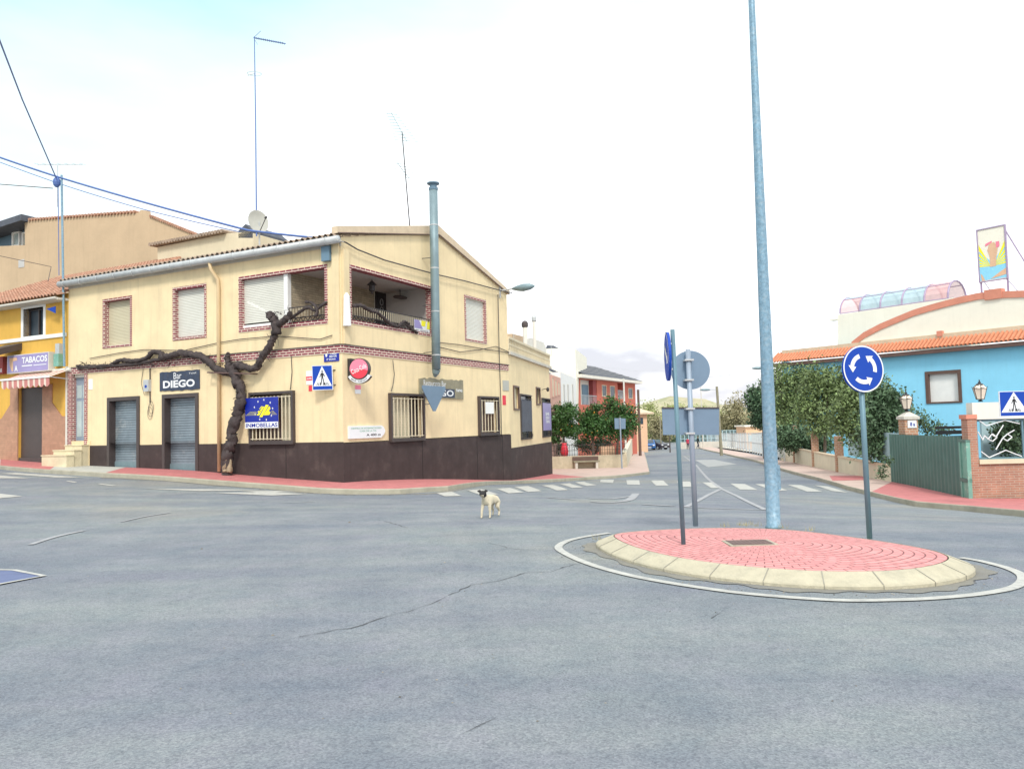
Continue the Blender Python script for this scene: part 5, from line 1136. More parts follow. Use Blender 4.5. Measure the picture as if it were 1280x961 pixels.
# satellite dishes, rooftop pieces seen over the parapet
def at(px, py, D): return at_depth(px, py, D)
def slab(px, D, depth, frame=None, slope=None):
    """outline seen at distance D, given its real thickness away from the viewer"""
    mb = MB(); q = [at(a, b, D) for a, b in px]; mb.prism(q, (depth*.2, depth, 0)); return mb
def fslab(F, px, d, depth, zmin=None):
    mb = MB(); pts = [F.onY(a, b, d) for a, b in px]
    if zmin is not None: pts = [(x, max(z, zmin) if False else z) for x, z in pts]
    mb.prism([(x, d, z) for x, z in pts], (0, depth, 0)); return mb
p = at(663, 436, 44); q = at(663, 398, 44)

# street fronts further down, all along one line
ST = Frame((EX.w(EEND, 0, 0).x, EX.w(EEND, 0, 0).y, 0), 12.0)
st = lambda px, py, d=0: ST.onY(px, py, d)
def house(name, label, F, x0, x1, z0, z1, depth, mat_):
    T = Thing(name, label, 'building', F, base=(x0, 0, z0)); mb = MB(); mb.box(x0, x1, 0, depth, z0, z1); T.part('wall', mb, M[mat_]); return T
def win(T, F, x0, x1, z0, z1, frame='white', pane='glass', proud=.03, parts=True, name='window'):
    mb = MB(); mb.ring(PY(F) if not callable(F) else F, x0, x1, z0, z1, .07, -proud, .005); f = T.part(name+'_frame', mb, M[frame])
    mb = MB(); mb.pbox(PY(F) if not callable(F) else F, x0+.06, x1-.06, z0+.06, z1-.06, -.012, 0.0); T.part('window_pane', mb, M[pane], parent=f); return f
# pink house, set behind the annex
a0 = st(687.0, 470, 1.3)[0]; a1 = st(700.5, 470, 1.3)[0]; zt = st(694, 470, 1.3)[1]
PK = Thing('pink_house', 'pink rendered house with tall narrow windows, just past the annex', 'building', ST, base=(a0, 1.3, -1.6)); mb = MB(); mb.box(.3, a1, 1.3, 11, -2.5, zt); PK.part('wall', mb, M['pinkhouse'])
z0 = st(693, 497, 1.3)[1]; z1 = st(693, 472, 1.3)[1]
for k in range(3):
    x0_ = a0+(a1-a0)*(.16+.27*k); win(PK, 1.3, x0_, x0_+(a1-a0)*.17, z0+.1*k, z1-.1*k, 'pinkhouse', 'shutter_cream')
mb = MB(); x0_ = st(684.5, 452, 2.2)[0]; tile_roof(mb, (.1, 1.9, zt+.02), (1, 0, 0), (0, 3.8, 2.0), a1, 4.3, pitch=.35, amp=.06); PK.part('roof', mb, M['slate'])
# white house
b1 = st(720, 480, 1.3)[0]; WHh = Thing('white_house', 'narrow white rendered house between the pink house and the tall cream gable', 'building', ST, base=(a1, 1.3, -1.8)); mb = MB(); zt2 = st(703, 466, 1.3)[1]; mb.box(a1+.02, b1, 1.3, 10, -3, zt2); WHh.part('wall', mb, M['white'])
for k, xx in enumerate((704, 709, 715)): x0_ = st(xx, 500, 1.3)[0]; win(WHh, 1.3, x0_, x0_+.9, st(xx, 505, 1.3)[1], st(xx, 480, 1.3)[1], 'whitewall', 'greywall')
mb = MB(); tile_roof(mb, (a1-.3, 2.0, zt2+.05), (1, 0, 0), (0, 3.8, 1.9), b1-a1+.6, 4.2, pitch=.35, amp=.06); WHh.part('roof', mb, M['slate'])
# tall cream gable rising behind
D = 70
T = Thing('cream_gable_house', 'tall plain cream gable wall rising behind the white house', 'building', base=tuple(at(705, 545, D))); mb = slab([(683, 436), (690, 435.4), (719, 436), (720.5, 474), (720, 560), (683, 560)], D, 10); T.part('wall', mb, M['cream_hi'])
mb = slab([(682, 436), (684, 431.5), (692, 432), (699, 435.8)], D+1, 6); T.part('roof', mb, M['slate'])
# red house with slate roof
q = at(735, 473, 74); RD = Frame((q.x, q.y, 0), 27.7); rd = lambda px, py, d=0: RD.onY(px, py, d)
zt = rd(735, 473)[1]; zt1 = rd(795, 480)[1]; zt = (zt+zt1)/2; x1 = rd(794.5, 500)[0]; x0 = rd(720.5, 490)[0]; zg = TZ(q.x, q.y)-.5
T = Thing('red_house', 'brick red two storey house with a dark slate roof and blue balcony door', 'building', RD, base=(0, 0, zg+.5)); mb = MB(); 
bal = (rd(726, 500)[0], rd(746.5, 500)[0], rd(735, 506)[1], zt-.1); bal2 = (rd(772.5, 500)[0], rd(779.5, 500)[0], rd(775, 498.5)[1], zt-.1)
mb.wall(pG, x0, x1, zg, zt, [(*bal, .5), (*bal2, .8)], .5); mb.quad((x1, 0, zg), (x1, 8, zg), (x1, 8, zt), (x1, 0, zt)); mb.quad((x0, 0, zg), (x0, 8, zg), (x0, 8, zt), (x0, 0, zt)); mb.quad((x0, 8, zg), (x1, 8, zg), (x1, 8, zt), (x0, 8, zt)); T.part('wall', mb, M['redhouse'])
mb = MB(); mb.box(bal[0], bal[1], .5, .6, bal[2], bal[3]); T.part('balcony_back_wall', mb, M['whitewall'])
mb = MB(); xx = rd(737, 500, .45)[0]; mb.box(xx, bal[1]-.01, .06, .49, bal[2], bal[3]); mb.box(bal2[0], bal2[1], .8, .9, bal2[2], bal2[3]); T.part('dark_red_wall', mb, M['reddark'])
xa, xb = rd(728, 500, .46)[0], rd(735.5, 500, .46)[0]; mb = MB(); mb.box(xa, xb, .44, .49, bal[2], bal[3]-.45); T.part('balcony_door', mb, M['blue_metal'])
mb = MB()
for (ba, dd) in ((bal, 0), (bal2, 0)):
    for i in range(14): x = ba[0]+(ba[1]-ba[0])*i/13; mb.bar((x, .05, ba[2]), (x, .05, ba[2]+.9), .03)
    mb.bar((ba[0], .05, ba[2]+.9), (ba[1], .05, ba[2]+.9), .05)
T.part('balcony_railing', mb, M['mesh_grey'])
for (xa_, ya_, xb_, yb_) in ((752, 481, 758, 496), (762, 482, 768.5, 497), (785, 485, 790.5, 498.5)):
    fa = rd(xa_, ya_); fb = rd(xb_, yb_); win(T, 0, fa[0], fb[0], fb[1], fa[1], 'cream', 'glass', .05)
for (xa_, ya_, xb_, yb_) in ((729.5, 541, 738, 562), (743, 541, 750, 562)):
    fa = rd(xa_, ya_); fb = rd(xb_, yb_); mb = MB(); mb.box(fa[0], fb[0], -.04, 0, fb[1], fa[1]); T.part('ground_floor_door', mb, M['redhouse'])
mb = MB(); mb.box(x0-.3, x1+.6, -.7, .2, zt-.02, zt+.28); T.part('eaves', mb, M['whitewall'])
xr0 = rd(719, 456)[0]; zr_ = rd(719, 456, 3.5)[1]; mb = MB(); mb.add([(x0+.9, -.72, zt+.28), (x1+.62, -.72, zt+.26), (x1-1.8, 4, zr_+.2), (x0-1.5, 4, zr_+.25)], [(0, 1, 2, 3)]); mb.add([(x1+.62, -.72, zt+.26), (x1+.62, 8, zt+.26), (x1-1.8, 4, zr_+.2)], [(0, 1, 2)]); mb.add([(x0+.9, -.7, zt+.15), (x1+.62, -.7, zt+.15), (x1+.62, 8, zt+.15), (x0+.9, 8, zt+.15)], [(0, 1, 2, 3)])
rf = T.part('roof', mb, M['slate'])
mb = MB()
for k in range(1, 7):
    t = k/7; A = Vector((x0+.9, -.74, zt+.31)).lerp(Vector((x0-1.5, 3.98, zr_+.28)), t); B_ = Vector((x1+.62, -.74, zt+.29)).lerp(Vector((x1-1.8, 3.98, zr_+.23)), t); mb.bar(A, B_, .07, .03)
T.part('roof_battens', mb, M['greywall'], parent=rf)
mb = MB(); mb.add([(x0-.02, -.02, zt-.1), (x0+1.2, -.02, zt+.28), (x0-1.5, 3.8, zr_+.2), (x0-1.6, 3.8, zt-.1)], [(0, 1, 2, 3)]); T.part('side_gable', mb, M['cream_hi'])
# beige house at the end of the street
D = 100; c = at(803, 540, D); T = Thing('beige_house', 'small beige house with a low tiled roof at the far end of the left pavement', 'building', base=(c.x, c.y, TZ(c.x, c.y)))
a = at(794, 516, D); b = at(808.5, 516, D); zb_ = TZ(c.x, c.y)-.5; mb = MB(); mb.box(a.x, b.x, D, D+9, zb_, a.z); T.part('wall', mb, M['peach'])
mb = MB(); mb.add([(a.x-.3, D-.6, a.z), (b.x+.8, D-.6, a.z), (b.x-.8, D+3, a.z+.7), (a.x-.3, D+3, a.z+.7)], [(0, 1, 2, 3)]); mb.box(a.x-.3, b.x+.8, D-.6, D+9, a.z-.2, a.z); T.part('roof', mb, M['verge'])
w0 = at(800.5, 522, D); w1_ = at(804, 530, D); mb = MB(); mb.box(w0.x, w1_.x, D-.03, D, w1_.z, w0.z); T.part('window', mb, M['glass'])
# chimneys, aerials over the annex
def aerial(name, label, foot, topz, elems, mat_='galv', r=.02, boom=None):
    T = Thing(name, label, 'aerial', base=tuple(foot)); mb = MB(); mb.cyl(foot, (foot[0], foot[1], topz), r, n=6); T.part('mast', mb, M[mat_]); 
    for (p0, p1, n, L_, ax) in elems:
        mb = MB(); p0, p1 = Vector(p0), Vector(p1); mb.bar(p0, p1, .02)
        for i in range(n): q = p0.lerp(p1, (i+.5)/n); mb.bar(q-Vector(ax)*L_*(1-.4*i/n), q+Vector(ax)*L_*(1-.4*i/n), .012)
        T.part('antenna', mb, M[mat_])
    return T
for (nm, lb, px, yt, yb, D, r, mt_) in (('chimney_pipe', 'short round chimney with a dark cowl over the annex roof', 656.5, 404, 424, 45, .13, 'whitewall'), ('chimney_pipe', 'slender tall pale chimney pipe with a cap over the annex roof', 668.3, 397, 430, 46, .10, 'whitewall')):
    f = at(px, yb, D); t = at(px, yt, D); f = Vector((f.x, f.y, f.z-.6)); T = Thing(nm, lb, 'chimney', base=tuple(f)); mb = MB(); mb.cyl(f, (f.x, f.y, t.z), r, n=14); pp = T.part('pipe', mb, M[mt_]); mb = MB(); mb.lathe((f.x, f.y, t.z), [(r*1.1, -.25), (r*1.5, -.2), (r*1.5, .0), (r*.9, .12), (.02, .15)], 12); T.part('cowl', mb, M['dark_frame'] if r > .12 else M['galv'], parent=pp)
# little roof rooms behind the parapet
f = Frame((EX.w(0, 3, 0).x, EX.w(0, 3, 0).y, 0), 13.2); mb = MB(); 
q = [f.onY(*a) for a in ((640, 417), (656, 421), (657, 436), (640, 440))]; mb.prism([(x, 0, z) for x, z in q], (0, 3, 0)); Thing('roof_room', 'tan roof room showing above the pierced parapet', 'roof room', f, base=(q[0][0], 0, q[3][1]), mesh=mb, mat=M['tan'])
q = [f.onY(*a) for a in ((657, 424), (664, 422), (680, 428), (683, 436), (683, 446), (657, 440))]; mb = MB(); mb.prism([(x, 0, z) for x, z in q], (0, 3, 0)); Thing('roof_room', 'whitish roof room with a stepped top beside the tall pipe', 'roof room', f, base=(q[0][0], 0, q[5][1]), mesh=mb, mat=M['whitewall'])
p = at(642.5, 430, 42); t = at(642.5, 374, 42); u = at(642.5, 395, 42); uu = at(655, 397, 42); aerial('roof_aerial', 'thin aerial mast rising just right of the bar gable', (p.x, p.y, p.z-.6), t.z, [(u, uu, 5, .25, (0, 0, 1))], r=.015)
p = at(689, 436, 66); t = at(688.5, 408, 66); aerial('roof_aerial', 'small faint aerial on the tall cream gable house', (p.x, p.y, p.z-.6), t.z, [((t.x-.3, t.y, t.z), (t.x+.5, t.y, t.z+.05), 4, .2, (0, 0, 1))], r=.02)

# ================================================================== left: tobacco shop, tan house
SHL = -9
SHP = Thing('tobacco_shop', 'golden yellow two storey shop with terracotta tiled base left of the bar', 'building', SH, base=(-4.5, 0, TZ(*SH.w(-4.5, -.5, 0)[:2])+SWH))
ztS = s_(80, 367)[1]; zgS = TZ(*SH.w(-4.5, -.3, 0)[:2])+SWH
wS = (s_(29.5, 400)[0], s_(54.5, 400)[0], s_(40, 420)[1], s_(42, 385)[1]); dS = (s_(23.5, 500)[0], s_(54, 500)[0], -.3, s_(40, 484)[1])
mb = MB(); mb.wall(pG, SHL, 0, -.5, ztS, [(*wS, .3), (*dS, .25)], .3); SHP.part('wall', mb, M['gold'])
# terracotta base with its chamfered sides
xa, xb = s_(14, 480)[0], s_(66, 480)[0]; zc1 = s_(66, 503)[1]; zc2 = s_(80, 520)[1]; xz0 = s_(3, 524)[0]; xz1 = s_(78, 520)[0]; zt3 = s_(40, 482)[1]; zc2b = s_(3, 524)[1]; zc1b = s_(14, 506)[1]
mb = MB()
for poly_ in ([(SHL, -.5), (dS[0], -.5), (dS[0], zt3), (xa, zt3), (xa, zc1), (xz0, zc2), (SHL, zc2)], [(dS[1], -.5), (-.12, -.5), (-.12, zc2), (xz1, zc2), (xb, zc1), (xb, zt3), (dS[1], zt3)]):
    mb.prism([(x, -.04, z) for x, z in poly_], (0, .038, 0))
SHP.part('tiled_base', mb, M['terra'])
mb = MB(); mb.pbox(pG, dS[0], dS[1], -.4, dS[3], .1, .14); mb.pbox(pG, dS[0]+.01, dS[1], zgS-.3, zgS+.05, .0, .1); SHP.part('door', mb, M['dark_frame'])
mb = MB(); mb.ring(pG, wS[0]-.14, wS[1]+.14, wS[2]-.14, wS[3]+.14, .14, -.02, .30); f = SHP.part('window_surround', mb, M['white'])
mb = MB(); mb.ring(pG, wS[0], wS[1], wS[2], wS[3], .05, .2, .26); mb.pbox(pG, (wS[0]+wS[1])/2-.03, (wS[0]+wS[1])/2+.03, wS[2]+.05, wS[3]-.05, .2, .26); SHP.part('window_frame', mb, M['dark_frame'], parent=f)
mb = MB(); mb.pbox(pG, wS[0], wS[1], wS[2], wS[3], .27, .29); SHP.part('window_pane', mb, M['glass'], parent=f)
zm = (s_(0, 429.5)[1]+s_(78, 417)[1])/2; mb = MB(); mb.box(SHL, -.1, -.05, 0, zm-.07, zm+.07); SHP.part('moulding', mb, M['white'])
mb = MB(); mb.box(-.12, 0.02, -.03, 0, -.3, s_(84, 458)[1]); SHP.part('white_corner_strip', mb, M['pipe_w'])
mb = MB(); zeS = (s_(0, 386)[1]+s_(78, 372)[1])/2; tile_roof(mb, (SHL, -.45, zeS), (1, 0, 0), (0, 6, 2.6), -SHL+.05, 6.5, .2, .05, .35); SHP.part('roof', mb, M['tile_brown'])
mb = MB(); mb.box(SHL, 0, -.42, 0, zeS-.12, zeS-.04); mb.tube([(SHL, -.46, zeS-.06), (-.05, -.46, zeS-.06)], .05, 8); SHP.part('eaves', mb, M['concrete'])
# sign box
x0, z1 = s_(9, 445, -.25); x1, z1b = s_(61, 439.5, -.25); _, z0 = s_(61, 463, -.25); z1 = s_(60, 439.5, -.25)[1]
T = Thing('shop_sign', 'lilac box sign reading TABACOS above the striped awning', 'sign', SH, base=((x0+x1)/2, -.1, z0)); mb = MB(); mb.box(x0, x1, -.25, 0, z0, z1); bx_ = T.part('case', mb, M['pipe_w']); mb = MB(); mb.box(x0+.03, x1-.04, -.256, -.251, z0+.03, z1-.03); T.part('panel', mb, M['lilac'], parent=bx_)
w_, h_ = x1-x0, z1-z0; P2 = PY(-.262); mb = MB(); mb.text('TABACOS', P2, x0+w_*.37, x0+w_*.97, z0+h_*.50, z0+h_*.84, 0, .03); mb.poly(P2, [(x0+w_*.37, z0+h_*.33), (x0+w_*.62, z0+h_*.33), (x0+w_*.62, z0+h_*.39), (x0+w_*.37, z0+h_*.39)], 0); mb.poly(P2, [(x0+w_*.65, z0+h_*.33), (x0+w_*.95, z0+h_*.33), (x0+w_*.95, z0+h_*.37), (x0+w_*.65, z0+h_*.37)], 0)
mb.text('A', P2, x0+w_*.19, x0+w_*.27, z0+h_*.10, z0+h_*.42, 0, .05); T.part('lettering', mb, M['sign_white'], parent=bx_)
mb = MB(); U = lambda u, v: (x0+w_*u, z0+h_*v); mb.poly(P2, [U(*z) for z in [(.06, .86), (.24, .86), (.26, .7), (.15, .66), (.16, .10), (.12, .14), (.07, .45)]], 0); T.part('emblem', mb, M['peach'], parent=bx_)
# neighbouring dark sign and projecting panel at the very edge
xa_, zz1 = s_(-12, 447, -.2); xb_, _ = s_(3.5, 447, -.2); zz0 = s_(0, 467, -.2)[1]; T = Thing('shop_sign', 'dark red box sign cut by the left picture edge', 'sign', SH, base=(xa_, -.1, zz0)); mb = MB(); mb.box(xa_, xb_, -.2, 0, zz0, zz1); bx_ = T.part('case', mb, M['reddark']); mb = MB(); mb.text('LOTERIAS', PY(-.205), xa_+.05, xb_-.05, zz0+.06, zz0+.2, 0, .03); T.part('lettering', mb, M['white'], parent=bx_)
mb = MB(); a = s_(-8, 436, -.5); b = s_(11, 436, -.5); mb.prism([(a[0], -.9, a[1]-.1), (b[0], -.9, a[1]-.1), (b[0], 0, a[1]+.2), (a[0], 0, a[1]+.2)], (0, 0, -.25)); Thing('air_conditioner', 'dark boxy unit with a pale rim high on the yellow shop front', 'air unit', SH, base=(a[0], 0, a[1]-.3), mesh=mb, mat=M['dark_frame'])
# awning
x0, zA = s_(2, 475.5, -.75); x1, _ = s_(62, 470, -.75); zA = s_(35, 473, -.75)[1]; zB = s_(35, 466, -.1)[1]
T = Thing('striped_awning', 'small red and cream striped awning with a scalloped edge over the shop door', 'awning', SH, base=((x0+x1)/2, 0, zA)); mb = MB(); N = 18
for i in range(N):
    a, b = x0+(x1-x0)*i/N, x0+(x1-x0)*(i+1)/N; mb.m = i % 2
    mb.quad((a, -.75, zA), (b, -.75, zA), (b, 0, zB), (a, 0, zB)); m_ = (a+b)/2
    if i % 2 == 0: pass
NS = 9
for i in range(NS):
    a, b = x0+(x1-x0)*i/NS, x0+(x1-x0)*(i+1)/NS
    for k in range(8):
        u0, u1 = k/8, (k+1)/8; mb.m = 0 if k >= 3 else 1; f_ = lambda u: zA-.26-.09*math.sin(math.pi*u); mb.quad((a+(b-a)*u0, -.76, zA), (a+(b-a)*u1, -.76, zA), (a+(b-a)*u1, -.75, f_(u1)), (a+(b-a)*u0, -.75, f_(u0)))
T.part('canopy', mb, [M['awn_r'], M['awn_w']]); mb = MB(); mb.box(x0-.03, x1+.03, -.79, -.74, zA-.02, zA+.05); T.part('front_bar', mb, M['white']); mb = MB(); mb.tube([(x0, -.05, zB), (x1+.15, -.05, zB)], .07, 8); T.part('roller', mb, M['pipe_w'])
mb = MB(); mb.bar((x1, -.02, zB-.35), (x1, -.72, zA), .03); mb.bar((x0, -.02, zB-.35), (x0, -.72, zA), .03); T.part('arm', mb, M['galv'])
# utility boxes at the corner, small blue flag
x, z = s_(76, 438); mb = MB(); mb.box(x-.12, x+.12, -.14, 0, z-.25, z+.25); Thing('meter_box', 'grey box above the pale green one at the edge of the yellow shop', 'box', SH, base=(x, 0, z-.25), mesh=mb, mat=M['galv'])
x, z = s_(76, 448); mb = MB(); mb.box(x-.16, x+.14, -.18, 0, z-.30, z+.16); Thing('meter_box', 'pale green box under the grey box at the edge of the yellow shop', 'box', SH, base=(x, 0, z-.3), mesh=mb, mat=M['gate_light'])
x, z = s_(79, 388); mb = MB(); mb.prism([(x, -.3, z+.12), (x, -.3, z-.14), (x-.5, -.32, z+.06)], (0, .02, 0)); Thing('blue_pennant', 'small blue triangular pennant on the pipe between shop and bar', 'pennant', SH, base=(x, -.3, z), mesh=mb, mat=M['blue_sign'])
# tan house behind
TH = Frame(tuple(SH.w(0, 9, 0)), 114); th = lambda px, py, d=0: TH.onY(px, py, d)
T = Thing('tan_house', 'large tan rendered house with a shallow gable rising behind the yellow shop', 'building', TH, base=(-3, 0, 1))
wt = [th(13.5, 288), th(29, 284), th(29, 306), th(0, 306)]
q = [th(*a) for a in ((31, 276), (38, 276), (173, 266), (176, 262.5), (188, 264), (188.5, 271), (248, 295), (262, 310), (262, 420), (-130, 430), (-130, 313), (31, 306.5))]
_v = TH.loc(TH.o+Vector((math.sin(R(-23)), math.cos(R(-23)), 0))*8); mb = MB(); mb.prism([(x, 0, z) for x, z in q], (_v.x, _v.y, 0)); T.part('wall', mb, M['tan'])
mb = MB(); A = th(-130, 306, .0); B_ = th(29, 306.5); mb.box(A[0], B_[0], .8, 1.0, B_[1]-.3, th(29, 280)[1]); T.part('attic_wall', mb, M['blue_metal'])
for xa_, xb_ in ((14, 28), (1.5, 11)):
    a = th(xa_, 289); b = th(xb_, 306); mb = MB(); mb.ring(PY(), a[0], b[0], b[1]+.08, a[1]+.05, .09, .6, .75); f = T.part('window_frame', mb, M['white']); mb = MB(); mb.box(a[0], b[0], .7, .74, b[1]+.08, a[1]+.05); T.part('window_pane', mb, M['glass_pale'], parent=f)
mb = MB(); A = th(-60, 306); a = th(31, 276); b = th(38, 274); mb.prism([(a[0]+.3, -.4, a[1]+.25), (a[0]+.3, -.4, a[1]-.1), (A[0], -.4, A[1]-.1), (A[0], -.4, A[1]+.25)], (0, 4, 0)); T.part('attic_roof', mb, M['slate'])
mb = MB(); a, b = th(38, 275.5), th(173, 265.5); L_ = Vector((b[0]-a[0], 0, b[1]-a[1])).length
for i in range(int(L_/.24)):
    t = i/int(L_/.24); c = Vector((a[0], 0, a[1])).lerp(Vector((b[0], 0, b[1])), t); mb.tube([(c.x, -.10, c.z+.03), (c.x, .4, c.z+.03)], .085, 6)
T.part('verge_tiles', mb, M['tile_brown']); mb = MB(); a, b = th(189, 270.5), th(250, 295); 
for i in range(26): t = i/26; c = Vector((a[0], 0, a[1])).lerp(Vector((b[0], 0, b[1])), t); mb.tube([(c.x, -.08, c.z), (c.x, .2, c.z)], .07, 6)
T.part('verge_tiles', mb, M['tile_brown'])
x, z = th(27, 330); mb = MB(); mb.box(x-.25, x+.25, -.02, 0, z-.2, z+.25); T.part('render_patch', mb, M['greywall'])
# rear house roof between
RR = Frame(tuple(GB.w(5.0, 9, 0)), 116.8); rr_ = lambda px, py: RR.onY(px, py)
T = Thing('rear_house', 'cream rear house with a low tiled roof showing above the bar roof', 'building', RR, base=(0, 0, 4))
q = [rr_(*a) for a in ((197, 309), (283, 292), (312, 289.5), (317, 292), (317, 330), (197, 345))]; mb = MB(); mb.prism([(x, 0, z) for x, z in q], (0, 5, 0)); T.part('wall', mb, M['cream'])
a, b = rr_(193, 307), rr_(286, 289.5); mb = MB(); mb.m = 0
n = 26
for i in range(n): t = i/n; c = Vector((a[0], 0, a[1])).lerp(Vector((b[0], 0, b[1])), t); mb.tube([(c.x, -.25, c.z), (c.x, 1.5, c.z+.1)], .085, 6)
T.part('roof', mb, M['tile_grey'])
a, b = rr_(298, 288.5), rr_(316, 288.5); mb = MB(); mb.prism([(a[0], 0, a[1]), ((a[0]+b[0])/2, 0, a[1]+.22), (b[0], 0, b[1]), (b[0], 0, b[1]-.3), (a[0], 0, a[1]-.3)], (0, 2, 0)); T.part('chimney_cap', mb, M['slate'])
# small rooflight over the bar roof's far end
# aerials
D = 27.5; p = at(320.5, 268, D); t = at(318, 46, D); T = Thing('tv_aerial', 'very tall thin aerial mast with a comb antenna above the bar roof', 'aerial', base=(p.x, p.y, p.z-.8)); mb = MB(); mb.tube([(p.x, p.y, p.z-.8), ((p.x+t.x)/2+.01, p.y, (p.z+t.z)/2), (t.x, p.y, t.z)], [.028, .022, .016], 8); T.part('mast', mb, M['cable'])
a, b = at(317, 47.5, D), at(357, 55, D); mb = MB(); mb.bar(a, b, .03)
for i in range(14): q = a.lerp(b, (i+1)/15); mb.bar(q-Vector((0, .16, .03)), q+Vector((0, .16, .03)), .012)
mb.bar(a, at(326, 39, D), .012); mb.bar(a, at(322, 56, D), .012); T.part('comb_antenna', mb, M['cable'])
mb = MB(); c = at(318, 92.5, D); mb.tube([(c.x+.25*math.cos(a), c.y+.25*math.sin(a), c.z+.03*math.sin(a)) for a in [i*math.pi/6 for i in range(13)]], .008, 4); mb.bar(c, at(310, 94.5, D), .02); T.part('loop_antenna', mb, M['galv'])
c = at(323, 277, D-1.5); T = Thing('satellite_dish', 'round pale satellite dish at the foot of the tall aerial', 'dish', base=(c.x, c.y, c.z-.6)); vn = (CP-c); vn.z = 0; vn = (vn.normalized()+Vector((.5, 0, .25))).normalized(); rx = vn.cross(Vector((0, 0, 1))).normalized(); ry = rx.cross(vn)
mb = MB(); n = 24; v = [c-vn*.08]
for k in (1, 2, 3): v += [c+(rx*math.cos(2*math.pi*i/n)*.36+ry*math.sin(2*math.pi*i/n)*.42)*(k/3)-vn*(.08*(1-(k/3)**2)) for i in range(n)]
mb.add(v, [(0, 1+i, 1+(i+1) % n) for i in range(n)]+[(1+k*n+i, 1+(k+1)*n+i, 1+(k+1)*n+(i+1) % n, 1+k*n+(i+1) % n) for k in (0, 1) for i in range(n)]); mb.smooth = True; T.part('bowl', mb, M['pave_grey'])
mb = MB(); mb.bar(c-ry*.4, c+vn*.35+rx*-.12, .02); mb.bar(c+vn*.33-rx*.1, c+vn*.42-rx*.12, .05); T.part('feed_arm', mb, M['iron']); mb = MB(); mb.cyl((c.x, c.y+.1, c.z-.9), (c.x, c.y+.08, c.z), .03, n=8); T.part('stem', mb, M['galv'])
D = 27.6; p = at(513, 280, D); k1 = at(502.5, 165, D); T = Thing('tv_aerial', 'leaning aerial mast with two fish bone antennas above the gable', 'aerial', base=(p.x, p.y, p.z-.5)); mb = MB(); mb.tube([(p.x, p.y, p.z-.5), (k1.x, k1.y, k1.z)], [.022, .018], 8); T.part('mast', mb, M['iron'])
for (A, B_, n_, L_) in (((489, 141), (509, 178), 10, .45), ((496, 203), (512, 224), 6, .5)):
    a, b = at(*A, D), at(*B_, D); mb = MB(); mb.bar(a, b, .018)
    for i in range(n_): q = a.lerp(b, (i+.5)/n_); d_ = Vector((1, .3, .0)).normalized()*L_*(.45+.55*i/n_); mb.bar(q-d_, q+d_, .012)
    T.part('fish_bone_antenna', mb, M['flue'])
# utility pole at the party wall and wires
D = GB.w(-.25, LEND+.1, 0).y; q0 = at(80.5, 458, D); q1 = at(77, 219, D); T = Thing('utility_pole', 'thin patched grey steel pole at the joint of shop and bar carrying the wires', 'pole', base=(q0.x, q0.y, q0.z)); mb = MB(); mb.tube([(q0.x, D, q0.z), (q1.x, D, q1.z)], [.042, .038], 10); T.part('mast', mb, M['galv_post'])
c = at(71, 228, D); mb = MB(); mb.ball((c.x, c.y, c.z), .14, .12, .2); mb.bar((q1.x, D, q1.z-.3), (c.x, D, c.z), .05); mb.bar((c.x+.05, D, c.z-.1), (c.x+.1, D, c.z-3.5), .02); T.part('cable_bracket', mb, M['cable'])
c = at(72, 207, D); mb = MB(); a, b = at(47, 206, D), at(103, 206, D); mb.bar(a, b, .018); mb.bar(c, (c.x, D, q1.z-1.2), .02)
for i in range(7): q = a.lerp(b, i/6); mb.bar(q-Vector((0, .2, .02)), q+Vector((0, .2, .06)), .01)
T.part('antenna', mb, M['galv'])
def wire(label, pts, r, mat_='cable', sag=0.0, name='overhead_cable'):
    P_ = []
    for i in range(len(pts)-1):
        a, b = Vector(pts[i]), Vector(pts[i+1]); n = 10
        for k in range(n+(i == len(pts)-2)): t = k/n; q = a.lerp(b, t); q.z -= sag*4*t*(1-t)*(b-a).length; P_.append(q)
    mb = MB(); mb.tube(P_, r, 6); mb.smooth = True; return Thing(name, label, 'cable', base=tuple(pts[0]), mesh=mb, mat=M[mat_])
cj = GB.w(-.2, .1, l(408, 300)[1]); cjj = at(415, 299, cj.y)
pk = at(76, 222.5, D)
wire('thick blue bundled cable from the upper left over the pole to the bar corner', [at(-160, 143, 26), at(0, 197, D-.2), pk, at(310, 288, 24.6), cjj], .034, sag=.004)
wire('thin blue cable just below the thick bundled one', [at(-100, 182, 26), at(0, 203, D-.2), at(78, 231, D), at(180, 262, 26.5), at(300, 290, 24.8)], .014, sag=.004)
wire('steep thin cable running up from the pole to the upper left corner', [at(70, 222, D), at(28, 125, 22), at(0, 52, 18), at(-60, -110, 13)], .022)
wire('single thin wire reaching the pole from the left edge', [at(-120, 222, D), at(0, 230.5, D), at(66, 235.5, D)], .016, 'cable_dark')
wire('thin wire running down the tan wall to the eave', [at(-80, 305, D+2), at(0, 320, D+2), at(64, 333.5, D+2), at(60, 352, D+1)], .012, 'cable_dark')
pts = [cjj]+[GB.w(*(lambda q: (q[0], -.12, q[1]))(g(px, py, -.12))) for px, py in ((432, 303), (447, 312), (480, 325), (530, 339), (545, 343), (580, 351), (625, 363), (640, 366))]
T = wire('black cable clipped across the gable wall above the loggia', pts, .022, 'cable_dark')
for nm, px in (('long black cable sagging under the gable window', ((548, 428), (575, 431), (610, 437), (638, 441))), ('thin cable looping below the gable window', ((550, 434), (575, 440), (600, 437), (620, 433), (636, 440)))):
    wire(nm, [GB.w(*(lambda q: (q[0], -.04, q[1]))(g(*p_, -.04))) for p_ in px], .014, 'cable_dark', name='wall_cable')
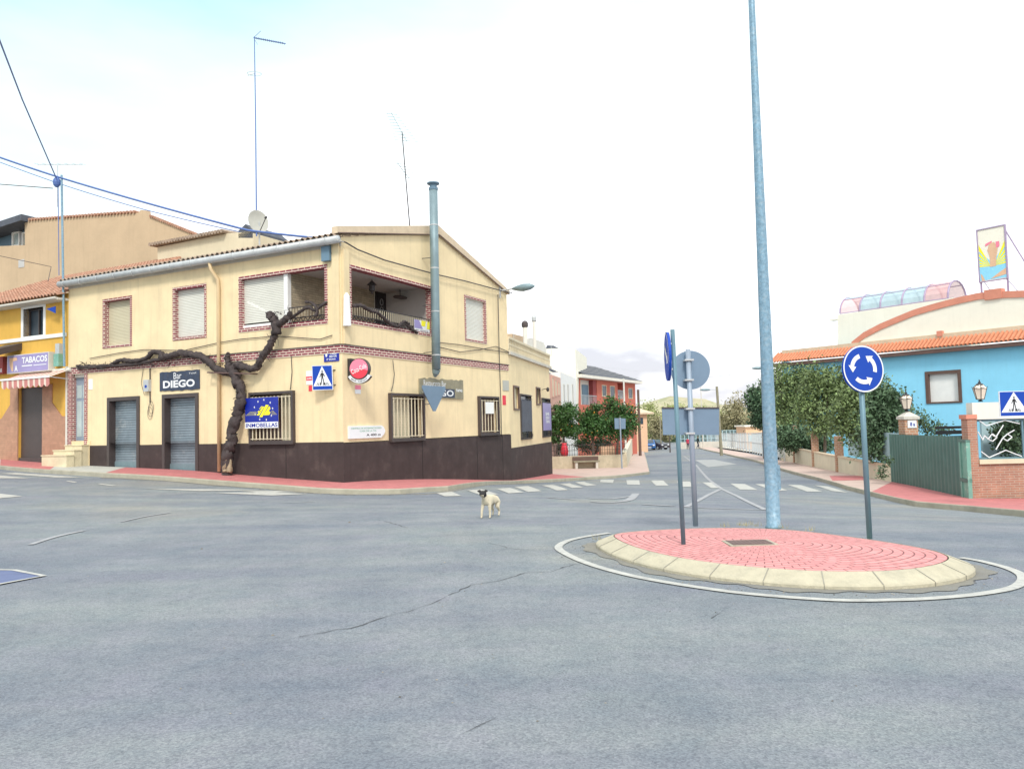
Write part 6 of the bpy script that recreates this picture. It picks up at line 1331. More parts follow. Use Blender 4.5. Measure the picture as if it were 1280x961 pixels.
wire('cable drooping over the brick band of the long front', [GB.w(*(lambda q: (-.04, q[0], q[1]))(l(*p_, -.04))) for p_ in ((112, 448), (150, 441), (180, 437), (230, 438), (275, 428), (300, 424), (345, 420), (400, 424), (425, 416))], .013, 'cable_dark', name='wall_cable')
wire('thin cable hanging from the brick band to the barred banner window', [GB.w(*(lambda q: (-.04, q[0], q[1]))(l(*p_, -.04))) for p_ in ((364, 445), (365, 465), (363, 487))], .012, 'cable_dark', name='wall_cable')
wire('thin cable hanging between the drinks sign and the gable window', [GB.w(*(lambda q: (q[0], -.04, q[1]))(g(*p_, -.04))) for p_ in ((491, 450), (493, 468), (491, 482), (489, 489))], .012, 'cable_dark', name='wall_cable')
wire('cable running down the right end of the gable wall', [GB.w(*(lambda q: (q[0], -.05, q[1]))(g(*p_, -.05))) for p_ in ((622.5, 368), (624, 440), (626, 500), (627, 545))], .018, 'cable_dark', name='wall_cable')
for yy, yl_, lb in ((473, 463, 'long wire across the sky behind the round sign'), (464, 456, 'faint upper wire across the sky behind the round sign')):
    wire(lb, [at(700, yy-11, 90), at(800, yy, 92), at(880, yy-1, 92), at(945, yl_+2, 88), at(1000, yl_-6, 80)], .028 if yy > 470 else .012, 'mesh_grey')
# street lamp on the bar corner
x, z = g(624, 362); T = Thing('street_lamp', 'grey street lamp head on a short arm at the right corner of the gable', 'street lamp', GB, base=(x, 0, z)); q = GB.loc(at(641, 361, GB.w(GEND, 0, 0).y-.8)); q2 = GB.loc(at(654, 359.5, GB.w(GEND, 0, 0).y-1.2)); q3 = GB.loc(at(668, 357.5, GB.w(GEND, 0, 0).y-1.4))
mb = MB(); mb.tube([(x, -.02, z-.05), tuple(q)], .035, 8); mb.bar((x, -.03, z-.35), (x, -.03, z+.15), .06); T.part('arm', mb, M['galv'])
mb = MB(); mb.tube([tuple(q), tuple(q.lerp(q2, .5)), tuple(q2), tuple(q2.lerp(q3, .6)), tuple(q3)], [.05, .12, .16, .13, .04], 12); mb.smooth = True; T.part('lamp_head', mb, M['flue'])
# ================================================================== garden wall, bench, orange trees
gw = Vector(PW1[:2]); ge = Vector(PW2[:2]); GW = Frame((gw.x, gw.y, 0), math.degrees(math.atan2((ge-gw).x, (ge-gw).y))); gwq = lambda px, py, d=0: GW.onY(px, py, d); GL = (ge-gw).length
zg = TZ(*((gw+ge)/2))+SWH; zt = gwq(760, 568.5)[1]
T = Thing('garden_wall', 'low sand coloured garden wall with a black iron fence in front of the orange trees', 'wall', GW, base=(GL/2, 0, zg)); mb = MB(); mb.box(-2, GL, 0, .25, zg-.6, zt); 
d2 = Vector(PW2[:2]); e2 = Vector(G_(792, 566)[:2]); fr_ = GW.loc((e2.x, e2.y, 0)); T.part('front_wall', mb, M['garden_stone']); mb = MB(); mb.prism([(GL, .0, zg-.6), (GL-.25, .25, zg-.6), (fr_.x-.25, fr_.y, zg-.6), (fr_.x, fr_.y, zg-.6)], (0, 0, zt-zg+.75)); T.part('side_wall', mb, M['lowwall'])
zf2 = gwq(720, 556, .12)[1]; mb = MB(); n = int((GL+2)/.16)
for i in range(n): x = -2+(GL+2)*(i+.5)/n; mb.bar((x, .12, zt), (x, .12, zf2+(.12 if i % 4 == 0 else 0)), .02)
for z in (zt+.08, zt+(zf2-zt)*.5, zf2): mb.bar((-2, .12, z), (GL, .12, z), .028)
T.part('iron_fence', mb, M['iron'])
mb = MB(); x = gwq(772, 560)[0]; mb.box(x-1.0, x-.1, .3, .9, zg, gwq(765, 558)[1]); T.part('gate_pillar', mb, M['peach'])
x0, zb_ = gwq(717.5, 580, -.5); x1, _ = gwq(750, 580, -.5); zs = gwq(730, 576, -.5)[1]; T = Thing('stone_bench', 'long low weathered bench built against the garden wall', 'bench', GW, base=((x0+x1)/2, -.3, zg)); mb = MB(); mb.box(x0, x1, -.5, -.02, zs-.08, zs); T.part('seat', mb, M['tanboard']); mb = MB(); mb.box(x0, x1, -.1, -.02, zs, gwq(730, 570.5)[1]); T.part('backrest', mb, M['brown_metal'])
for xx in (x0+.1, x1-.25): mb = MB(); mb.box(xx, xx+.15, -.45, -.05, zg-.2, zs-.08); T.part('leg', mb, M['concrete'])
x, z = gwq(705.5, 560, .5); zb_ = gwq(705, 569, .5)[1]; T = Thing('red_urn', 'tall red clay urn behind the garden fence', 'urn', GW, base=(x, .5, zb_-.1)); mb = MB(); H_ = gwq(705, 554, .5)[1]-zb_; mb.lathe((x, .5, zb_-.1), [(.12, 0), (.22, .1*H_), (.26, .45*H_), (.20, .9*H_), (.14, 1.05*H_), (.18, 1.15*H_)], 16); mb.smooth = True; T.part('pot', mb, M['red_sign'])
# tiny bush at the annex corner
p = G_(693, 584); mb = MB(); mb.leaves([(p.x+.1, p.y+.5, TZ(p.x, p.y)+.5, .3, .2, .45)], 20, 14, .12, .07, 5); Thing('bush', 'small weedy bush at the foot of the annex corner', 'bush', base=(p.x, p.y, TZ(p.x, p.y)+.1), mesh=mb, mat=M['leaf_olive'])
def make_tree(name, label, cat, foot, blobs, nclump, per, size, spread, leafm, trunk_r, seed, group=None, limbs=True, trunkm='trunk', fruit=0, hollow=.4):
    x, y, z = foot; T = Thing(name, label, cat, base=foot, group=group); mb = MB(); random.seed(seed)
    cz = sum(b[2] for b in blobs)/len(blobs); cx = sum(b[0] for b in blobs)/len(blobs); cy = sum(b[1] for b in blobs)/len(blobs); low = min(b[2]-b[5]*.5 for b in blobs)
    fork = Vector((x+(cx-x)*.4, y+(cy-y)*.4, max(z+.4, low))); mb.tube(spline([(x, y, z-.1), (x+random.uniform(-.05, .05), y, (z+fork.z)/2), fork], 3), [trunk_r*1.2]+[trunk_r*(1-.3*i/6) for i in range(6)], 9, True, .08)
    T.part('trunk', mb, M[trunkm])
    if limbs:
        mb = MB()
        for b in blobs:
            for _ in range(3):
                e_ = Vector((b[0]+random.uniform(-.6, .6)*b[3], b[1]+random.uniform(-.6, .6)*b[4], b[2]+random.uniform(-.1, .6)*b[5])); mid = fork.lerp(e_, .5)+Vector((random.uniform(-.1, .1), random.uniform(-.1, .1), .1)); mb.tube([fork, mid, e_], [trunk_r*.5, trunk_r*.3, trunk_r*.1], 5)
        T.part('limbs', mb, M[trunkm])
    mb = MB(); mb.leaves(blobs, nclump, per, size, spread, seed, hollow=hollow); cr_ = T.part('crown', mb, M[leafm])
    if fruit:
        mb = MB()
        for _ in range(fruit): b = random.choice(blobs); d = Vector((random.gauss(0, 1), -abs(random.gauss(0, 1)), random.gauss(0, 1))).normalized(); mb.ball((b[0]+d.x*b[3]*.95, b[1]+d.y*b[4]*.95, b[2]+d.z*b[5]*.95), .05, n=6)
        o_ = T.part('fruit', mb, M['fruit'], parent=cr_); o_['kind'] = 'stuff'
    return T
def blob(px, py, rx, ry, D, dy=None): c = at(px, py, D); return (c.x, c.y, c.z, rx/FPX*D, dy or rx/FPX*D, ry/FPX*D)
def foot(px, D): c = at(px, 560, D); return (c.x, c.y, TZ(c.x, c.y))
for i, (px, D, bl, lb) in enumerate(((705, 50, [(700, 528, 17, 16), (712, 518, 16, 16), (694, 540, 12, 14), (716, 538, 13, 13), (697, 514, 9, 9)], 'leafy orange tree nearest the annex wall'),
        (742, 50.8, [(737, 526, 14, 16), (749, 535, 15, 14), (733, 540, 11, 12), (744, 512, 9, 8)], 'middle orange tree behind the iron fence'),
        (772, 51.2, [(765, 522, 17, 17), (780, 528, 16, 18), (760, 503, 10, 9), (772, 507, 13, 9), (788, 515, 9, 13), (770, 541, 14, 12), (786, 540, 9, 10)], 'widest orange tree at the street end of the garden'))):
    make_tree('orange_tree', lb, 'tree', foot(px, D), [blob(*b, D) for b in bl], 190, 34, .17, .16, 'leaf_orange', .10, 30+i, 'orange trees behind the garden wall', fruit=6)
# garden hedge mass and clutter under them
mb = MB(); mb.leaves([blob(740, 556, 30, 9, 53, 1.0), blob(700, 560, 10, 7, 52, .8)], 90, 26, .16, .18, 8); c = at(740, 566, 53); Thing('hedge', 'dark low hedge in the shade behind the iron fence', 'hedge', base=(c.x, c.y, TZ(c.x, c.y)), mesh=mb, mat=M['leaf_dark'])

# ================================================================== right side: low wall, brick posts, shrubs
lw0, lw1 = Vector(W0[:2]), Vector(W1[:2]); LWF = Frame((lw0.x, lw0.y, 0), math.degrees(math.atan2((lw1-lw0).x, (lw1-lw0).y))-180); LWL = -(lw1-lw0).length   # x runs from the far end (negative) to the near end (0)
lw = lambda px, py, d=0: LWF.onY(px, py, d)
T = Thing('low_garden_wall', 'long cream low garden wall running back beside the street under the shrubs', 'wall', LWF, base=(0, 0, TZ(*lw0)+SWH)); mb = MB()
N = 12
def lwz(t): q = lw0.lerp(lw1, t); return TZ(q.x, q.y)+SWH
ztn = lw(1113, 583)[1]-lwz(0); ztf = lw(978, 558)[1]-lwz(1)
for i in range(N):
    t0, t1 = i/N, (i+1)/N; a, b = LWL*t0, LWL*t1; h0 = lwz(t0)+ztn+(ztf-ztn)*t0; h1 = lwz(t1)+ztn+(ztf-ztn)*t1
    mb.prism([(a, 0, lwz(t0)-.5), (b, 0, lwz(t1)-.5), (b, 0, h1), (a, 0, h0)], (0, .2, 0))
T.part('wall', mb, M['lowwall']); mb = MB()
for i in range(N):
    t0, t1 = i/N, (i+1)/N; a, b = LWL*t0, LWL*t1; h0 = lwz(t0)+ztn+(ztf-ztn)*t0; h1 = lwz(t1)+ztn+(ztf-ztn)*t1
    mb.prism([(a, -.03, h0), (b, -.03, h1), (b, -.03, h1+.06), (a, -.03, h0+.06)], (0, .26, 0))
T.part('coping', mb, M['verge'])
for k, (xa_, xb_, yt, yb, lb) in enumerate(((1043.5, 1053.5, 545, 594, 'nearest slim brick post on the low garden wall'), (1014.5, 1021.5, 539, 585, 'middle slim brick post on the low garden wall'), (991, 996.5, 532, 580, 'farthest slim brick post on the low garden wall'))):
    a, b = lw(xa_, 570, -.06)[0], lw(xb_, 570, -.06)[0]; zt = lw(xa_, yt, -.06)[1]; zb_ = lw(xa_, yb, -.06)[1]; w_ = min(.34, abs(b-a)); mb = MB(); mb.box(a, a+w_, -.06, .28, zb_-.4, zt); Thing('brick_post', lb, 'post', LWF, base=(a, .1, zb_), group='slim brick posts on the low wall', mesh=mb, mat=M['brickpier'])
# shrubs and small trees above the wall
def lwp(px, d, h): # a spot behind the wall on picture column px
    x, _ = lw(px, 560, d); w_ = LWF.w(x, d, 0); return (w_.x, w_.y, TZ(w_.x, w_.y)+h)
SHR = [('evergreen_tree', 'dark dense evergreen at the far end of the low wall left of the lamp post', 955, 60, [(955, 510, 18, 26), (945, 498, 12, 18), (962, 486, 10, 14), (950, 525, 12, 12)], 'leaf_dark', .2),
       ('garden_tree', 'tall green garden tree just right of the lamp post under the tiled eave', 985, 52.8, [(985, 490, 22, 26), (972, 470, 14, 18), (1000, 475, 18, 20), (985, 520, 22, 20), (1003, 510, 18, 18)], 'leaf_olive', .16),
       ('garden_tree', 'broad yellow green garden tree behind the middle brick post', 1030, 42.5, [(1025, 480, 26, 24), (1045, 495, 24, 24), (1015, 510, 22, 22), (1050, 475, 16, 18), (1030, 530, 24, 18)], 'leaf_olive', .16),
       ('dark_shrub', 'dark green shrub filling the gap under the garden trees near the far wall', 1000, 48, [(985, 548, 16, 16), (1005, 550, 18, 14), (1025, 555, 16, 12), (972, 545, 10, 14)], 'leaf_dark', .15),
       ('garden_shrub', 'large olive shrub directly behind the roundabout sign', 1085, 34, [(1080, 500, 26, 26), (1062, 520, 24, 26), (1100, 515, 22, 24), (1074, 540, 16, 14), (1092, 480, 14, 14)], 'leaf_olive', .15),
       ('dark_shrub', 'dark rounded shrub left of the green gate', 1110, 30.5, [(1112, 510, 18, 22), (1098, 530, 16, 26), (1090, 556, 12, 18), (1105, 500, 14, 14)], 'leaf_dark', .14)]
for i, (nm, lb, px, D, bl, lf, sz) in enumerate(SHR):
    make_tree(nm, lb, 'tree' if 'tree' in nm else 'shrub', foot(px, D), [blob(*b, D) for b in bl], 330, 30, sz*1.15, .27, lf, .10, 60+i, hollow=.25)
D = 27.8; make_tree('bare_bush', 'thin brownish bush with bare twigs behind the house number pier', 'shrub', foot(1160, D), [blob(1155, 532, 15, 12, D), blob(1175, 538, 16, 7, D), blob(1145, 520, 8, 9, D)], 110, 12, .10, .16, 'leaf_dark', .03, 77, trunkm='trunk')
# ivy at the low wall end near the gate
D = 27; c = at(1103, 585, D); mb = MB(); mb.leaves([blob(1102, 590, 5, 9, D, .2), blob(1109, 578, 5, 8, D, .2)], 30, 12, .10, .08, 3); Thing('creeper', 'creeper spilling over the end of the low wall beside the gate', 'creeper', base=(c.x, c.y, TZ(c.x, c.y)+SWH), mesh=mb, mat=M['leaf_dark'])
# teal screen panels between wall and shrubs
mb = MB(); a = lw(1060, 560, .3)[0]; b = lw(1112, 560, .3)[0]
for i in range(1): mb.box(a, 0.1, .3, .34, lwz(0)+.6, lw(1112, 541, .3)[1])
Thing('screen_fence', 'faded teal sheet screen between the shrubs and the green gate', 'fence', LWF, base=(a, .3, lwz(0)), mesh=mb, mat=M['mural'])

# gate, piers
g0 = Vector(W0[:2]); g1_ = Vector(G_(1212, 628.5)[:2]); GT = Frame((g0.x, g0.y, 0), math.degrees(math.atan2((g1_-g0).x, (g1_-g0).y))); gq = lambda px, py, d=0: GT.onY(px, py, d); GTL = (g1_-g0).length
z00, z01 = gq(1114, 606)[1], gq(1206, 628)[1]; zt0, zt1 = gq(1114, 542.5)[1], gq(1200, 545.5)[1]
T = Thing('sheet_metal_gate', 'wide dark green corrugated sheet metal gate standing on the red pavement', 'gate', GT, base=(GTL/2, 0, (z00+z01)/2)); mb = MB(); n = 90; vs = []
xe = gq(1203, 600)[0]
for i in range(n+1):
    t = i/n; x = xe*t; y = -.02 if i % 4 < 2 else .02; vs += [(x, y, z00+(z01-z00)*t+.06), (x, y, zt0+(zt1-zt0)*t)]
mb.add(vs, [(2*i, 2*i+1, 2*i+3, 2*i+2) for i in range(n)]); T.part('sheet', mb, M['gate'])
mb = MB(); xf = gq(1212.5, 600)[0]; zl_ = gq(1212, 553)[1]; mb.box(xe, xe+.10, -.05, .05, z01, zl_+.05); mb.box(xf-.1, xf, -.05, .05, z01, zl_+.05); T.part('frame_post', mb, M['gate_light'])
mb = MB(); mb.box(xe+.1, xf-.1, -.02, .02, z01+.05, zl_); T.part('leaf_panel', mb, M['gate_light']); mb = MB(); mb.box(xe, xf, -.06, .06, (z01+zl_)/2-.25, (z01+zl_)/2-.15); mb.box(xe, xf, -.06, .06, zl_, zl_+.07); T.part('cross_bar', mb, M['gate'])
mb = MB(); mb.prism([(0, -.03, z00+.02), (xe, -.03, z01+.02), (xe, -.03, z01+.09), (0, -.03, z00+.09)], (0, .07, 0)); T.part('bottom_rail', mb, M['gate_light'])
def lantern(label, px, py_base, D, h, mat_):
    b = at(px, py_base, D); s = h; T = Thing('pier_lantern', label, 'lantern', base=tuple(b)); mb = MB(); mb.lathe(tuple(b), [(.10*s, 0), (.11*s, .03*s), (.04*s, .06*s), (.14*s, .09*s)], 6); T.part('foot', mb, M['iron'])
    mb = MB(); 
    r0, r1 = .15*s, .27*s; z0, z1 = b.z+.10*s, b.z+.56*s
    v = [(b.x+r*math.cos(a), b.y+r*math.sin(a), z) for r, z in ((r0, z0), (r1, z1)) for a in [R(60*i+10) for i in range(6)]]; mb.add(v, [(i, (i+1) % 6, 6+(i+1) % 6, 6+i) for i in range(6)]); gl = T.part('glass', mb, M['glass_lamp'])
    mb = MB(); mb.lathe((b.x, b.y, z1), [(.29*s, -.01*s), (.27*s, .02*s), (.17*s, .12*s), (.16*s, .14*s)], 6); T.part('glass_roof', mb, M['glass_lamp'], parent=gl)
    mb = MB()
    for i in range(6): mb.bar(v[i], v[6+i], .022*s); mb.bar(v[6+i], v[6+(i+1) % 6], .03*s); mb.bar(v[i], v[(i+1) % 6], .025*s); a = R(60*i+10); mb.bar(v[6+i], (b.x+.15*s*math.cos(a), b.y+.15*s*math.sin(a), z1+.14*s), .02*s); mb.bar(v[6+i], (b.x+.30*s*math.cos(a), b.y+.30*s*math.sin(a), z1+.07*s), .018*s)
    T.part('iron_ribs', mb, M['iron']); mb = MB(); mb.lathe((b.x, b.y, z1+.14*s), [(.17*s, -.02*s), (.12*s, .05*s), (.05*s, .08*s), (.06*s, .12*s), (.02*s, .14*s), (.03*s, .18*s), (.005*s, .24*s)], 8); T.part('finial', mb, M['iron'])
# number pier
_x = gq(1139, 560, .45)[0]; q = GT.w(_x, .45, 0); D = q.y; x0 = at(1131.5, 540, D).x; x1 = at(1148, 540, D).x; PD_ = x1-x0-.02; zt = at(1135, 524, D).z; zb_ = TZ(q.x, q.y)-.3; T = Thing('number_pier', 'square brick gate pier with a white house number plate and pyramid cap', 'pier', base=((x0+x1)/2, D+PD_/2, zb_+.4)); mb = MB(); mb.box(x0, x1, D, D+PD_, zb_, zt); T.part('shaft', mb, M['brickpier'])
mb = MB(); mb.box(x0-.05, x1+.05, D-.05, D+PD_+.05, zt, zt+.10); zc_ = at(1135, 515, D).z; mb.add([(x0-.03, D-.03, zt+.1), (x1+.03, D-.03, zt+.1), (x1+.03, D+PD_+.03, zt+.1), (x0-.03, D+PD_+.03, zt+.1), ((x0+x1)/2, D+PD_/2, zc_+.05)], [(0, 1, 4), (1, 2, 4), (2, 3, 4), (3, 0, 4)]); T.part('cap', mb, M['concrete'])
a, b = at(1134, 525.5, D), at(1145.5, 534.5, D); mb = MB(); mb.box(a.x, b.x, D-.03, D-.001, b.z, a.z); pl = T.part('number_plate', mb, M['sign_white']); mb = MB(); mb.text('8 a', PY(D-.034), a.x+.08, b.x-.06, b.z+.06, a.z-.06, 0, .03); T.part('number', mb, M['deepblue'], parent=pl)
lantern('smaller glass lantern on the brick pier with the house number', 1133.5, 514, D+.2, .80, None)
# right pier, brick wall, lintel, grille
BW = Frame((g1_.x, g1_.y, 0), 91.5); bq = lambda px, py, d=0: BW.onY(px, py, d)
zgr = TZ(g1_.x, g1_.y)+SWH; x0, x1 = bq(1213, 600)[0], bq(1225, 600)[0]; zt = bq(1216, 518)[1]; T = Thing('gate_pier', 'narrow orange brick pier between the green gate and the ornate window wall', 'pier', BW, base=((x0+x1)/2, .1, zgr)); mb = MB(); mb.box(x0, x1, 0, .3, zgr-.3, zt); T.part('shaft', mb, M['brickwall']); mb = MB(); mb.box(x0-.04, x1, -.03, .33, zt-.12, zt); T.part('cap', mb, M['salmon'])
XR = x1+5; zc_ = bq(1250, 578)[1]; T = Thing('brick_garden_wall', 'orange brick garden wall with cream coping and a blue ornamental grille above', 'wall', BW, base=(x1+1.5, .1, zgr)); mb = MB(); mb.box(x1+.001, XR, .03, .28, zgr-.5, zc_-.03); T.part('brickwork', mb, M['brickwall']); mb = MB(); mb.box(x1+.001, XR, -.04, .32, zc_-.03, zc_+.09); T.part('coping', mb, M['cream'])
zl0, zl1 = bq(1250, 523.5)[1], bq(1250, 502.5)[1]; mb = MB(); mb.box(x1-.1, XR, .0, .3, zl0, zl1); T.part('lintel', mb, M['whitewall'], label='flaking white lintel above the grille')
mb = MB(); mb.box(x1, XR, .08, .12, zl0-.06, zl0); mb.box(x1, XR, .08, .12, zc_+.09, zc_+.14); mb.box(x1, x1+.05, .08, .12, zc_+.09, zl0); mb.box(x1+1.25, x1+1.30, .08, .12, zc_+.09, zl0)
gf = T.part('grille_frame', mb, M['teal_post']); mb = MB(); gh = zl0-zc_-.14; GP = lambda u, v: Vector((x1+.05+u*1.2, .06, zc_+.12+v*gh))
for A, B_ in (((.05, .98), (.2, .85)), ((.2, .85), (.62, .98)), ((.62, .98), (.95, .88)), ((.0, .70), (.10, .48)), ((.10, .48), (.14, .60)), ((.14, .60), (.22, .50)), ((.58, .86), (.40, .55)), ((.40, .55), (.30, .62)), ((.22, .50), (.32, .44)), ((.32, .44), (.42, .54)), ((.42, .54), (.32, .64)), ((.32, .64), (.22, .5)),
              ((.55, .52), (.65, .44)), ((.65, .44), (.76, .54)), ((.76, .54), (.66, .62)), ((.66, .62), (.55, .52)), ((.82, .72), (.66, .62)), ((.55, .52), (.38, .22)), ((.05, .18), (.22, .02)), ((.22, .02), (.60, .2)), ((.60, .2), (.95, .03))): mb.bar(GP(*A), GP(*B_), .022)
T.part('ornamental_bars', mb, M['sign_white'], parent=gf)
mb = MB(); mb.box(bq(1228, 550, 1.5)[0], XR, 1.5, 1.6, zgr-.5, zl0+.2); Thing('porch_wall', 'teal blue porch wall seen through the ornamental grille', 'wall', BW, base=(x1+1, 1.5, zgr), mesh=mb, mat=M['mural'])
xx = bq(1243, 550, .7)[0]; q = BW.w(xx, .8, 0); D = q.y; mb = MB(); mb.leaves([blob(1262, 550, 15, 22, D, .35), blob(1268, 530, 12, 12, D, .3), blob(1252, 545, 7, 24, D, .3), blob(1285, 548, 12, 24, D, .3)], 170, 26, .10, .11, 17); Thing('porch_shrub', 'dark leafy shrub behind the ornamental grille at the right edge', 'shrub', base=(q.x, q.y, TZ(q.x, q.y)), mesh=mb, mat=M['leaf_dark'])
q = BW.w(bq(1226, 500, .15)[0], .15, 0); lantern('larger glass lantern on the flaking white lintel by the crossing sign', 1225.5, 502, q.y, .66, None)
# black panels stand in for the dark void below the blue wall (car port)
T = Thing('dark_void_panels', 'black panels standing in for the dark void between the blue wall and the green gate', 'fence', base=tuple(at(1190, 560, 24.2))); mb = MB(); a, b = at(1170, 533, 24.2), at(1216, 546, 24.2); mb.box(a.x, b.x, 24.2, 24.25, b.z-1.2, b.z+.05); mb.box(a.x, b.x, 24.18, 24.28, a.z-.08, a.z); mb.box(a.x, b.x, 24.18, 24.26, b.z+.1, b.z+.22); T.part('panel', mb, M['black'])

# ================================================================== the blue house
ze = (r_(967, 452)[1]+r_(1280, 425)[1])/2; xl_ = r_(968, 455)[0]; xrr = 16.0
wB = (r_(1157, 480)[0], r_(1202, 480)[0], (r_(1160, 505)[1]+r_(1202, 503)[1])/2, (r_(1157, 464.5)[1]+r_(1199, 462)[1])/2)
T = Thing('blue_house', 'sky blue house with an orange tiled eave and cream arched front above', 'building', RH, base=(0, 0, TZ(*RH.w(0, 0, 0)[:2]))); mb = MB(); mb.wall(pG, xl_+.6, xrr, -2, ze-.15, [(*wB, .25)], .25); mb.quad((xl_+.6, 0, -2), (xl_+.6, 9, -2), (xl_+.6, 9, ze), (xl_+.6, 0, ze)); T.part('wall', mb, M['skyblue'])
mb = MB(); mb.ring(pG, wB[0], wB[1], wB[2], wB[3], .19, -.05, .22, tb=.10); f = T.part('window_frame', mb, M['brown_metal']); mb = MB(); mb.pbox(pG, wB[0]+.02, wB[1]-.02, wB[2]+.02, wB[3]-.02, .16, .2); T.part('blind', mb, M['white'], parent=f)
mb = MB(); n = int((xrr-xl_)/.235); sl3 = Vector((0, .62, .42)).normalized(); nr_ = Vector((0, -.42, .62)).normalized(); S_ = 1.25
for i in range(n):
    x = xl_+.235*i+.1; a = Vector((x, -.62, ze-.06)); b = a+sl3*S_; v = []
    for k in range(7): an = math.pi*k/6; off = Vector((math.cos(an)*.085, 0, 0))+nr_*math.sin(an)*.085; v += [a+off*1.08, b+off]
    mb.add(v, [(2*k, 2*k+1, 2*k+3, 2*k+2) for k in range(6)])
    v = []; a2 = a+Vector((.1175, 0, 0))
    for k in range(5): an = math.pi+math.pi*k/4; off = Vector((math.cos(an)*.075, 0, 0))+nr_*(math.sin(an)*.05+.015); v += [a2+off, a2+sl3*S_+off]
    mb.add(v, [(2*k, 2*k+1, 2*k+3, 2*k+2) for k in range(4)])
T.part('tiled_eave', mb, M['tile_orange'])
zr2 = (r_(1047, 430, .35)[1]+r_(1280, 408, .35)[1])/2
mb = MB(); mb.box(xl_+.1, xrr, -.45, .02, ze-.36, ze-.14); T.part('soffit', mb, M['eave_brown'])
mb = MB(); mb.box(xl_+.5, xrr, .22, .6, ze, zr2); T.part('parapet_ledge', mb, M['verge'])
# arched front
arch = [(1065, 429), (1080, 417), (1101, 406), (1120, 398), (1142, 389), (1160, 383.5), (1182, 377.5), (1200, 373), (1223, 368), (1250, 366), (1280, 365), (1330, 368)]
A_ = [r_(*p, .4) for p in arch]; zb_ = zr2-.15; mb = MB(); mb.prism([(x, .4, z) for x, z in A_]+[(A_[-1][0], .4, zb_), (A_[0][0], .4, zb_)], (0, .4, 0)); T.part('arched_front', mb, M['cream_hi'])
mb = MB()
for i in range(len(A_)-1):
    a, b = A_[i], A_[i+1]; mb.prism([(a[0], .33, a[1]+.08), (b[0], .33, b[1]+.08), (b[0], .33, b[1]-.30), (a[0], .33, a[1]-.30)], (0, .5, 0))
T.part('arch_trim', mb, M['salmon'])
mb = MB(); a = r_(1230, 363, .3); b = r_(1252, 368, .3); mb.box(a[0], b[0], .28, .8, b[1]-.2, a[1]); a = r_(1171, 414, .2); b = r_(1178, 420, .2); mb.box(a[0], b[0], .15, .6, b[1], a[1]); T.part('brick_block', mb, M['salmon'])
# back block with the barrel rooflight
q = [r_(*p, 3.5) for p in ((1047, 393.5), (1184, 373.5), (1190, 372), (1190, 430), (1047, 440))]; mb = MB(); mb.prism([(x, 3.5, z) for x, z in q], (0, 4, 0)); a = r_(1038, 398, 3.5); b = r_(1047, 400, 3.5); mb.box(a[0], b[0], 3.4, 3.9, b[1], b[1]+.12); T.part('upper_block', mb, M['cream_hi'])
xa_, za_ = r_(1049, 392, 3.5); xb_, zb2 = r_(1184, 372.5, 3.5); ztop = r_(1054, 371.5, 4.2)[1]; H_ = max(.95, ztop-za_); LL = xb_-xa_; mb = MB(); NB = 5; Wd = 2.6
def bar_pt(x, k, K=10): an = math.pi*k/K; return Vector((x, 3.6+Wd/2-math.cos(an)*Wd/2, za_+(zb2-za_)*(x-xa_)/LL+math.sin(an)*H_))
for b in range(NB):
    x0_, x1_ = xa_+LL*b/NB, xa_+LL*(b+1)/NB
    for k in range(10):
        mb.m = 1 if (b == 4 or (b == 0 and k < 3)) else 0; mb.quad(bar_pt(x0_, k), bar_pt(x1_, k), bar_pt(x1_, k+1), bar_pt(x0_, k+1))
rl = T.part('rooflight_glazing', mb, [M['poly'], M['poly_pink']]); mb = MB()
for b in range(NB+1): x = xa_+LL*b/NB; mb.tube([bar_pt(x, k) for k in range(11)], .06, 6)
for k in (0, 3, 7): mb.tube([bar_pt(xa_, k), bar_pt(xb_, k)], .035, 5)
T.part('rooflight_ribs', mb, M['purple_metal'], parent=rl)
# billboard
F_bb = lambda px, py: r_(px, py, 1.5)
p0, p1, p2, p3 = F_bb(1219.5, 288.5), F_bb(1254, 282), F_bb(1261, 347), F_bb(1226.5, 353); T = Thing('roof_billboard', 'upright billboard with yellow sun rays over blue sea on the roof of the blue house', 'billboard', RH, base=(p3[0], 1.5, p3[1]-.6))
x0, x1 = (p0[0]+p3[0])/2, (p1[0]+p2[0])/2; z1, z0 = (p0[1]+p1[1])/2, (p2[1]+p3[1])/2; w_, h_ = x1-x0, z1-z0; mb = MB(); mb.box(x0, x1, 1.5, 1.56, z0, z1); pl = T.part('panel', mb, M['cream_hi'])
P2 = PY(1.494); U = lambda u, v: (x0+w_*u, z0+h_*v)
mb = MB(); mb.poly(P2, [U(.02, .02), U(.98, .02), U(.98, .64), U(.5, .34), U(.02, .58)], 0); T.part('blue_sea', mb, M['skyblue'], parent=pl); mb = MB()
for a in range(5):
    for s in (-1, 1): u0 = .5+s*.06; th_ = R(4+a*12); th2 = R(12+a*12); R_ = .47; mb.poly(PY(1.490), [U(u0, .27), U(.5+s*R_, .27+.55*math.tan(th_)*R_*1.0), U(.5+s*R_, .27+.55*math.tan(th2)*R_*1.0)], 0)
T.part('sun_rays', mb, M['yellow_vinyl'], parent=pl)
mb = MB(); mb.poly(PY(1.486), [U(.40, .26), U(.62, .26), U(.66, .45), U(.72, .60), U(.60, .72), U(.42, .70), U(.34, .58), U(.42, .45)], 0); mb.poly(PY(1.486), [U(.08, .02), U(.2, .02), U(.12, .12), U(.05, .16)], 0); mb.poly(PY(1.486), [U(.4, .03), U(.97, .08), U(.97, .2), U(.75, .14)], 0); T.part('peach_shape', mb, M['peach'], parent=pl)
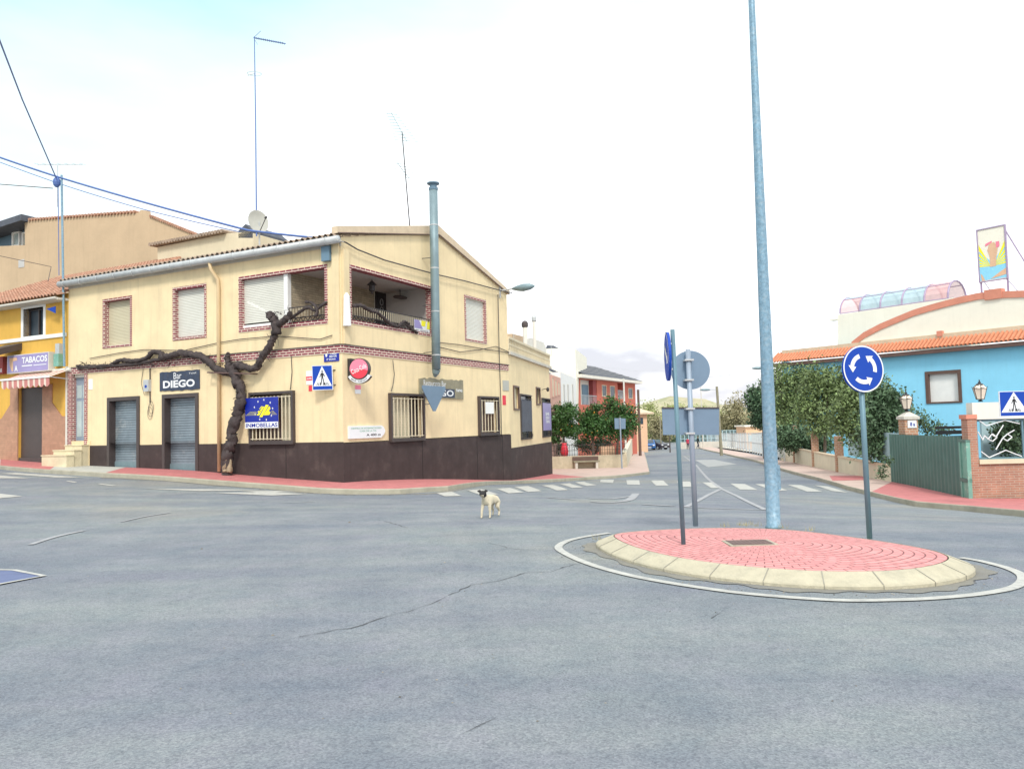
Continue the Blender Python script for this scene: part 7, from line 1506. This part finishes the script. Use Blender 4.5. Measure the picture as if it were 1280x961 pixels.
mb = MB(); mb.poly(PY(1.484), [U(.28, .66), U(.52, .72), U(.52, .75), U(.28, .71)], 0); mb.poly(PY(1.484), [U(.66, .60), U(.78, .62), U(.78, .72), U(.66, .72)], 0); T.part('red_marks', mb, M['pink_sign'], parent=pl)
mb = MB(); mb.ring(PY(1.46), x0-.04, x1+.04, z0-.04, z1+.04, .06, 0, .14); T.part('frame', mb, M['purple_metal']); mb = MB()
for x in (x0+.05, x1-.02): mb.bar((x, 1.55, z0-1.4), (x, 1.55, z0), .09)
mb.bar((x1, 1.55, z1+.05), (x1, 1.55, z0-1), .05); T.part('leg', mb, M['purple_metal']); mb = MB(); q = r_(1285, 335, 1.9); mb.bar((x1, 1.58, z1-.3), (q[0], 2.6, q[1]-.4), .05); mb.bar((x0+.2, 1.6, z0), (x0+.4, 2.6, z0-1), .03); mb.bar((x1-.1, 1.6, z0), (x1+.3, 2.6, z0-1), .03); T.part('brace', mb, M['purple_metal'])
# ================================================================== far street: fences, kiosk, poles, trees, hill
D = 95; c = at(950, 560, D); T = Thing('kiosk', 'small peach coloured building with a pale blue panel in the school yard', 'building', base=(c.x, c.y, TZ(c.x, c.y))); a, b = at(932, 533.5, D), at(960, 562, D); zb_ = TZ(c.x, c.y)
mb = MB(); mb.box(a.x, b.x, D, D+4, zb_, a.z); T.part('wall', mb, M['peach']); mb = MB(); mb.box(a.x-.2, b.x+.2, D-.3, D+4.2, a.z, a.z+.18); T.part('roof', mb, M['cream_hi']); m0, m1 = at(935, 544, D), at(959, 551, D); mb = MB(); mb.box(m0.x, m1.x, D-.03, D, m1.z, m0.z); T.part('blue_panel', mb, M['mural'])
# yard wall with mural
D = 112; a, b = at(850, 551, D), at(934, 551, D); T = Thing('yard_wall', 'long pale concrete wall at the back of the school yard', 'wall', base=(a.x, D, TZ(a.x, D))); mb = MB(); mb.box(a.x, b.x+4, D, D+.3, TZ(b.x, D)-1, at(900, 551.5, D).z); T.part('wall', mb, M['concrete'])
# tall blue-grey mesh fence behind
D = 120; T = Thing('mesh_fence', 'tall grey blue mesh fence at the back of the school yard', 'fence', base=(at(850, 560, D).x, D, TZ(at(850, 560, D).x, D))); x0, x1 = at(846, 540, D).x, at(960, 540, D).x; zt = at(900, 538, D).z; zb_ = TZ(x0, D)+.2; mb = MB()
n = 24
for i in range(n+1): x = x0+(x1-x0)*i/n; mb.bar((x, D, zb_), (x, D, zt), .09)
for k in range(3): z = zb_+(zt-zb_)*k/2; mb.bar((x0, D, z), (x1, D, z), .06)
T.part('posts', mb, M['mural']); mb = MB()
n = 150
for i in range(n): x = x0+(x1-x0)*i/n; mb.bar((x, D+.03, zb_), (x, D+.03, zt), .035)
o_ = T.part('wires', mb, M['teal_post']); o_['kind'] = 'stuff'
# near fence along the pavement
fpts = [G_(972, 579), G_(935, 567.5), G_(905, 561), G_(880, 556.5)]; fl = resample(fpts, 2.6)
T = Thing('street_fence', 'light steel mesh fence on a low kerb beside the far right pavement', 'fence', base=(fl[0].x, fl[0].y, TZ(*fl[0])+.15)); mb = MB(); m2 = MB()
for i, p in enumerate(fl):
    z = TZ(*p)+.1; p = p+Vector((.5, 0)); mb.bar((p.x, p.y, z), (p.x, p.y, z+2.1), .07)
    if i:
        q = fl[i-1]+Vector((.5, 0)); zq = TZ(*(fl[i-1]))+.1
        for h in (.25, 1.1, 2.05): mb.bar((q.x, q.y, zq+h), (p.x, p.y, z+h), .04)
        for k in range(1, 12): t = k/12; r2 = q.lerp(p, t); m2.bar((r2.x, r2.y, zq+(z-zq)*t+.25), (r2.x, r2.y, zq+(z-zq)*t+2.05), .014)
T.part('posts', mb, M['mesh_grey']); o_ = T.part('wires', m2, M['mesh_grey']); o_['kind'] = 'stuff'
# street lamps and poles
def pole(name, label, px, yt, D, r, arm=None, mat_='concrete', lean=0):
    c = at(px, yt, D); z = TZ(c.x, D); T = Thing(name, label, 'pole' if arm is None else 'street lamp', base=(c.x, D, z)); mb = MB(); mb.tube([(c.x+lean, D, z), (c.x, D, c.z)], [r*1.3, r], 10); T.part('shaft', mb, M[mat_])
    if arm:
        a = at(arm[0], arm[1], D); mb = MB(); mb.bar((c.x, D, a.z), (a.x, D, a.z+.05), .06); T.part('arm', mb, M['galv']); mb = MB(); mb.ball((a.x-.2, D, a.z+.03), .55, .2, .12); T.part('lamp_head', mb, M['flue'])
    return T
pole('street_lamp', 'concrete pole with a grey lamp on an arm beside the far right fence', 896, 483, 76, .12, (884, 487.5), 'tanboard', lean=.2)
pole('street_lamp', 'dark lamp head reaching out behind the main lamp post', 962, 452, 62, .08, (951, 460.5), 'galv')
pole('utility_pole', 'thin dark pole rising behind the rectangular sign panel', 876, 484, 110, .06)
pole('utility_pole', 'rust brown pole at the kerb between the red house and the beige house', 797.6, 487, 78, .12, None, 'brown_metal')
pole('utility_pole', 'pale thin pole at the corner of the red house facade', 779.5, 473, 60, .06, None, 'pipe_w')
pole('utility_pole', 'thin pole on the verge right of the blue car', 837, 545, 95, .06, None, 'dark_frame')
pole('utility_pole', 'slim pale pole in front of the willows above the car', 825, 520, 112, .08, None, 'tanboard')
# distant trees
def far_tree(name, label, px, D, bl, lf, n, seed, sz=.45, sp=.6, per=20): return make_tree(name, label, 'tree', foot(px, D), [blob(*b, D) for b in bl], n, per, sz, sp, lf, .22, seed, hollow=.2, group='willows and bare trees at the end of the street')
far_tree('willow_tree', 'pale green willow rising behind the beige house', 818, 158, [(815, 525, 14, 24), (822, 545, 12, 14), (808, 512, 8, 14)], 'leaf_far', 170, 101)
far_tree('willow_tree', 'pale willow between the two sign poles', 845, 162, [(842, 520, 18, 20), (850, 540, 16, 18), (835, 545, 12, 14)], 'leaf_far', 190, 102)
far_tree('willow_tree', 'yellow green willow behind the rectangular panel', 880, 160, [(872, 525, 18, 22), (885, 540, 16, 16), (865, 545, 12, 14)], 'leaf_far', 190, 103)
far_tree('bare_tree', 'brownish half bare tree left of the dark evergreen', 920, 148, [(915, 520, 20, 22), (930, 530, 18, 18), (905, 535, 14, 16), (922, 505, 14, 14)], 'leaf_dry', 210, 104)
far_tree('willow_tree', 'yellow green tree behind the school yard fence', 905, 152, [(900, 525, 14, 16), (912, 540, 16, 14), (890, 540, 12, 12)], 'leaf_far', 180, 105)
far_tree('bare_tree', 'brownish bare tree hanging over the end of the street', 828, 152, [(828, 540, 14, 18), (820, 530, 10, 20)], 'leaf_dry', 120, 106)
far_tree('bare_tree', 'brownish bare tree just left of the lamp post', 948, 142, [(940, 528, 14, 16), (955, 535, 14, 14)], 'leaf_dry', 120, 107)
far_tree('dark_tree', 'dark bush band under the willows across the road end', 855, 156, [(840, 553, 16, 8), (870, 555, 16, 7), (900, 554, 14, 7)], 'leaf_dark', 150, 108)
# hill beyond
mb = MB(); random.seed(12); N_ = 40; cx, cy = at(838, 500, 420).x, 420; zt = at(838, 496, 420).z; vs = []; K = 14
for j in range(K+1):
    r = 160*j/K
    for i in range(N_):
        a = 2*math.pi*i/N_; x, y = cx+r*.8*math.cos(a)*(1 if j else 0), cy+r*math.sin(a)*(1 if j else 0); h = (zt+9)*(max(0, 1-(j/K)**1.0))**1.1-9+(noise.noise(Vector((x*.05, y*.05, 0)))*3 if j < K else 0); vs.append((x, y, h))
mb.add(vs, [(j*N_+i, j*N_+(i+1) % N_, (j+1)*N_+(i+1) % N_, (j+1)*N_+i) for j in range(K) for i in range(N_)]); mb.smooth = True
M['hill'] = pm('scrubby_hillside', (.42, .38, .25), var=.3, scale=.06, stain=((.20, .24, .11), .9, .09, .46)); struct('hill', mb, M['hill'])
mb = MB(); mb.leaves([(x_, 215+8*math.sin(x_), -3.3+2.6, 9, 5, 3.2) for x_ in range(-30, 130, 13)], 500, 16, .8, 1.0, 44); o_ = bpy.data.objects.new('woodland', mb.mesh('woodland', M['leaf_far'])); COL.objects.link(o_); o_['kind'] = 'stuff'; o_['label'] = 'pale scrubby woodland along the horizon beyond the street'; o_['category'] = 'woodland'

# ================================================================== vehicles
def car(label, x, y, heading, body, kind='car', s=1.0, name='car'):
    """heading: direction the nose points, angle from +x; local axes: x forward"""
    z = TZ(x, y); F = Frame((x, y, z), 90-heading); T = Thing(name, label, 'car' if kind == 'car' else 'van', F, base=(0, 0, 0)); Lh, Wh = (2.05*s, .86) if kind == 'car' else (2.3*s, .95)
    if kind == 'car': prof = [(-Lh, .35), (-Lh, .80), (-Lh+.12, 1.0), (-Lh+.45, 1.06), (-Lh+.8, 1.44), (.25, 1.46), (.95, 1.02), (Lh-.25, .86), (Lh, .62), (Lh, .32), (Lh-.2, .25), (-Lh+.2, .25)]
    else: prof = [(-Lh, .35), (-Lh, 1.95), (-Lh+.2, 2.1), (.9, 2.1), (1.35, 1.25), (Lh-.2, 1.05), (Lh, .8), (Lh, .35), (Lh-.2, .28), (-Lh+.2, .28)]
    mb = MB(); n = len(prof); v = []
    for (yy, k) in ((-Wh, 0), (-Wh+.06, 1), (Wh-.06, 1), (Wh, 0)):
        for (a, b) in prof:
            ins = .16*max(0, (b-1.0)) if not k else .02; v.append((a*(1 if k else .985), yy+(ins if yy < 0 else -ins)*(1), b*(1 if k else .985)))
    fs = [tuple(range(n)), tuple(range(4*n-1, 3*n-1, -1))]
    for r_i in range(3): fs += [(r_i*n+i, (r_i+1)*n+i, (r_i+1)*n+(i+1) % n, r_i*n+(i+1) % n) for i in range(n)]
    mb.add(v, fs); T.part('body', mb, M[body])
    zg_ = 1.02 if kind == 'car' else 1.25; zt_ = 1.40 if kind == 'car' else 1.85
    for sgn in (-1, 1):
        mb = MB(); yy = sgn*(Wh-.0); y2 = sgn*(Wh-.055); 
        if kind == 'car': mb.add([(-Lh+.62, yy, zg_), (.82, yy, zg_), (.22, y2, zt_), (-Lh+.9, y2, zt_)], [(0, 1, 2, 3)])
        else: mb.add([(.35, yy, zg_), (1.25, yy, zg_), (.9, y2, zt_), (.35, y2, zt_)], [(0, 1, 2, 3)])
        T.part('side_window', mb, M['glass'])
    mb = MB(); o1 = .012
    if kind == 'car': mb.add([(.98, -.68, 1.04+o1), (.98, .68, 1.04+o1), (.30, .6, 1.46), (.30, -.6, 1.46)], [(0, 1, 2, 3)])
    else: mb.add([(1.37, -.8, 1.27), (1.37, .8, 1.27), (.93, .75, 2.05), (.93, -.75, 2.05)], [(0, 1, 2, 3)])
    T.part('windscreen', mb, M['glass'])
    mb = MB()
    if kind == 'car': mb.add([(-Lh+.42, -.66, 1.07+o1), (-Lh+.42, .66, 1.07+o1), (-Lh+.77, .58, 1.43), (-Lh+.77, -.58, 1.43)], [(0, 1, 2, 3)])
    else: mb.box(-Lh-.012, -Lh, -.7, .7, 1.3, 1.8)
    T.part('rear_window', mb, M['glass'])
    for wx in (-Lh+.72, Lh-.78):
        for sy in (-1, 1):
            mb = MB(); mb.tube([(wx, sy*(Wh-.2), .31), (wx, sy*(Wh+.01), .31)], .31, 18); wh = T.part('wheel', mb, M['black']); mb = MB(); mb.tube([(wx, sy*(Wh), .31), (wx, sy*(Wh+.02), .31)], .19, 14); T.part('rim', mb, M['galv'], parent=wh)
    for sy in (-1, 1):
        mb = MB(); mb.ball((Lh-.06, sy*.6, .70), .10, .19, .09, n=10); T.part('headlight', mb, M['sign_white']); mb = MB(); mb.box(-Lh-.02, -Lh+.05, sy*.62-.1, sy*.62+.14, .72, .92); T.part('tail_light', mb, M['red_sign'])
    mb = MB(); mb.box(Lh-.01, Lh+.012, -.26, .26, .38, .49); T.part('number_plate', mb, M['sign_white']); mb = MB(); mb.box(Lh-.005, Lh+.006, -.5, .5, .52, .66); T.part('grille', mb, M['black']); return T
M['car_blue'] = pm('blue_car_paint', (.03, .12, .33), rough=.3, var=.05, bump=0); M['car_dark'] = pm('dark_car_paint', (.05, .045, .06), rough=.3, var=.05, bump=0)
c = G_(814, 562.5); car('small blue car facing the viewer at the end of the street', c.x, c.y+1.9, -97, 'car_blue')
c = G_(826, 562.5); car('dark grey car side on just right of the blue car', c.x, c.y+4, -55, 'car_dark')
c = G_(792.5, 560.5); car('white van parked beyond the red house on the left pavement', c.x+.1, c.y+2, -94, 'white', 'van', name='van')
# red and white road barriers by the van
for k, (px, lb) in enumerate(((799.5, 'red and white barrier nearest the parked white van'), (803.5, 'red and white barrier nearest the kerb beside the blue car'))):
    p = G_(px, 563); z = TZ(p.x, p.y)+SWH; T = Thing('road_barrier', lb, 'barrier', base=(p.x, p.y, z), group='road barriers at the far left kerb'); mb = MB()
    for i in range(6): mb.m = i % 2; mb.box(p.x-.6+.2*i, p.x-.4+.2*i, p.y, p.y+.04, z+.7, z+1.0)
    T.part('board', mb, [M['red_sign'], M['sign_white']]); 
    for s in (-.5, .5): mb = MB(); mb.bar((p.x+s, p.y+.02, z), (p.x+s, p.y+.02, z+.75), .05); T.part('leg', mb, M['galv'])

# ================================================================== people and the dog
def skin_body(joints, edges, sub=2):
    me = bpy.data.meshes.new('b'); me.from_pydata([j[0] for j in joints], edges, []); o = bpy.data.objects.new('b', me); COL.objects.link(o)
    md = o.modifiers.new('s', 'SKIN'); md.use_smooth_shade = True
    for i, j in enumerate(joints):
        r = j[1]; me.skin_vertices[0].data[i].radius = (r, r) if not hasattr(r, '__len__') else r
    me.skin_vertices[0].data[0].use_root = True
    sm = o.modifiers.new('u', 'SUBSURF'); sm.levels = sub; sm.render_levels = sub
    dg = bpy.context.evaluated_depsgraph_get(); m2 = bpy.data.meshes.new_from_object(o.evaluated_get(dg)); mb = MB(); mb.add([tuple(v.co) for v in m2.vertices], [tuple(p.vertices) for p in m2.polygons]); mb.smooth = True
    bpy.data.objects.remove(o); bpy.data.meshes.remove(me); bpy.data.meshes.remove(m2); return mb
M['coat_red'] = pm('red_coat', (.45, .03, .07), bump=0); M['jeans'] = pm('dark_trousers', (.03, .035, .06), bump=0); M['coat_dark'] = pm('dark_green_coat', (.02, .035, .035), bump=0); M['hair'] = pm('dark_hair', (.03, .02, .015), bump=0)
def person(label, px, py, H, coat, legs, stride, heading, tall=1.0):
    c = G_(px, py); z = TZ(c.x, c.y)+SWH*.6; F = Frame((c.x, c.y, z), 90-heading); h = H; s = stride
    J = [((0, 0, .52*h), (.085*h, .07*h)), ((0, 0, .62*h), (.075*h, .06*h)), ((0, 0, .76*h), (.095*h, .065*h)), ((0, 0, .83*h), .035*h), ((.01*h, 0, .865*h), .032*h), ((.015*h, 0, .93*h), (.055*h, .05*h)), ((.01*h, 0, .975*h), (.045*h, .042*h)),
         ((0, .10*h, .79*h), .038*h), ((-.04*h*s, .13*h, .62*h), .030*h), ((.05*h*s, .135*h, .49*h), .022*h), ((.07*h*s, .13*h, .44*h), .02*h),
         ((0, -.10*h, .79*h), .038*h), ((.04*h*s, -.13*h, .62*h), .030*h), ((.10*h*s, -.135*h, .50*h), .022*h), ((.12*h*s, -.13*h, .45*h), .02*h),
         ((.0, .05*h, .49*h), .055*h), ((.10*h*s, .055*h, .28*h), .042*h), ((.13*h*s, .055*h, .05*h), .028*h), ((.20*h*s, .055*h, .02*h), .022*h),
         ((.0, -.05*h, .49*h), .055*h), ((-.02*h*s, -.055*h, .27*h), .042*h), ((-.16*h*s, -.055*h, .07*h), .028*h), ((-.12*h*s, -.055*h, .02*h), .022*h)]
    E = [(0, 1), (1, 2), (2, 3), (3, 4), (4, 5), (5, 6), (2, 7), (7, 8), (8, 9), (9, 10), (2, 11), (11, 12), (12, 13), (13, 14), (0, 15), (15, 16), (16, 17), (17, 18), (0, 19), (19, 20), (20, 21), (21, 22)]
    mb = skin_body(J, E); 
    for i, f in enumerate(mb.f):
        cz = sum(mb.v[k][2] for k in f)/len(f)/h; cx = sum(mb.v[k][0] for k in f)/len(f)/h; cy = abs(sum(mb.v[k][1] for k in f)/len(f)/h)
        m_ = 0
        if cz < .035: m_ = 3
        elif cz < .50 and cy < .115: m_ = 2
        elif cz < .84 and not (cz < .49): m_ = 1
        elif cz > .945 or (cz > .87 and cx < 0): m_ = 3
        mb.mi[i] = m_
    Thing('person', label, 'person', F, base=(0, 0, 0), mesh=mb, mat=[M['skin'], M[coat], M[legs], M['hair']])
person('person in a long red coat walking away on the far right pavement', 860.2, 562.6, 1.66, 'coat_red', 'jeans', .6, 95)
person('person in dark clothes walking beside the one in red', 872.5, 561.2, 1.78, 'coat_dark', 'jeans', 1.0, 20)

# dog: stands in the road, body turned a little, head looking at the viewer
c = G_(613, 646.5); z = TZ(c.x, c.y); DG = Frame((c.x, c.y, z), 90-(-90-24))      # local x points along the body
ha = R(20); hf = Vector((math.cos(ha), math.sin(ha), 0)); hs = Vector((-math.sin(ha), math.cos(ha), 0)); hd = Vector((.262, -.012, .452))
def H(f, s, u): q = hd+hf*f+hs*s; return (q.x, q.y, q.z+u)
J = [((-.19, 0, .330), (.082, .092)), ((-.08, 0, .325), (.074, .085)), ((.06, 0, .315), (.084, .10)), ((.155, 0, .325), (.076, .095)), ((.205, -.004, .375), (.056, .060)), ((.235, -.008, .415), (.050, .050)), (H(0, 0, 0), (.082, .074)), (H(.060, 0, -.026), (.044, .040)), (H(.100, 0, -.038), (.034, .030)),
     ((.15, .062, .24), .036), ((.145, .066, .13), .023), ((.15, .066, .03), .018), ((.178, .066, .014), (.020, .014)),
     ((.16, -.062, .24), .036), ((.20, -.066, .14), .023), ((.215, -.066, .03), .018), ((.243, -.066, .014), (.020, .014)),
     ((-.20, .062, .25), .052), ((-.165, .068, .17), .035), ((-.235, .068, .10), .020), ((-.215, .068, .03), .017), ((-.19, .068, .014), (.020, .014)),
     ((-.21, -.062, .25), .052), ((-.19, -.068, .17), .035), ((-.265, -.068, .10), .020), ((-.25, -.068, .03), .017), ((-.225, -.068, .014), (.020, .014)),
     ((-.265, 0, .345), .026), ((-.315, -.03, .30), .017), ((-.335, -.045, .20), .014), ((-.33, -.05, .14), .008)]
E = [(0, 1), (1, 2), (2, 3), (3, 4), (4, 5), (5, 6), (6, 7), (7, 8), (3, 9), (9, 10), (10, 11), (11, 12), (3, 13), (13, 14), (14, 15), (15, 16), (0, 17), (17, 18), (18, 19), (19, 20), (20, 21), (0, 22), (22, 23), (23, 24), (24, 25), (25, 26), (0, 27), (27, 28), (28, 29), (29, 30)]
mb = skin_body(J, E, 3)
for i, f in enumerate(mb.f):
    q = sum((Vector(mb.v[k]) for k in f), Vector())/len(f); d = q-hd; F_1, S_1, U_1 = d.dot(hf), d.dot(hs), d.z; m_ = 0
    if F_1 > -.055 and U_1 > -.075-.4*F_1*0 and q.x > .215 and U_1+F_1*.9 > -.062: m_ = 1
    if F_1 > .045 and U_1 < -.024 and abs(S_1) < .026: m_ = 0      # pale muzzle
    mb.mi[i] = m_
M['fur_white'] = pm('cream_white_fur', (.62, .55, .41), rough=.9, var=.12, scale=14, bump=.5, bscale=90, stain=((.44, .36, .24), .5, 7, .5)); M['fur_black'] = pm('black_fur', (.018, .016, .016), rough=.8, bump=.3)
dg_ = Thing('dog', 'small cream white dog with a black head standing in the road looking at the viewer', 'dog', DG, base=(0, 0, 0), mesh=mb, mat=[M['fur_white'], M['fur_black']])
for s in (-1, 1):
    pt = [H(-.022, s*.012, .030), H(.020, s*.012, .030), H(-.012, s*.050, .062), H(.010, s*.088, .050), H(.018, s*.092, .030), H(-.022, s*.036, .010), H(.016, s*.040, .004)]
    mb = MB(); mb.add(pt, [(0, 1, 2), (1, 3, 2), (1, 6, 4, 3), (0, 2, 5), (2, 3, 4, 5), (0, 5, 6, 1), (5, 4, 6)]); dg_.part('ear', mb, M['fur_black'])
    mb = MB(); mb.ball(H(.050, s*.026, .010), .008, n=8); dg_.part('eye', mb, M['glass'])
mb = MB(); mb.ball(H(.122, 0, -.036), .013, .014, .011, n=8); dg_.part('nose', mb, M['black'])

# loose grit and pebbles on the asphalt, thicker along the kerbs
mb = MB(); random.seed(77)
def pebble(x, y, r):
    z = TZ(x, y); a0 = random.uniform(0, 6.3); v = [(x+r*random.uniform(.7, 1.2)*math.cos(a0+i*1.26), y+r*random.uniform(.7, 1.2)*math.sin(a0+i*1.26), z+.002) for i in range(5)]+[(x+random.uniform(-.3, .3)*r, y, z+r*.8)]
    mb.add(v, [(i, (i+1) % 5, 5) for i in range(5)])
for _ in range(420): pebble(random.uniform(-7, 7), random.uniform(2.5, 16), random.uniform(.003, .009))
for _ in range(500):
    i = random.randrange(n_r := len(ring)); p = ring[i]; d = abs(random.gauss(0, .14))+.01; pebble(p.x-inn[i].x*d, p.y-inn[i].y*d, random.uniform(.003, .010))
for _ in range(500):
    k = random.randrange(len(kl)-1); p = kl[k].lerp(kl[k+1], random.random()); t = (kl[k+1]-kl[k]).normalized(); q = p+Vector((t.y, -t.x))*abs(random.gauss(0, .18)); pebble(q.x, q.y, random.uniform(.006, .016))
for (px, py, r) in ((341, 794, .014), (437, 653, .03), (500, 871, .010), (556, 703, .014), (252, 686, .02)): q = G_(px, py); pebble(q.x, q.y, r)
M['grit'] = pm('grit', (.20, .18, .15), bump=0, island=.8)
o_ = bpy.data.objects.new('gravel', mb.mesh('gravel', M['grit'])); COL.objects.link(o_); o_['kind'] = 'stuff'; o_['label'] = 'loose grit scattered on the asphalt and along the kerbs'; o_['category'] = 'gravel'
